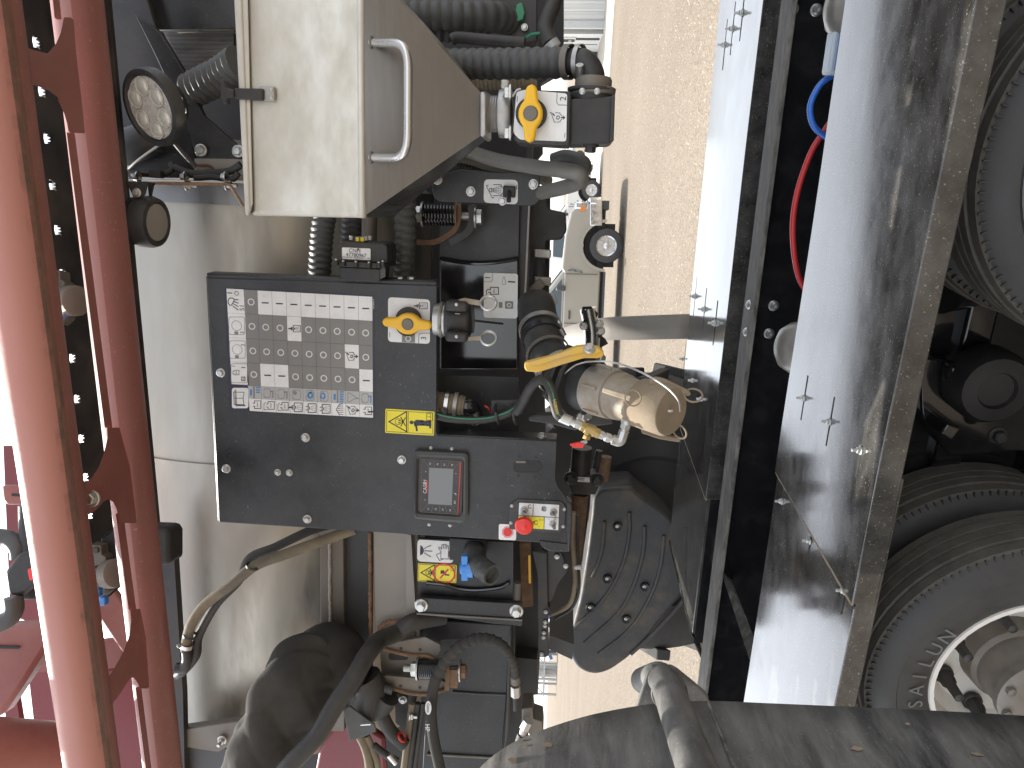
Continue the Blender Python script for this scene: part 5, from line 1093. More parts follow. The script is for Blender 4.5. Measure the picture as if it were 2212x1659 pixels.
# ================================================================== round black side tank with label 1, its spring mount
def sidetank():
    t = thing('black_side_box', 'black rounded steel box with a white label numbered 1', 'box', S(1110, 600, 2.15))
    part('front', plate(P3(bk, [(390, 620), (1210, 640), (1200, 1165), (1185, 1659), (1170, 2300), (390, 2300)]), 2.14, .02), MT['black'], t, bev=.002)
    arc = [S(*bk(395+i*80, 1185+48*sin(pi*i/10)*1.0), 2.128) for i in range(11)]
    part('bulged_front', MB().prism([S(*bk(395+i*80, 1195+48*sin(pi*i/10)), 2.13) for i in range(11)] + [S(*bk(1190, 2320), 2.13), S(*bk(395, 2320), 2.13)], SY*.03), MT['gloss'], t, bev=.004)
    part('weld_bead', MB().tube(arc, .006, 8), MT['gloss'], t)
    part('side_return', plate(P3(bk, [(1215, 640), (1310, 640), (1290, 2300), (1180, 2300)]), 2.16, .05), MT['frame'], t)
    part('edge_rod', MB().tube([S(*bk(1305, 650), 2.13), S(*bk(1285, 1100), 2.13), S(*bk(1262, 1659), 2.13)], .0035, 8), MT['steel'], t)
    lb = part('number_label', plate(P3(bk, rpoly([(842, 1332), (1190, 1342), (1185, 1800), (840, 1790)], 28, 5)), 2.128, .001), MT['sticker'], t); e = 2.127; ik, gp = MB(), MB()
    text(ik, '1', S(*bk(885, 1382), e), SX, SZ, k(e)*17); strokes([P3(bk, [(1095, 1423), (1155, 1427)])], e, 2.8, ik); tank_icon(bk, e, 890, 1482, 992, 1552, ik, 1.7, wave=True)
    strokes([P3(bk, [(905, 1570), (870, 1568), (868, 1515), (885, 1500)]), P3(bk, [(915, 1572), (948, 1572)])], e, 1.6, ik)
    q = P3(bk, rpoly([(1030, 1415), (1040, 1375), (1052, 1372), (1062, 1415), (1068, 1450), (1030, 1450)], 6)); strokes([q+[q[0]], P3(bk, [(930, 1338), (932, 1405), (915, 1425), (845, 1424)])], e, .9, gp)
    gp.face([S(*p, e) for p in P3(bk, rrect(1058, 1622, 1142, 1700, 12))]); gp.face([S(*p, e) for p in P3(bk, rrect(995, 1632, 1032, 1690, 6))])
    part('print', ik, MT['ink'], lb, kind='stuff'); part('grey_print', gp, MT['gsticker'], lb, kind='stuff')
    wk = MB().annulus(S(*bk(1100, 1662), e-.0006), SX, SZ, k(e)*2.8, k(e)*5, 16); part('white_print', wk, MT['wink'], lb)
    # wall of the recess beyond the panel edge, with slots
    part('inner_wall', plate([(948, 810), (1120, 815), (1122, 950), (948, 940)], 2.0, .02), MT['dark'], t)
    for px, py in ((1024, 852), (1041, 852)): part('slot', plate(rrect(px-2.4, py-5, px+2.4, py+5, 2.4), 1.998, .002), MT['frame'], t)
sidetank()
def springmount(nm, lab, f, d, pts_nut, pts_spring, head, arms, flip=False):
    t = thing('spring_mount', lab, 'spring mount', S(*f(*pts_spring[0]), d)-SZ*.1)
    a, b = S(*f(*pts_spring[0]), d), S(*f(*pts_spring[1]), d); ax = (b-a).normalized(); L = (b-a).length; R_ = (S(*f(*pts_spring[2]), d)-S(*f(*pts_spring[3]), d)).length/2
    n = 10; cp = []
    for i in range(n*14+1):
        q = i/14*2*pi; e1 = ax.orthogonal().normalized(); e2 = ax.cross(e1); cp.append(a+ax*(L*i/(n*14))+(e1*cos(q)+e2*sin(q))*R_*.86)
    part('spring', MB().tube(cp, R_*.16, 8), MT['gloss'], t, ang=70)
    h = S(*f(*head), d); bt = part('through_bolt', MB().cyl(S(*f(*pts_nut), d), h, R_*.36, 16), MT['steel'], t)
    for p, m in ((a-ax*.004, 'steel'), (b+ax*.003, 'rust')): part('washer', band(MB(), p, ax, R_*.3, .005, R_*.8), MT[m], bt)
    part('nut', MB().lathe(a-ax*.006, -ax, [(0, R_*.72), (.018, R_*.72), (.02, R_*.5), (.02, 0)], 6), MT['zinc'], bt); part('bolt_head', MB().lathe(h, ax, [(-.014, 0), (-.014, R_*.7), (0, R_*.7), (.003, R_*.5), (.003, 0)], 6), MT['zinc' if not flip else 'rust'], bt)
    part('washer', band(MB(), h-ax*.016, ax, R_*.3, .004, R_*.75), MT['steel'], bt)
    for pl, dd, th, m in arms:
        o = part('strap_arm', MB().tube(fillet([S(*f(x, y), dd) for x, y in pl], .03, 5), th, 4), MT[m], t)
    return t
springmount('a', 'coil spring mount below the hopper with a bent rusty strap', bk, 2.06, (180, 730), ((235, 735), (555, 740), (400, 615), (400, 850)), (820, 765),
    [([(585, 620), (592, 760), (560, 900), (350, 1030), (160, 1020)], 2.05, .010, 'rust'), ([(720, 640), (735, 800), (690, 920), (500, 1030)], 2.05, .014, 'frame')])
for px in (1000,): pass

# ================================================================== numbered actuator on the panel's end
def actuator():
    d = 1.83; t = thing('valve_actuator', 'black valve actuator box with a white sticker numbered 47780967', 'actuator', S(*cn(700, 1300), d+.05)-SZ*.06)
    part('lower_case', plate(P3(cn, rpoly([(285, 1000), (1150, 1045), (1140, 1290), (1080, 1320), (310, 1280)], 30)), d, .10), MT['plastic'], t, bev=.006)
    part('flange', plate(P3(cn, rpoly([(195, 885), (1240, 940), (1240, 1040), (195, 995)], 12)), d-.008, .125), MT['plastic'], t, bev=.003)
    part('upper_case', plate(P3(cn, rpoly([(300, 520), (340, 480), (1240, 520), (1295, 580), (1290, 930), (300, 890)], 40)), d+.002, .10), MT['plastic'], t, bev=.012)
    for x, y in ((375, 890), (640, 908), (910, 925), (1115, 922), (230, 865), (1200, 897)):
        b_ = part('screw_post', MB().cyl(S(*cn(x, y+100), d-.012), S(*cn(x, y), d-.012), .006, 10), MT['plastic'], t); inst('screw', SOCK, None, b_, S(*cn(x, y), d-.012), SX, .006)
    lb = part('sticker', plate(P3(cn, rpoly([(350, 600), (942, 625), (942, 865), (352, 838)], 26)), d-.0002, .002), MT['sticker'], t); e = d-.0012; ik = MB()
    # this sticker reads along the picture, that is downwards in the place
    text(ik, 'CNH', S(*cn(612, 672), e), -SZ, SX, k(e)*11.5); text(ik, '47780967', S(*cn(645, 765), e), -SZ, SX, k(e)*11.0); text(ik, 'ACTUATED VALVE BNCC 1 MP S', S(*cn(650, 820), e), -SZ, SX, k(e)*4.4)
    strokes([P3(cn, [(688, 632), (688, 640)])], e, 3, ik); part('print', ik, MT['ink'], lb, kind='stuff')
    ind = part('indicator', plate(P3(cn, rpoly([(610, 380), (815, 385), (825, 485), (600, 475)], 14)), d+.02, .04), MT['plate'], t, bev=.003)
    for x in (668, 768): part('yellow_flag', plate(P3(cn, [(x-32, 392), (x+32, 394), (x+34, 478), (x-34, 475)]), d+.018, .003), MT['ysticker'], ind)
    for x, y in ((547, 400), (857, 415), (935, 400)): part('post', MB().cyl(S(*cn(x, y+45), d+.02), S(*cn(x, y-40), d+.02), .0055, 10), MT['steel'], ind)
    part('side_label', plate(P3(cn, [(1145, 1060), (1250, 1000), (1250, 1210), (1145, 1260)]), d-.001, .002), MT['hose'], t)
actuator()

# ================================================================== black dust cap with two lever arms below valve 3
def blackcap():
    f2 = zm(1480, 1150, 580, 1604); d = 1.84; t = thing('black_dust_cap', 'black coupling dust cap with two metal arms and rings below valve 3', 'dust cap', S(*f2(1060, 300), d))
    ax = (S(*f2(1040, 305), d)-S(*f2(700, 290), d)).normalized(); c = lambda x: S(*f2(x, 296), d+.01); q = lambda z: z*.3616/1.8228*k(d)
    part('coupler', MB().lathe(c(640), ax, [(0, q(170)), (q(60), q(175)), (q(60), q(190)), (q(75), q(198)), (q(95), q(190)), (q(100), q(178)), (q(135), q(178))], 36), MT['steel'], t)
    part('cap_body', MB().lathe(c(765), ax, [(0, q(190)), (0, q(200)), (q(235), q(200)), (q(262), q(180)), (q(275), q(150)), (q(275), 0)], 36), MT['plastic'], t, bev=.001)
    for y in (135, 485):
        s = -1 if y < 300 else 1; part('arm_boss', MB().box(S(*f2(890, y-s*10), d-.03), ax*q(240), SX*q(110), SY*.05), MT['plastic'], t, bev=.008)
        inst('pin', SOCK, None, t, S(*f2(877, y), d-.058), -SY, .006)
        arm = part('lever_arm', plate(P3(f2, rpoly([(890, 85), (960, 65), (1150, 95), (1165, 130), (1130, 150), (1020, 130)] if s < 0 else [(895, 510), (1010, 490), (1150, 475), (1165, 500), (1140, 528), (940, 528)], 12)), d-.045, .006), MT['silver'], t, bev=.002)
        part('ring', MB().ring(S(*f2(1225, 118 if s < 0 else 500), d-.045), (SX*.55+SZ*.0-SY*.8) if True else SX, q(82), .003, 26, 7), MT['zinc'], arm); part('ring', MB().ring(S(*f2(1228, 124 if s < 0 else 506), d-.042), (SX*.6-SY*.75), q(80), .003, 26, 7), MT['zinc'], arm)
    lb = part('barcode_sticker', plate(P3(f2, rpoly([(858, 232), (920, 236), (912, 430), (850, 424)], 10)), d-.032-.0, .004), MT['sticker'], t); ik = MB()
    for i in range(9): strokes([P3(f2, [(890, 275+i*13), (905, 276+i*13)])], d-.0325, 1.0 if i % 2 else 1.6, ik)
    part('print', ik, MT['ink'], lb, kind='stuff')
    part('tether', MB().tube(spline([S(*f2(1055, 140), d-.02), S(*f2(1062, 250), d-.03), S(*f2(1065, 310), d-.03), S(*f2(1062, 390), d-.03), S(*f2(1055, 440), d-.02)], 6), .003, 6), MT['rubber'], t)
    part('tether', MB().tube(spline([S(*f2(1065, 310), d-.03), S(*f2(1200, 325), d+.05), S(*f2(1380, 345), d+.15)], 6), .003, 6), MT['rubber'], t)
blackcap()
# dusty hose stub and loom in the recess
def stub():
    f2 = zm(1480, 1150, 580, 1604); d = 1.92; t = thing('hose_stub', 'short dusty hose with bright clamps and a black elbow', 'hose stub', S(*f2(900, 1350), d))
    ax = (S(*f2(980, 1235), d)-S(*f2(660, 1190), d)).normalized(); mb = MB(); corr(mb, [S(*f2(620+i*30, 1185+i*4.5), d) for i in range(13)], k(d)*23, .014, .1); part('hose', mb, MT['dhose'], t)
    for x, m in ((775, 'bar'), (870, 'steel')): part('hose_clamp', band(MB(), S(*f2(x, 1180+(x-620)*.15), d), ax, k(d)*23.5, .010), MT[m], t)
    part('elbow', MB().tube(spline([S(*f2(950, 1235), d), S(*f2(1020, 1250), d), S(*f2(1070, 1300), d+.02), S(*f2(1075, 1380), d+.05)], 6), k(d)*18, 20), MT['gloss'], t, ang=70)
    t2 = thing('cable_loom', 'thick rubber hose with green stripe tied along the panel recess', 'hose', S(*f2(1300, 1400), 1.86))
    pts = [(640, 1335), (760, 1370), (950, 1395), (1150, 1395), (1300, 1370), (1450, 1315), (1550, 1240), (1620, 1130)]
    part('hose', MB().tube(spline([S(*f2(x, y), 1.87) for x, y in pts], 8), k(1.87)*8.4, 16), MT['rubber'], t2, ang=80)
    part('stripe', MB().tube(spline([S(*f2(x, y-18), 1.862) for x, y in pts], 8), .0022, 6), MT['green'], t2)
    bp = part('tie_bracket', plate(P3(f2, rpoly([(1255, 1178), (1600, 1172), (1600, 1330), (1250, 1345)], 10)), 1.90, .005), MT['frame'], t2, bev=.002)
    for x in (1300, 1392, 1488): part('hole', MB().annulus(S(*f2(x, 1236), 1.8993), SX, SZ, 0, k(1.9)*3.4, 12), MT['dark'], bp)
    for x in (1308, 1495): part('cable_tie', MB().tube([S(*f2(x-10, 1240), 1.89), S(*f2(x-5, 1320), 1.852), S(*f2(x+15, 1400), 1.857), S(*f2(x+30, 1440), 1.88)], .004, 6), MT['plastic'], t2)
    part('wire', MB().tube(spline([S(*f2(1185, 1240), 1.9), S(*f2(1225, 1262), 1.89), S(*f2(1245, 1300), 1.9)], 5), .0025, 6), MT['redline'], t2)
stub()
g = zm(2050, 1150, 750, 1914)
# ================================================================== main fill coupling
def coupling():
    t = thing('fill_coupling', 'big fill valve with yellow lever, silver camlock and mud coated cap', 'coupling', S(*g(1000, 1450), 1.62)-SZ*.05)
    a, b = S(*g(600, 925), 1.745), S(*g(1515, 1205), 1.545); ax = (b-a); L = ax.length; ax.normalize(); z = .000226
    at = lambda zx: a.lerp(b, (zx-600)/915.0); T_ = lambda zx: (zx-600)/915*L
    e1 = (SX - ax*SX.dot(ax)).normalized(); e2 = ax.cross(e1)
    # hose down from the frame
    hp = spline([S(*g(150, 120), 2.05), S(*g(190, 330), 1.97), S(*g(245, 540), 1.90), S(*g(330, 740), 1.83), a-ax*.05], 10)
    part('hose', MB().tube(hp, [.051+.002*sin(i*.5) for i in range(len(hp))], 28), MT['rubber'], t, ang=70)
    for (x, y, dd, r, m, w) in ((212, 372, 1.955, .054, 'steel', .014), (238, 450, 1.93, .0525, 'frame', .016), (280, 620, 1.875, .053, 'plate', .010), (360, 800, 1.81, .056, 'steel', .016)):
        q = S(*g(x, y), dd); i = min(range(len(hp)-1), key=lambda j: (hp[j]-q).length); tg = hp[min(i+1, len(hp)-1)]-hp[i-1]
        part('hose_clamp', band(MB(), hp[i], tg, r+.002, w, .003), MT[m], t)
    part('clamp_screw', MB().cyl(S(*g(400, 370), 1.90), S(*g(435, 440), 1.90), .008, 12), MT['steel'], t)
    # valve body
    vb = part('valve_body', MB().lathe(a, ax, [(-.075, 0), (-.075, 0.0497), (-.06, 0.0635), (-.05, 0.0635), (-.035, 0.0640), (-.01, 0.0640), (0, 0.0640), (.012, 0.0620), (T_(690), 0.0600), (T_(760), 0.0570), (T_(760), 0)], 40), MT['plastic'], t)
    for t0, R_ in ((-.034, .083), (-.004, .086)):
        sq = [a+ax*t0+(e1*cos(q)+e2*sin(q))*R_*(1.18 if i % 2 == 0 else .98) for i, q in enumerate([pi*j/4+.25 for j in range(8)])]
        part('flange', MB().prism(sq, ax*.014), MT['plastic'], vb, bev=.004)
    for x, y in ((735, 785), (637, 1018), (700, 1212), (910, 718)):
        q = S(*g(x, y), 1.735); rr = q-a; rr = rr-ax*rr.dot(ax); inst('bolt', BOLT, None, vb, a+ax*.011+rr.normalized()*.078, ax, .023)
    part('stem', MB().cyl(S(*g(690, 640), 1.72), S(*g(690, 590), 1.66), .017, 16), MT['plastic'], vb)
    lv = part('lever', plate(P3(g, rpoly([(38, 715), (60, 702), (300, 645), (430, 600), (560, 548), (680, 535), (790, 555), (838, 605), (832, 650), (780, 668), (640, 665), (450, 722), (180, 808), (60, 798), (38, 770)], 18)), 1.615, .020), MT['dyellow'], t, bev=.006, seg=3, label='dusty yellow lever')
    part('lever_top', plate(P3(g, rpoly([(55, 712), (300, 648), (560, 555), (680, 543), (780, 560), (815, 600), (760, 620), (660, 600), (440, 650), (180, 735), (80, 730)], 14)), 1.608, .006), MT['dyellow'], lv, bev=.003)
    rb = MB(); text(rb, 'OPEN', S(*g(370, 645), 1.6075), (S(*g(430, 628), 1.6)-S(*g(310, 660), 1.6)).normalized(), (S(*g(310, 620), 1.6)-S(*g(325, 680), 1.6)).normalized(), .012)
    inst('bolt', BOLT, None, lv, S(*g(690, 570), 1.607), (SX*.75-SY*.6), .019)
    # camlock body
    cm = part('camlock', MB().lathe(a, ax, [(T_(755), 0.0520), (T_(760), 0.0600), (T_(800), 0.0615), (T_(900), 0.0600), (T_(980), 0.0580), (T_(985), 0.0530), (T_(1010), 0.0530), (T_(1015), 0.0555), (T_(1070), 0.0540), (T_(1085), 0.0497), (T_(1240), 0.0469)], 40), MT['silver'], t)
    for q in range(6):
        d_ = e1*cos(q*pi/3+.2)+e2*sin(q*pi/3+.2); part('rib', MB().box(a+ax*T_(875)+d_*.0605, ax*.045, d_*.008, d_.cross(ax)*.006), MT['silver'], cm, bev=.001)
    pa, pb = S(*g(825, 985), 1.555), S(*g(1105, 1070), 1.51); up = (S(*g(960, 990), 1.57)-S(*g(940, 1060), 1.57)).normalized()
    ar = part('cam_arm', MB().prism([pa+up*.006, pb+up*.007, pb-up*.007, pa-up*.006], SY*.007), MT['silver'], t, bev=.003)
    part('ring', MB().ring(S(*g(1128, 1065), 1.505), (CAM-pb)+SX*.1, .0165, .0016, 30, 6), MT['dustcap'], ar)
    # dust cap
    cp = part('dust_cap', MB().lathe(a, ax, [(T_(1225), 0.0414), (T_(1225), 0.0524), (T_(1240), 0.0559), (T_(1480), 0.0559), (T_(1515), 0.0517), (T_(1516), 0.0414), (T_(1512), 0)], 44), MT['dustcap'], t, bev=.0015, label='mud coated dust cap')
    ub = part('cap_arm', MB().prism([S(*g(x, y), 1.565) for x, y in rpoly([(1290, 890), (1360, 862), (1450, 880), (1700, 1000), (1718, 1030), (1690, 1052), (1640, 1040), (1450, 960), (1300, 965)], 20)], SY*.018), MT['dustcap'], cp, bev=.004)
    part('ring', MB().ring(S(*g(1735, 1038), 1.56), (SX*.75-SY*.5+SZ*.1), .019, .0022, 30, 7), MT['dustcap'], ub)
    lb = part('cap_arm', MB().prism([S(*g(x, y), 1.585) for x, y in rpoly([(1215, 1360), (1260, 1372), (1440, 1440), (1600, 1470), (1612, 1495), (1590, 1512), (1400, 1480), (1215, 1420)], 14)], SY*.014), MT['dustcap'], cp, bev=.003)
    part('ring', MB().ring(S(*g(1597, 1402), 1.575), (SZ*.55-SX*.3-SY*.6), .0175, .0022, 30, 7), MT['dustcap'], lb)
    part('cable_knot', MB().ring(b+e2*.01-ax*.004, ax, .007, .0035, 10, 6).ring(b+e2*.004+e1*.004-ax*.002, e1, .006, .003, 10, 6), MT['lens'], cp)
    part('cable', MB().tube(spline([S(*g(430, 830), 1.70), S(*g(560, 730), 1.66), S(*g(740, 694), 1.62), S(*g(960, 714), 1.60), S(*g(1200, 800), 1.56), S(*g(1450, 945), 1.52), S(*g(1580, 1080), 1.50), S(*g(1605, 1200), 1.52)], 8), .0022, 6), MT['steel'], t)
    # side port and brass ball valve
    q = lambda x, y, d: S(*g(x, y), d)
    br = part('bleed_valve', MB().tube([q(1105, 1200, 1.60), q(1075, 1285, 1.60)], .0155, 18), MT['silver'], t, label='small brass ball valve branch with a red handle')
    def nut(A, B_, r, m='zinc', n=6): part('fitting', MB().tube([A, B_], r, n), MT[m], br, bev=.0008)
    nut(q(1075, 1285, 1.60), q(1062, 1325, 1.60), .0125, n=18); nut(q(1062, 1325, 1.60), q(1045, 1372, 1.60), .0125); nut(q(1045, 1372, 1.60), q(1038, 1400, 1.60), .0085, n=16)
    part('elbow', MB().tube(fillet([q(1040, 1395, 1.60), q(1005, 1512, 1.60), q(920, 1480, 1.60)], .02, 6), .0118, 8), MT['zinc'], br, bev=.0005)
    nut(q(930, 1483, 1.60), q(895, 1470, 1.60), .008, n=14); nut(q(900, 1472, 1.60), q(850, 1452, 1.60), .0115); nut(q(850, 1452, 1.60), q(832, 1444, 1.60), .008, n=14); nut(q(832, 1444, 1.60), q(785, 1424, 1.60), .0105)
    nut(q(790, 1426, 1.60), q(740, 1404, 1.60), .0125, 'brass'); nut(q(745, 1406, 1.60), q(650, 1362, 1.60), .0125, 'brass', 16); nut(q(655, 1364, 1.60), q(605, 1342, 1.60), .0120, 'brass')
    nut(q(610, 1345, 1.60), q(540, 1318, 1.60), .0105); nut(q(540, 1318, 1.60), q(505, 1300, 1.60), .008, n=14); nut(q(505, 1300, 1.60), q(400, 1255, 1.60), .0120, n=20)
    nut(q(690, 1385, 1.60), q(665, 1445, 1.595), .007, 'brass', 12); nut(q(672, 1440, 1.595), q(660, 1475, 1.595), .0095, 'brass')
    part('handle_bar', MB().prism([q(600, 1500, 1.588), q(665, 1488, 1.588), q(672, 1515, 1.588), q(620, 1545, 1.588)], SY*.003), MT['steel'], br)
    part('red_handle', plate(P3(g, rpoly([(492, 1535), (580, 1515), (645, 1530), (625, 1568), (530, 1562)], 10)), 1.584, .009), MT['redplast'], br, bev=.003)
    hs = spline([q(405, 1258, 1.60), q(370, 1215, 1.60), q(335, 1090, 1.61), q(305, 970, 1.63), q(240, 885, 1.65), q(165, 895, 1.68), q(90, 975, 1.72), q(20, 1110, 1.76), q(-40, 1200, 1.80)], 8)
    hz = part('braided_hose', MB().tube(hs, .0118, 18), MT['rubber'], br, ang=80); mb = MB()
    part('green_stripe', MB().tube([p-SY*.0098+SX*.004 for p in hs], .0022, 6), MT['green'], hz)
    text(mb, 'H28009', q(352, 1155, 1.588), (q(362, 1215, 1.588)-q(338, 1095, 1.588)).normalized(), (q(380, 1150, 1.588)-q(345, 1160, 1.588)).normalized(), .011); part('lettering', mb, MT['dyellow'], hz, kind='stuff')
    # cradle arm under the valve
    cr = part('cradle_arm', plate(P3(g, rpoly([(75, 1255), (150, 1235), (520, 1215), (640, 1230), (640, 1330), (560, 1400), (300, 1330), (80, 1300)], 20)), 1.80, .03), MT['plastic'], t, bev=.008)
    part('cradle_foot', plate(P3(g, rpoly([(640, 1190), (860, 1180), (940, 1240), (930, 1330), (760, 1350), (640, 1330)], 20)), 1.76, .05), MT['plastic'], t, bev=.01)
coupling()

# ================================================================== sprayer's far wheel, its fender and the grey strip
def far_wheel():
    d = 4.75; c = S(1405, 1108, d); R_ = 1.02
    t = thing('lugged_tractor_wheel', 'tall lugged sprayer tyre on the far side beyond the trailer', 'tractor wheel', c-SZ*R_)
    part('tyre', MB().lathe(c-SY*.20, SY, [(0, .60), (-.01, .70), (.0, .86), (.03, .93), (.08, .955), (.32, .955), (.37, .93), (.40, .86), (.40, .60)], 72), MT['agtire'], t)
    part('rim', MB().lathe(c-SY*.17, SY, [(0, .62), (.03, .60), (.05, .45), (.12, .40), (.12, 0)], 48), MT['dgrey'], t)
    for i in range(40):
        a = 2*pi*i/40; s = 1 if i % 2 else -1; e_ = SX*cos(a)+SZ*sin(a); tn = -SX*sin(a)+SZ*cos(a)
        part('lug', MB().prism([c+e_*.93+SY*(s*.01)+tn*.03, c+e_*.93+SY*(s*.01)-tn*.03, c+e_*.90-tn*.03+SY*(s*.21)+tn*.14, c+e_*.90+SY*(s*.21)+tn*.20], e_*.085), MT['agtire'], t, bev=.008)
far_wheel()
def far_fender():
    t = thing('moulded_wheel_shield', 'ribbed black plastic wheel shield with bolts in front of the far tyre', 'wheel shield', S(1500, 1240, 4.3)-SZ*.05)
    poly = [(1279, 1106), (1269, 1189), (1253, 1293), (1229, 1383), (1231, 1416), (1246, 1443), (1269, 1456), (1293, 1458), (1319, 1449), (1356, 1423), (1399, 1379), (1439, 1326), (1473, 1286), (1500, 1240), (1512, 1205), (1480, 1150), (1440, 1110), (1406, 1085), (1378, 1066), (1366, 1052), (1300, 1056), (1281, 1072)]
    part('shell', plate(rpoly(poly, 12, 3), 4.2, .30), MT['ffend'], t, bev=.05, seg=4, ang=60)
    R2 = zm(2016, 2016, 1008, 1659)
    for ln in ([(760, 0), (760, 140), (720, 330), (610, 540), (400, 760)], [(860, 90), (850, 260), (790, 470), (690, 650), (470, 850)], [(985, 150), (960, 360), (890, 560), (760, 760), (560, 920)], [(600, 60), (580, 260), (520, 420)], [(1180, 480), (1050, 640), (900, 800), (770, 920)]):
        part('rib', MB().tube(spline([S(*R2(x, y), 4.2) for x, y in ln], 8), .013, 8), MT['ffend'], t, ang=70)
    for px, py in ((1334, 1138), (1312, 1251), (1393, 1268), (1275, 1313), (1353, 1338)):
        part('bolt_cup', MB().lathe(S(px, py, 4.19), -SY, [(-.01, .030), (.008, .026), (.004, .018), (0, 0)], 16), MT['dark'], t); inst('bolt', SOCK, None, t, S(px-1, py-2, 4.19), -SY, .02)
    t = thing('grey_fender_strip', 'pale grey curved fender strip clamped to a bent tube on the far side', 'fender', S(*g(1700, 350), 4.4)-SZ*.05)
    st = MB(); top = [(300, 470, 4.9), (420, 368, 4.75), (630, 300, 4.5), (830, 260, 4.3), (1200, 240, 4.22), (1560, 226, 4.22), (1800, 220, 4.28)]; bot = [(300, 700, 4.9), (420, 600, 4.75), (600, 560, 4.5), (850, 490, 4.3), (1200, 480, 4.22), (1560, 472, 4.22), (1800, 470, 4.28)]
    A_, B_ = spline([S(*g(x, y), q) for x, y, q in top], 5), spline([S(*g(x, y), q) for x, y, q in bot], 5); n = len(A_)
    st.v = A_+B_; st.f = [[i, i+1, n+i+1, n+i] for i in range(n-1)]; o = part('strip', st, MT['strap'], t, ang=70); o.modifiers.new('solid', 'SOLIDIFY').thickness = .012
    tb = part('bent_tube', MB().tube(fillet([S(*g(675, 165), 4.12), S(*g(722, 395), 4.12), S(*g(705, 640), 4.14)], .08, 6), .046, 20), MT['bar'], t, ang=60)
    for x, y in ((668, 172), (688, 270), (712, 385)):
        part('saddle_clamp', plate(P3(g, rpoly([(x-48, y-25), (x+40, y-28), (x+110, y+42), (x+100, y+85), (x+45, y+60), (x+30, y+12), (x-20, y), (x-45, y+55), (x-60, y+40)], 8)), 4.09, .012), MT['plastic'], t, bev=.004)
    for x, y in ((785, 318), (640, 335), (800, 392)): inst('bolt', BOLT, None, t, S(*g(x, y), 4.1), -SY, .04)
    part('cover_strip', plate(P3(g, [(720, 370), (850, 470), (880, 520), (800, 560), (745, 540)]), 4.16, .02), MT['plastic'], t)
far_fender()
def leg():
    g3 = zm(2016, 1008, 1008, 1659)
    t = thing('suspension_leg', 'dark suspension leg with a small white data label behind the coupling', 'suspension leg', S(*g3(450, 1640), 3.6)-SZ*.1)
    part('leg_tube', MB().cyl(S(*g3(455, 1240), 3.5), S(*g3(440, 1430), 3.5), .05, 18), MT['frame'], t)
    bx = part('sensor_box', plate(P3(g3, rpoly([(372, 1425), (548, 1428), (560, 1500), (540, 1550), (390, 1545), (370, 1480)], 10)), 3.45, .12), MT['plastic'], t, bev=.01)
    lb = part('data_label', plate(P3(g3, [(420, 1432), (516, 1438), (514, 1468), (418, 1462)]), 3.447, .003), MT['sticker'], bx); ik = MB(); strokes([P3(g3, [(428, 1440), (470, 1443)]), P3(g3, [(428, 1449), (465, 1452)])], 3.4465, 1.4, ik); part('print', ik, MT['ink'], lb, kind='stuff')
    for x, y in ((382, 1440), (550, 1450)): inst('bolt', BOLTB, None, bx, S(*g3(x, y), 3.445), -SY, .05)
    part('rod', MB().cyl(S(*g3(565, 1260), 3.6), S(*g3(535, 1420), 3.6), .018, 12), MT['frame'], t); part('rusty_rod', MB().cyl(S(*g3(610, 1300), 3.7), S(*g3(590, 1450), 3.7), .03, 12), MT['rust'], t)
    part('lower_link', MB().tube([S(*g3(440, 1540), 3.5), S(*g3(430, 1659), 3.5), S(1240, 1180, 3.5), S(1225, 1290, 3.4)], .045, 14), MT['rust'], t)
    part('cross_tube', MB().cyl(S(1195, 1260, 3.2), S(1238, 1292, 3.2), .05, 16), MT['frame'], t)
    t = thing('brake_line', 'tan hydraulic hose looping down beside the far wheel shield', 'hose', S(1230, 1300, 2.4)); R2 = zm(2016, 2016, 1008, 1659)
    part('hose', MB().tube(spline([S(*R2(400, 0), 2.35), S(*R2(392, 180), 2.35), S(*R2(405, 340), 2.33), S(*R2(408, 470), 2.32), S(*R2(370, 600), 2.35), S(*R2(250, 665), 2.4)], 10), k(2.35)*5.5, 12), MT['dhose'], t, ang=80)
    part('hose', MB().tube(spline([S(*R2(430, 20), 2.4), S(*R2(425, 250), 2.4), S(*R2(435, 480), 2.38), S(*R2(390, 620), 2.4), S(*R2(280, 690), 2.45)], 10), k(2.4)*3.5, 12), MT['rubber'], t, ang=80)
    part('tag', plate(P3(R2, [(402, 352), (452, 352), (452, 376), (402, 376)]), 2.31, .012), MT['lgrey'], t, bev=.003)
leg()

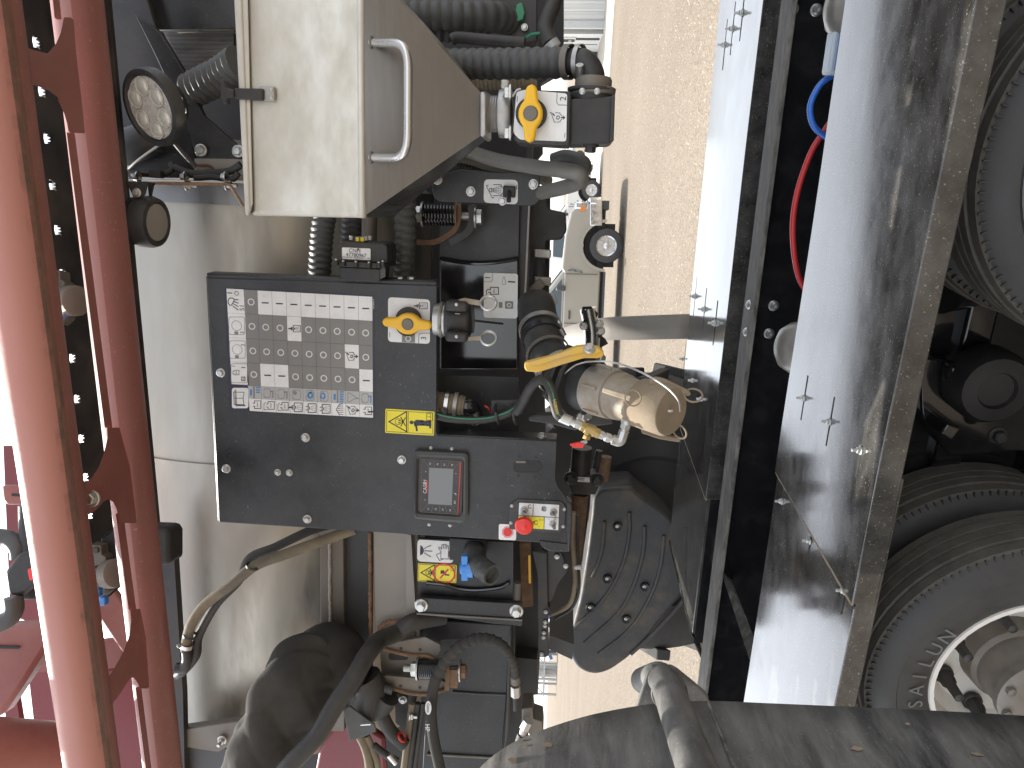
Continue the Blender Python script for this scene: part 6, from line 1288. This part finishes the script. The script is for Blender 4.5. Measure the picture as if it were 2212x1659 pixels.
# ================================================================== hand wash station
def wash():
    w = zm(1600, 2080, 460, 1908); d = 2.0
    t = thing('hand_wash_bracket', 'black bracket with hand wash stickers and a blue handled tap', 'bracket', S(*w(1000, 1650), d))
    part('back_sheet', plate(P3(w, [(180, 170), (1745, 230), (1740, 1230), (1700, 1240), (200, 1180)]), d, .01), MT['deep'], t)
    part('upper_box', plate(P3(w, [(700, 165), (1292, 200), (1285, 540), (700, 520)]), d-.012, .012), MT['deep'], t, bev=.002)
    ar = spline([S(*w(x, y), d-.006) for x, y in ((330, 890), (620, 925), (850, 985), (1100, 1010), (1350, 995), (1560, 960), (1680, 890))], 8); part('weld_bead', MB().tube(ar, .006, 8), MT['gloss'], t)
    fl = part('flange', plate(P3(w, rpoly([(168, 1165), (230, 1140), (1240, 1200), (1890, 1235), (1900, 1570), (1880, 1600), (1500, 1570), (170, 1400)], 14)), d-.03, .02), MT['deep'], t, bev=.003)
    part('flange_edge', MB().tube([S(*w(170, 1392), d-.034), S(*w(900, 1440), d-.034), S(*w(1890, 1500), d-.034)], .003, 6), MT['plate'], fl)
    for x, y in ((243, 1258), (1797, 1350)): inst('bolt', BOLT, None, fl, S(*w(x, y), d-.031), -SY, .030)
    part('corner_block', plate(P3(w, [(0, 100), (75, 110), (160, 1480), (0, 1500)]), d+.03, .05), MT['strap'], t)
    s1 = part('wash_sticker', plate(P3(w, rpoly([(180, 183), (772, 220), (765, 572), (176, 540)], 70, 6)), d-.0015, .001), MT['sticker'], t); e = d-.0022; ik = MB(); L = lambda *p: P3(w, p)
    ik.face([S(*p, e) for p in L((228, 275), (262, 300), (285, 340), (286, 380), (268, 420), (222, 448))])
    strokes([L((298, 330), (322, 318)), L((338, 308), (362, 298)), L((376, 292), (400, 282)), L((300, 368), (330, 370)), L((345, 371), (375, 373)), L((388, 374), (418, 375)), L((296, 405), (320, 420)), L((335, 430), (358, 442)), L((372, 450), (395, 464))], e, 1.7, ik)
    hand = [(562, 498), (566, 385), (525, 322), (535, 308), (552, 315), (575, 340), (576, 275), (590, 266), (600, 280), (602, 330), (604, 268), (618, 258), (632, 270), (632, 335), (636, 268), (650, 262), (660, 278), (658, 335), (668, 288), (680, 284), (688, 300), (684, 505), (562, 498)]
    strokes([L(*hand), L((562, 402), (488, 435), (542, 527), (612, 500)), L((690, 380), (704, 390), (690, 405)), L((690, 412), (706, 422), (690, 435)), L((690, 440), (704, 452), (690, 468)), L((745, 300), (743, 360))], e, 1.2, ik); part('print', ik, MT['ink'], s1, kind='stuff')
    s2 = part('warning_sticker', plate(P3(w, rpoly([(190, 572), (822, 600), (815, 895), (184, 862)], 16)), d-.0015, .001), MT['ysticker'], t); ik = MB()
    q = L((205, 588), (802, 615), (797, 880), (200, 850), (205, 588)); strokes([q, L((480, 602), (478, 862))], e, .9, ik); tri_sign(w, e, 360, 726, 222, ik, 2.0)
    strokes([L((570, 700), (570, 735)), L((575, 716), (625, 716)), L((600, 695), (600, 735)), L((640, 760), (690, 765)), L((618, 745), (640, 752))], e, 3, ik); q = L(*rrect(730, 620, 792, 695, 4)); strokes([q+[q[0]]], e, .8, ik); part('print', ik, MT['ink'], s2, kind='stuff')
    rd = MB(); rd.annulus(S(*w(617, 740), e-.0002), SX, SZ, k(e)*22.5, k(e)*26.5, 32); strokes([L((560, 808), (676, 680))], e-.0002, 3.6, rd); part('red_prohibition', rd, MT['rink'], s2)
    # tap
    tp = part('tap', MB().tube(spline([S(*w(1110, 380), d-.012), S(*w(1110, 450), d-.05), S(*w(1130, 560), d-.075), S(*w(1250, 660), d-.10), S(*w(1330, 720), d-.115)], 6), [k(d)*24]*7+[k(d)*22]*6+[k(d)*24]*6+[k(d)*21]*6, 20), MT['hose'], t, ang=60)
    sp = (S(*w(1370, 745), d-.125)-S(*w(1250, 660), d-.10)).normalized(); o = S(*w(1300, 695), d-.11)
    part('spout', MB().lathe(o, sp, [(0, k(d)*21), (.004, k(d)*24), (.03, k(d)*24), (.03, k(d)*19), (.012, k(d)*18), (.01, 0)], 28), MT['hose'], tp)
    part('collar', MB().ring(S(*w(1112, 395), d-.02), -SY, k(d)*23, .004, 24, 6), MT['plastic'], tp)
    bh = part('blue_handle', MB().lathe(S(*w(1095, 650), d-.085), (S(*w(930, 650), d-.085)-S(*w(1095, 650), d-.085)), [(0, k(d)*21), (.015, k(d)*21), (.02, k(d)*15), (.037, k(d)*13), (.038, k(d)*8), (.034, 0)], 24), MT['blueplast'], t)
    for ys, ye in ((600, 460), (710, 862)):
        part('wing', plate(P3(w, rpoly([(905, ys), (990, ys), (1003, (ys+ye)/2), (1002, ye), (898, ye), (896, (ys+ye)/2)], 12)), d-.105, .016), MT['blueplast'], bh, bev=.003)
wash()

# ================================================================== lower left: spring mount, Gates hose, sleeve, black hoses
h = zm(1480, 2380, 670, 1726); qv = zm(850, 2400, 710, 1888)
def lowerleft():
    t = thing('spring_bracket', 'dull grey bracket with rusty edges holding a bolted coil spring', 'bracket', S(*h(400, 930), 2.05))
    for poly in ([(75, 435), (130, 395), (500, 330), (655, 410), (660, 460), (620, 580), (520, 515), (330, 510), (80, 450)], [(45, 745), (90, 725), (400, 745), (560, 735), (745, 800), (700, 860), (640, 880), (500, 905), (320, 890), (130, 840), (45, 800)]):
        pl = part('cheek_plate', plate(P3(h, rpoly(poly, 14)), 2.02, .012), MT['plate'], t, bev=.002)
    part('rusty_edge', MB().tube(spline([S(*h(x, y), 2.016) for x, y in ((80, 452), (330, 512), (500, 518), (560, 540), (620, 585))], 6), .006, 8), MT['rust'], t)
    part('rusty_edge', MB().tube(spline([S(*h(x, y), 2.016) for x, y in ((130, 842), (320, 895), (500, 912), (640, 885), (740, 830), (742, 700), (738, 640))], 6), .006, 8), MT['rust'], t)
    part('back_plate', plate(P3(h, [(30, 260), (60, 190), (340, 160), (400, 300), (420, 760), (60, 760)]), 2.06, .012), MT['plate'], t)
    rn = random.Random(4); bd = [S(*h(x, y), 2.055) for x, y in ((35, 300), (45, 240), (80, 200), (150, 180), (250, 170), (340, 168))]; bd = spline(bd, 6); part('weld_bead', MB().tube(bd, [rn.uniform(.006, .010) for _ in bd], 8), MT['rust'], t)
    for x, y in ((255, 447), (448, 458), (250, 828), (447, 843)): part('hole', MB().annulus(S(*h(x, y), 2.0193), SX, SZ, 0, k(2)*4.2, 14), MT['dark'], t)
    part('slot', plate(P3(h, rrect(130, 490, 330, 565, 36, 5)), 2.058, .002), MT['dark'], t)
    springmount('b', 'coil spring on a bright stud between the dull grey cheek plates', h, 2.0, (285, 645), ((440, 655), (640, 660), (520, 570), (520, 750)), (910, 675), [([(710, 560), (735, 680), (720, 860)], 1.99, .010, 'rust'), ([(790, 640), (800, 740), (790, 820)], 2.0, .018, 'rust')], True)
    t = thing('black_front_box', 'big plain black sheet metal box at the lower left', 'box', S(*h(1000, 1659), 2.2))
    part('front', plate(P3(h, [(640, 230), (1360, 200), (1330, 900), (1280, 1500), (1240, 1900), (460, 1900), (520, 900)]), 2.16, .03), MT['deep'], t, bev=.003)
    part('edge_angle', plate(P3(h, [(1340, 210), (1375, 210), (1345, 1300), (1310, 1500), (1300, 1480), (1325, 1100)]), 2.13, .03), MT['frame'], t, bev=.002)
    part('crease', MB().tube([S(*h(780, 885), 2.158), S(*h(1060, 905), 2.158), S(*h(1320, 915), 2.158)], .004, 6), MT['deep'], t)
    part('lower_lip', MB().tube([S(*h(520, 1520), 2.155), S(*h(1240, 1560), 2.155)], .004, 6), MT['plate'], t)
    part('upper_cover', plate(P3(h, [(420, 170), (800, 180), (1380, 210), (1350, 330), (680, 370), (640, 400), (400, 330)]), 2.1, .03), MT['deep'], t, bev=.003)
    # Gates hose: sleeve with wrinkles
    t = thing('sleeved_hydraulic_hose', 'grey fabric sleeved hydraulic hose arching over with a white printed logo', 'hose', S(*h(1000, 1700), 1.95))
    path = spline([S(*h(680, 1800), 1.90), S(*h(640, 1620), 1.91), S(*h(585, 1350), 1.92), S(*h(560, 1080), 1.93), S(*h(590, 820), 1.94), S(*h(680, 620), 1.95), S(*h(800, 470), 1.95), S(*h(960, 365), 1.95), S(*h(1110, 345), 1.95), S(*h(1250, 390), 1.96), S(*h(1350, 500), 1.98), S(*h(1400, 620), 2.0), S(*h(1415, 740), 2.02)], 12)
    rn = random.Random(9); rr = []
    for i in range(len(path)):
        w_ = 1.0 if i < 50 else (1 + .10*sin(i*1.25)+.07*sin(i*2.3)); rr.append(k(1.95)*(27 if i < 70 else 27-(i-70)*.09)*w_*.5*2*.5)
    part('sleeve', MB().tube(path, [r*1.0 for r in rr], 26), MT['cloth'], t, ang=80)
    ft = part('ferrule', MB().tube([S(*h(1415, 730), 2.02), S(*h(1417, 800), 2.02)], k(2.02)*12, 20), MT['plate'], t); part('hex_fitting', MB().tube([S(*h(1415, 830), 2.02), S(*h(1418, 930), 2.02)], k(2.02)*11.5, 6), MT['zinc'], ft); part('end_tube', MB().tube([S(*h(1417, 925), 2.02), S(*h(1420, 1070), 2.02)], k(2.02)*7, 14), MT['plastic'], ft)
    nn = MB().lathe(S(*h(531, 1050), 1.903), -SY, [(0, 1e-4), (0, k(1.9)*8)], 20); lg = MB()
    el = [S(*h(531+32*cos(a), 1050+70*sin(a)), 1.902) for a in [2*pi*i/24 for i in range(24)]]; lo = part('logo_patch', MB().face(el), MT['wink'], t)
    ik = MB(); text(ik, 'Gates', S(*h(530, 1050), 1.9012), (S(*h(530, 1110), 1.9)-S(*h(530, 990), 1.9)).normalized(), (S(*h(560, 1050), 1.9)-S(*h(500, 1050), 1.9)).normalized(), k(1.9)*11); part('print', ik, MT['ink'], lo, kind='stuff')
    wt = MB(); text(wt, 'HP', S(*h(520, 1250), 1.9025), (S(*h(520, 1310), 1.9)-S(*h(520, 1190), 1.9)).normalized(), (S(*h(560, 1250), 1.9)-S(*h(500, 1250), 1.9)).normalized(), k(1.9)*17); part('lettering', wt, MT['wink'], t, kind='stuff')
    # valve fittings at the bottom corner
    t = thing('hydraulic_fitting', 'zinc hydraulic elbow fitting with a rubber hose above the near fender', 'fitting', S(*h(1450, 1460), 2.05))
    part('hex_nut', MB().tube([S(*h(1545, 1180), 2.05), S(*h(1505, 1260), 2.05)], k(2.05)*13, 6), MT['zinc'], t, bev=.001); part('ferrule', MB().tube([S(*h(1508, 1255), 2.05), S(*h(1485, 1330), 2.05)], k(2.05)*9.5, 16), MT['steel'], t); part('hose', MB().tube([S(*h(1488, 1320), 2.05), S(*h(1440, 1470), 2.05)], k(2.05)*13, 18), MT['rubber'], t)
    part('block', plate(P3(h, rpoly([(1480, 1060), (1590, 1050), (1600, 1160), (1690, 1190), (1700, 1310), (1560, 1330), (1480, 1200)], 12)), 2.1, .08), MT['plate'], t, bev=.008)
lowerleft()
def sleeve():
    t = solo('hose_sleeve', MB(), MT['cloth'], 'x', 'x', V((0, 0, 0))) if False else None
    ctr = spline([S(*qv(330, 1800), 1.78), S(*qv(450, 1500), 1.80), S(*qv(620, 1200), 1.83), S(*qv(800, 900), 1.86), S(*qv(960, 680), 1.90), S(*qv(1100, 560), 1.96)], 10)
    wid = [210, 225, 240, 265, 300, 320, 330]; n = 48; m = len(ctr); mb = MB(); rn = random.Random(1)
    for i in range(m):
        tt = i/(m-1); tg = (ctr[min(i+1, m-1)]-ctr[max(i-1, 0)]).normalized(); e1 = (-SY+tg*SY.dot(tg)).normalized(); e2 = tg.cross(e1)
        R_ = k(1.85)*.2063*(330+140*min(1, tt*1.5))*(1 if tt < .86 else sqrt(max(.02, 1-((tt-.86)/.15)**2)))
        for j in range(n):
            a = 2*pi*j/n; f_ = 1 + .06*sin(3*a+tt*9) + .05*sin(tt*21+2*a) + .03*sin(7*a-tt*15) - .085*max(0, 1-abs(sin(tt*13+a*1.5))*4)*max(0, cos(a-.4)) - .07*max(0, 1-abs(sin(tt*8-a*2+1))*5)
            mb.v.append(ctr[i]+(e1*cos(a)*.8+e2*sin(a))*R_*f_)
    mb.f = [[i*n+j, i*n+(j+1) % n, (i+1)*n+(j+1) % n, (i+1)*n+j] for i in range(m-1) for j in range(n)] + [list(range((m-1)*n, m*n)), list(range(n))[::-1]]
    th = thing('cloth_hose_sleeve', 'wrinkled dusty cloth sleeve bundled round hoses at the lower left', 'sleeve', S(*qv(600, 1659), 1.85))
    o = part('sleeve', mb, MT['cloth'], th, ang=80); sb = o.modifiers.new('sub', 'SUBSURF'); sb.levels = sb.render_levels = 1
    part('cuff_end', MB().sphere(S(*qv(1180, 570), 1.98), .125, 24, 14), MT['dark'], th, ang=80)
    def tub(name, lab, pts, r, m): return solo(name, MB().tube(spline(pts, 10), r, 22), MT[m], lab, 'hose', group='smooth rubber hoses', ang=80)
    tub('rubber_hose', 'thick black hose slanting across the cloth sleeve', [S(*qv(640, 1800), 1.70), S(*qv(800, 1600), 1.71), S(*qv(1050, 1330), 1.73), S(*qv(1250, 1000), 1.76), S(*qv(1450, 700), 1.80), S(*qv(1600, 450), 1.86), S(*qv(1720, 320), 1.92), S(*qv(1900, 240), 1.98), S(890, 1345, 2.0), S(960, 1330, 2.05)], k(1.78)*23, 'rubber')
    f02 = zm(0, 2016, 1008, 1659); f12 = zm(1008, 2016, 1008, 1659)
    hz = thing('tied_hose_pair', 'dusty braided hose and black hose tied together across the tank', 'hose', S(*f02(1200, 1050), 1.9))
    p1 = [S(*f12(640, 110), 1.92), S(*f12(420, 190), 1.90), S(*f12(200, 270), 1.89), S(*f12(0, 345), 1.89), S(*f02(1500, 470), 1.89), S(*f02(1330, 600), 1.90), S(*f02(1245, 720), 1.90), S(*f02(1215, 810), 1.91), S(*f02(1205, 900), 1.91)]
    part('braided_hose', MB().tube(spline(p1, 10), k(1.9)*12.5, 20), MT['dhose'], hz, ang=80)
    p2 = [S(*f12(480, 80), 1.95), S(*f12(330, 130), 1.94), S(*f12(120, 230), 1.93), S(*f12(-40, 300), 1.93), S(*f02(1550, 440), 1.93), S(*f02(1400, 600), 1.93), S(*f02(1290, 800), 1.93), S(*f02(1270, 930), 1.92), S(*f02(1190, 1030), 1.92), S(*f02(1150, 1060), 1.93)]
    part('black_hose', MB().tube(spline(p2, 10), k(1.93)*10.5, 18), MT['rubber'], hz, ang=80)
    part('elbow', MB().tube(spline([S(*f02(1212, 890), 1.91), S(*f02(1215, 960), 1.91), S(*f02(1190, 1010), 1.91), S(*f02(1145, 1010), 1.91)], 6), k(1.91)*13, 18), MT['plastic'], hz, ang=80)
    bx = (S(*f02(1210, 850), 1.91)-S(*f02(1220, 790), 1.91)); part('hose_clamp', band(MB(), S(*f02(1214, 865), 1.91), bx, k(1.9)*13, .013), MT['bar'], hz); inst('screw', SOCK, None, hz, S(*f02(1160, 868), 1.90), SX*-1+SZ, .010)
    for q in (S(*f12(-20, 350), 1.885), S(*f02(1230, 800), 1.905)): part('cable_tie', band(MB(), q, bx, k(1.9)*14, .007), MT['plastic'], hz)
    ps = thing('red_side_panel', 'deep red panel glimpsed below the black hoses', 'panel', S(*qv(1300, 1659), 2.15)); part('panel', plate(P3(qv, [(1020, 1800), (1080, 1480), (1340, 1080), (1760, 1350), (1790, 1800)]), 2.12, .03), MT['maroon'], ps, bev=.01)
    cl = thing('hose_bundle', 'tangle of dusty hoses and torn tape beside the deep red panel', 'hose bundle', S(*qv(1650, 1659), 2.0))
    for pts, r, m in (([(1500, 1300), (1560, 1420), (1600, 1560), (1620, 1760)], 12, 'dhose'), ([(1580, 1320), (1640, 1450), (1690, 1600), (1700, 1760)], 8, 'dhose'), ([(1700, 950), (1760, 1150), (1850, 1300), (1980, 1420)], 17, 'rubber'), ([(1480, 1000), (1600, 1050), (1720, 1000), (1800, 900)], 30, 'rubber'), ([(1650, 1420), (1780, 1520), (1900, 1590)], 9, 'rubber'), ([(1560, 700), (1620, 850), (1580, 1060)], 38, 'rubber'), ([(1650, 850), (1750, 830), (1850, 850)], 11, 'dgrey')):
        part('hose', MB().tube(spline([S(*qv(x, y), 2.0) for x, y in pts], 8), k(2.0)*r, 16), MT[m], cl, ang=80)
    part('metal_fitting', MB().tube([S(*qv(1810, 1520), 1.97), S(*qv(1888, 1610), 1.97)], k(2)*7, 14), MT['bar'], cl); part('staple', MB().tube([S(*qv(1515, 1206), 1.93), S(*qv(1622, 1200), 1.93)], .0025, 6), MT['bar'], cl)
    part('torn_tape', plate(P3(qv, [(1330, 1060), (1400, 1010), (1580, 1150), (1660, 1200), (1680, 1280), (1560, 1330), (1400, 1385), (1360, 1200)]), 1.94, .006), MT['hose'], cl, bev=.002)
    part('red_band', MB().ring(S(*h(265, 1345), 1.99), (SX-SZ), k(2)*12, .004, 20, 6), MT['redline'], cl); part('black_sheet', plate(P3(h, [(190, 900), (420, 920), (330, 1300), (200, 1200)]), 2.07, .02), MT['frame'], cl); inst('bolt', BOLT, None, cl, S(*h(275, 965), 2.06), -SY, .020); inst('bolt', BOLTS, None, cl, S(*h(345, 1138), 2.02), -SZ, .018)
    for i, x in enumerate((330, 385, 440)): part('hose', MB().tube([S(*h(x+40, 1000), 2.04), S(*h(x-10, 1400), 2.03), S(*h(x-60, 1800), 2.02)], k(2.03)*(9-i*1.5), 12), MT['dhose' if i == 0 else 'rubber'], cl)
sleeve()

# ================================================================== red structure and nozzle bodies at the far left of the boom
w5 = zm(0, 1950, 700, 1081)
def lattice():
    t = thing('red_boom_frame', 'red boom frame members with plates beyond the front tube', 'boom frame', D(60, 1500, 2.2)-V((0, 0, .1)))
    P = lambda pts, dep, th=.02: MB().prism([D(*w5(x, y), dep) for x, y in pts], FW*th)
    part('back_panel', P([(20, -300), (180, -300), (420, 780), (330, 1000), (250, 1060), (220, 790), (100, 740), (60, 660)], 2.15), MT['maroon'], t)
    part('arm', P([(-40, 800), (320, 780), (340, 830), (160, 1120), (20, 1330), (-60, 1380)], 1.75, .05), MT['red'], t, bev=.02)
    part('post', P([(170, 1060), (360, 1060), (440, 1480), (215, 1460)], 2.1), MT['maroon'], t); part('post', P([(20, 1180), (90, 1180), (130, 1430), (40, 1430)], 2.1), MT['maroon'], t)
    part('cross_tube', MB().tube([D(*w5(-700, 1500), 1.47), D(*w5(-120, 1530), 1.6), D(*w5(460, 1560), 1.75)], .062, 32), MT['red'], t, ang=70)
    part('slot', P([(-20, 915), (110, 918), (120, 926), (110, 934), (-20, 932)], 1.745, .003), MT['dark'], t)
    part('brace', P([(560, 560), (640, 500), (790, 700), (800, 960), (740, 960), (590, 740)], 1.95), MT['red'], t, bev=.008); part('plate', P([(600, 880), (800, 860), (790, 1080), (640, 1070)], 2.0), MT['red'], t, bev=.006)
    part('ledge', P([(230, 1000), (420, 990), (420, 1060), (200, 1080)], 2.0), MT['red'], t); part('closing_panel', P([(640, 1070), (830, 1060), (860, 1700), (600, 1700)], 1.95), MT['maroon'], t)
    part('lug', P([(10, -60), (180, -60), (190, 60), (40, 60), (15, 30)], 1.35, .012), MT['red'], t, bev=.004)
    part('slit', P([(70, -10), (150, -5), (150, 8), (70, 5)], 1.348, .002), MT['dark'], t)
    part('black_cover', P([(600, 260), (690, 190), (1010, 200), (1030, 240), (1030, 420), (760, 480), (620, 430)], 1.75, .08), MT['dark'], t, bev=.01)
    for i, (x, y, lab) in enumerate(((115, 480, 'grey nozzle body with a red button at the left edge'), )):
        n = thing('nozzle_body', lab, 'nozzle', D(*w5(x, y), 1.5)-V((0, 0, .05)), 'spray nozzle bodies')
        part('body', P(rpoly([(20, 470), (110, 350), (200, 340), (240, 400), (230, 540), (120, 620), (40, 610)], 30), 1.5, .05), MT['plastic'], n, bev=.008, label='clip-on dark body'); part('button', P(rpoly([(165, 450), (200, 440), (212, 510), (178, 522)], 8), 1.49, .02), MT['redplast'], n, bev=.003)
        part('mount', P([(85, 380), (230, 380), (240, 640), (120, 640)], 1.53, .05), MT['hose'], n, bev=.006)
        part('hose', MB().tube(spline([D(*w5(80, 620), 1.5), D(*w5(85, 700), 1.5), D(*w5(40, 760), 1.5), D(*w5(-60, 800), 1.5)], 6), .018, 12), MT['hose'], n); part('hose', MB().tube(spline([D(*w5(-40, 250), 1.55), D(*w5(50, 265), 1.55), D(*w5(110, 320), 1.54), D(*w5(120, 380), 1.54)], 6), .018, 12), MT['hose'], n); part('pipe', MB().cyl(D(*w5(185, 60), 1.55), D(*w5(190, 370), 1.55), .022, 14), MT['plastic'], n)
    w1 = zm(0, 1008, 1008, 1659)
    for f_, (bx, by), (cx, cy), blues, lab, dep in ((w1, (360, 160), (480, 290), ((365, 303), (410, 365)), 'tan nozzle body with blue tips beside the walkway holes', 1.62), (w5, (590, 370), (695, 475), ((597, 590), (633, 640)), 'tan nozzle body with blue tips near the lower boom gusset', 1.72)):
        n = thing('nozzle_body', lab, 'nozzle', D(*f_(bx, by), dep)-V((0, 0, .05)), 'spray nozzle bodies'); s_ = 1.0 if f_ is w1 else .92
        Q = lambda pts, dd=0, th=.04: MB().prism([D(*f_(bx+x*s_, by+y*s_), dep+dd) for x, y in pts], FW*th)
        part('body', Q(rpoly([(-60, -75), (25, -70), (30, -10), (60, 10), (55, 60), (-60, 70)], 8)), MT['plate'], n, bev=.004); part('lug', Q(rpoly([(-35, -55), (5, -55), (5, -20), (-35, -20)], 6), -.006, .01), MT['hose'], n, bev=.002)
        c = D(*f_(cx, cy), dep-.03); ax_ = (c-D(*f_(bx, by+130*s_), dep)).normalized()
        part('cap', MB().lathe(c-ax_*.02, ax_, [(-.03, .014), (0, .016), (0, .033), (.03, .033), (.034, .026), (.034, 0)], 18), MT['plate'], n); part('arm', MB().tube([D(*f_(bx, by+125*s_), dep), c-ax_*.03], .018, 14), MT['plate'], n)
        for x, y in blues: part('blue_tip', MB().box(D(*f_(x, y), dep-.01), RT*.020, UP*.014, FW*.02), MT['blueplast'], n, bev=.003)
        part('tip_holder', Q([(-40, 150), (60, 170), (70, 240), (20, 290), (-30, 250)], .01), MT['plate'], n, bev=.006)
lattice()
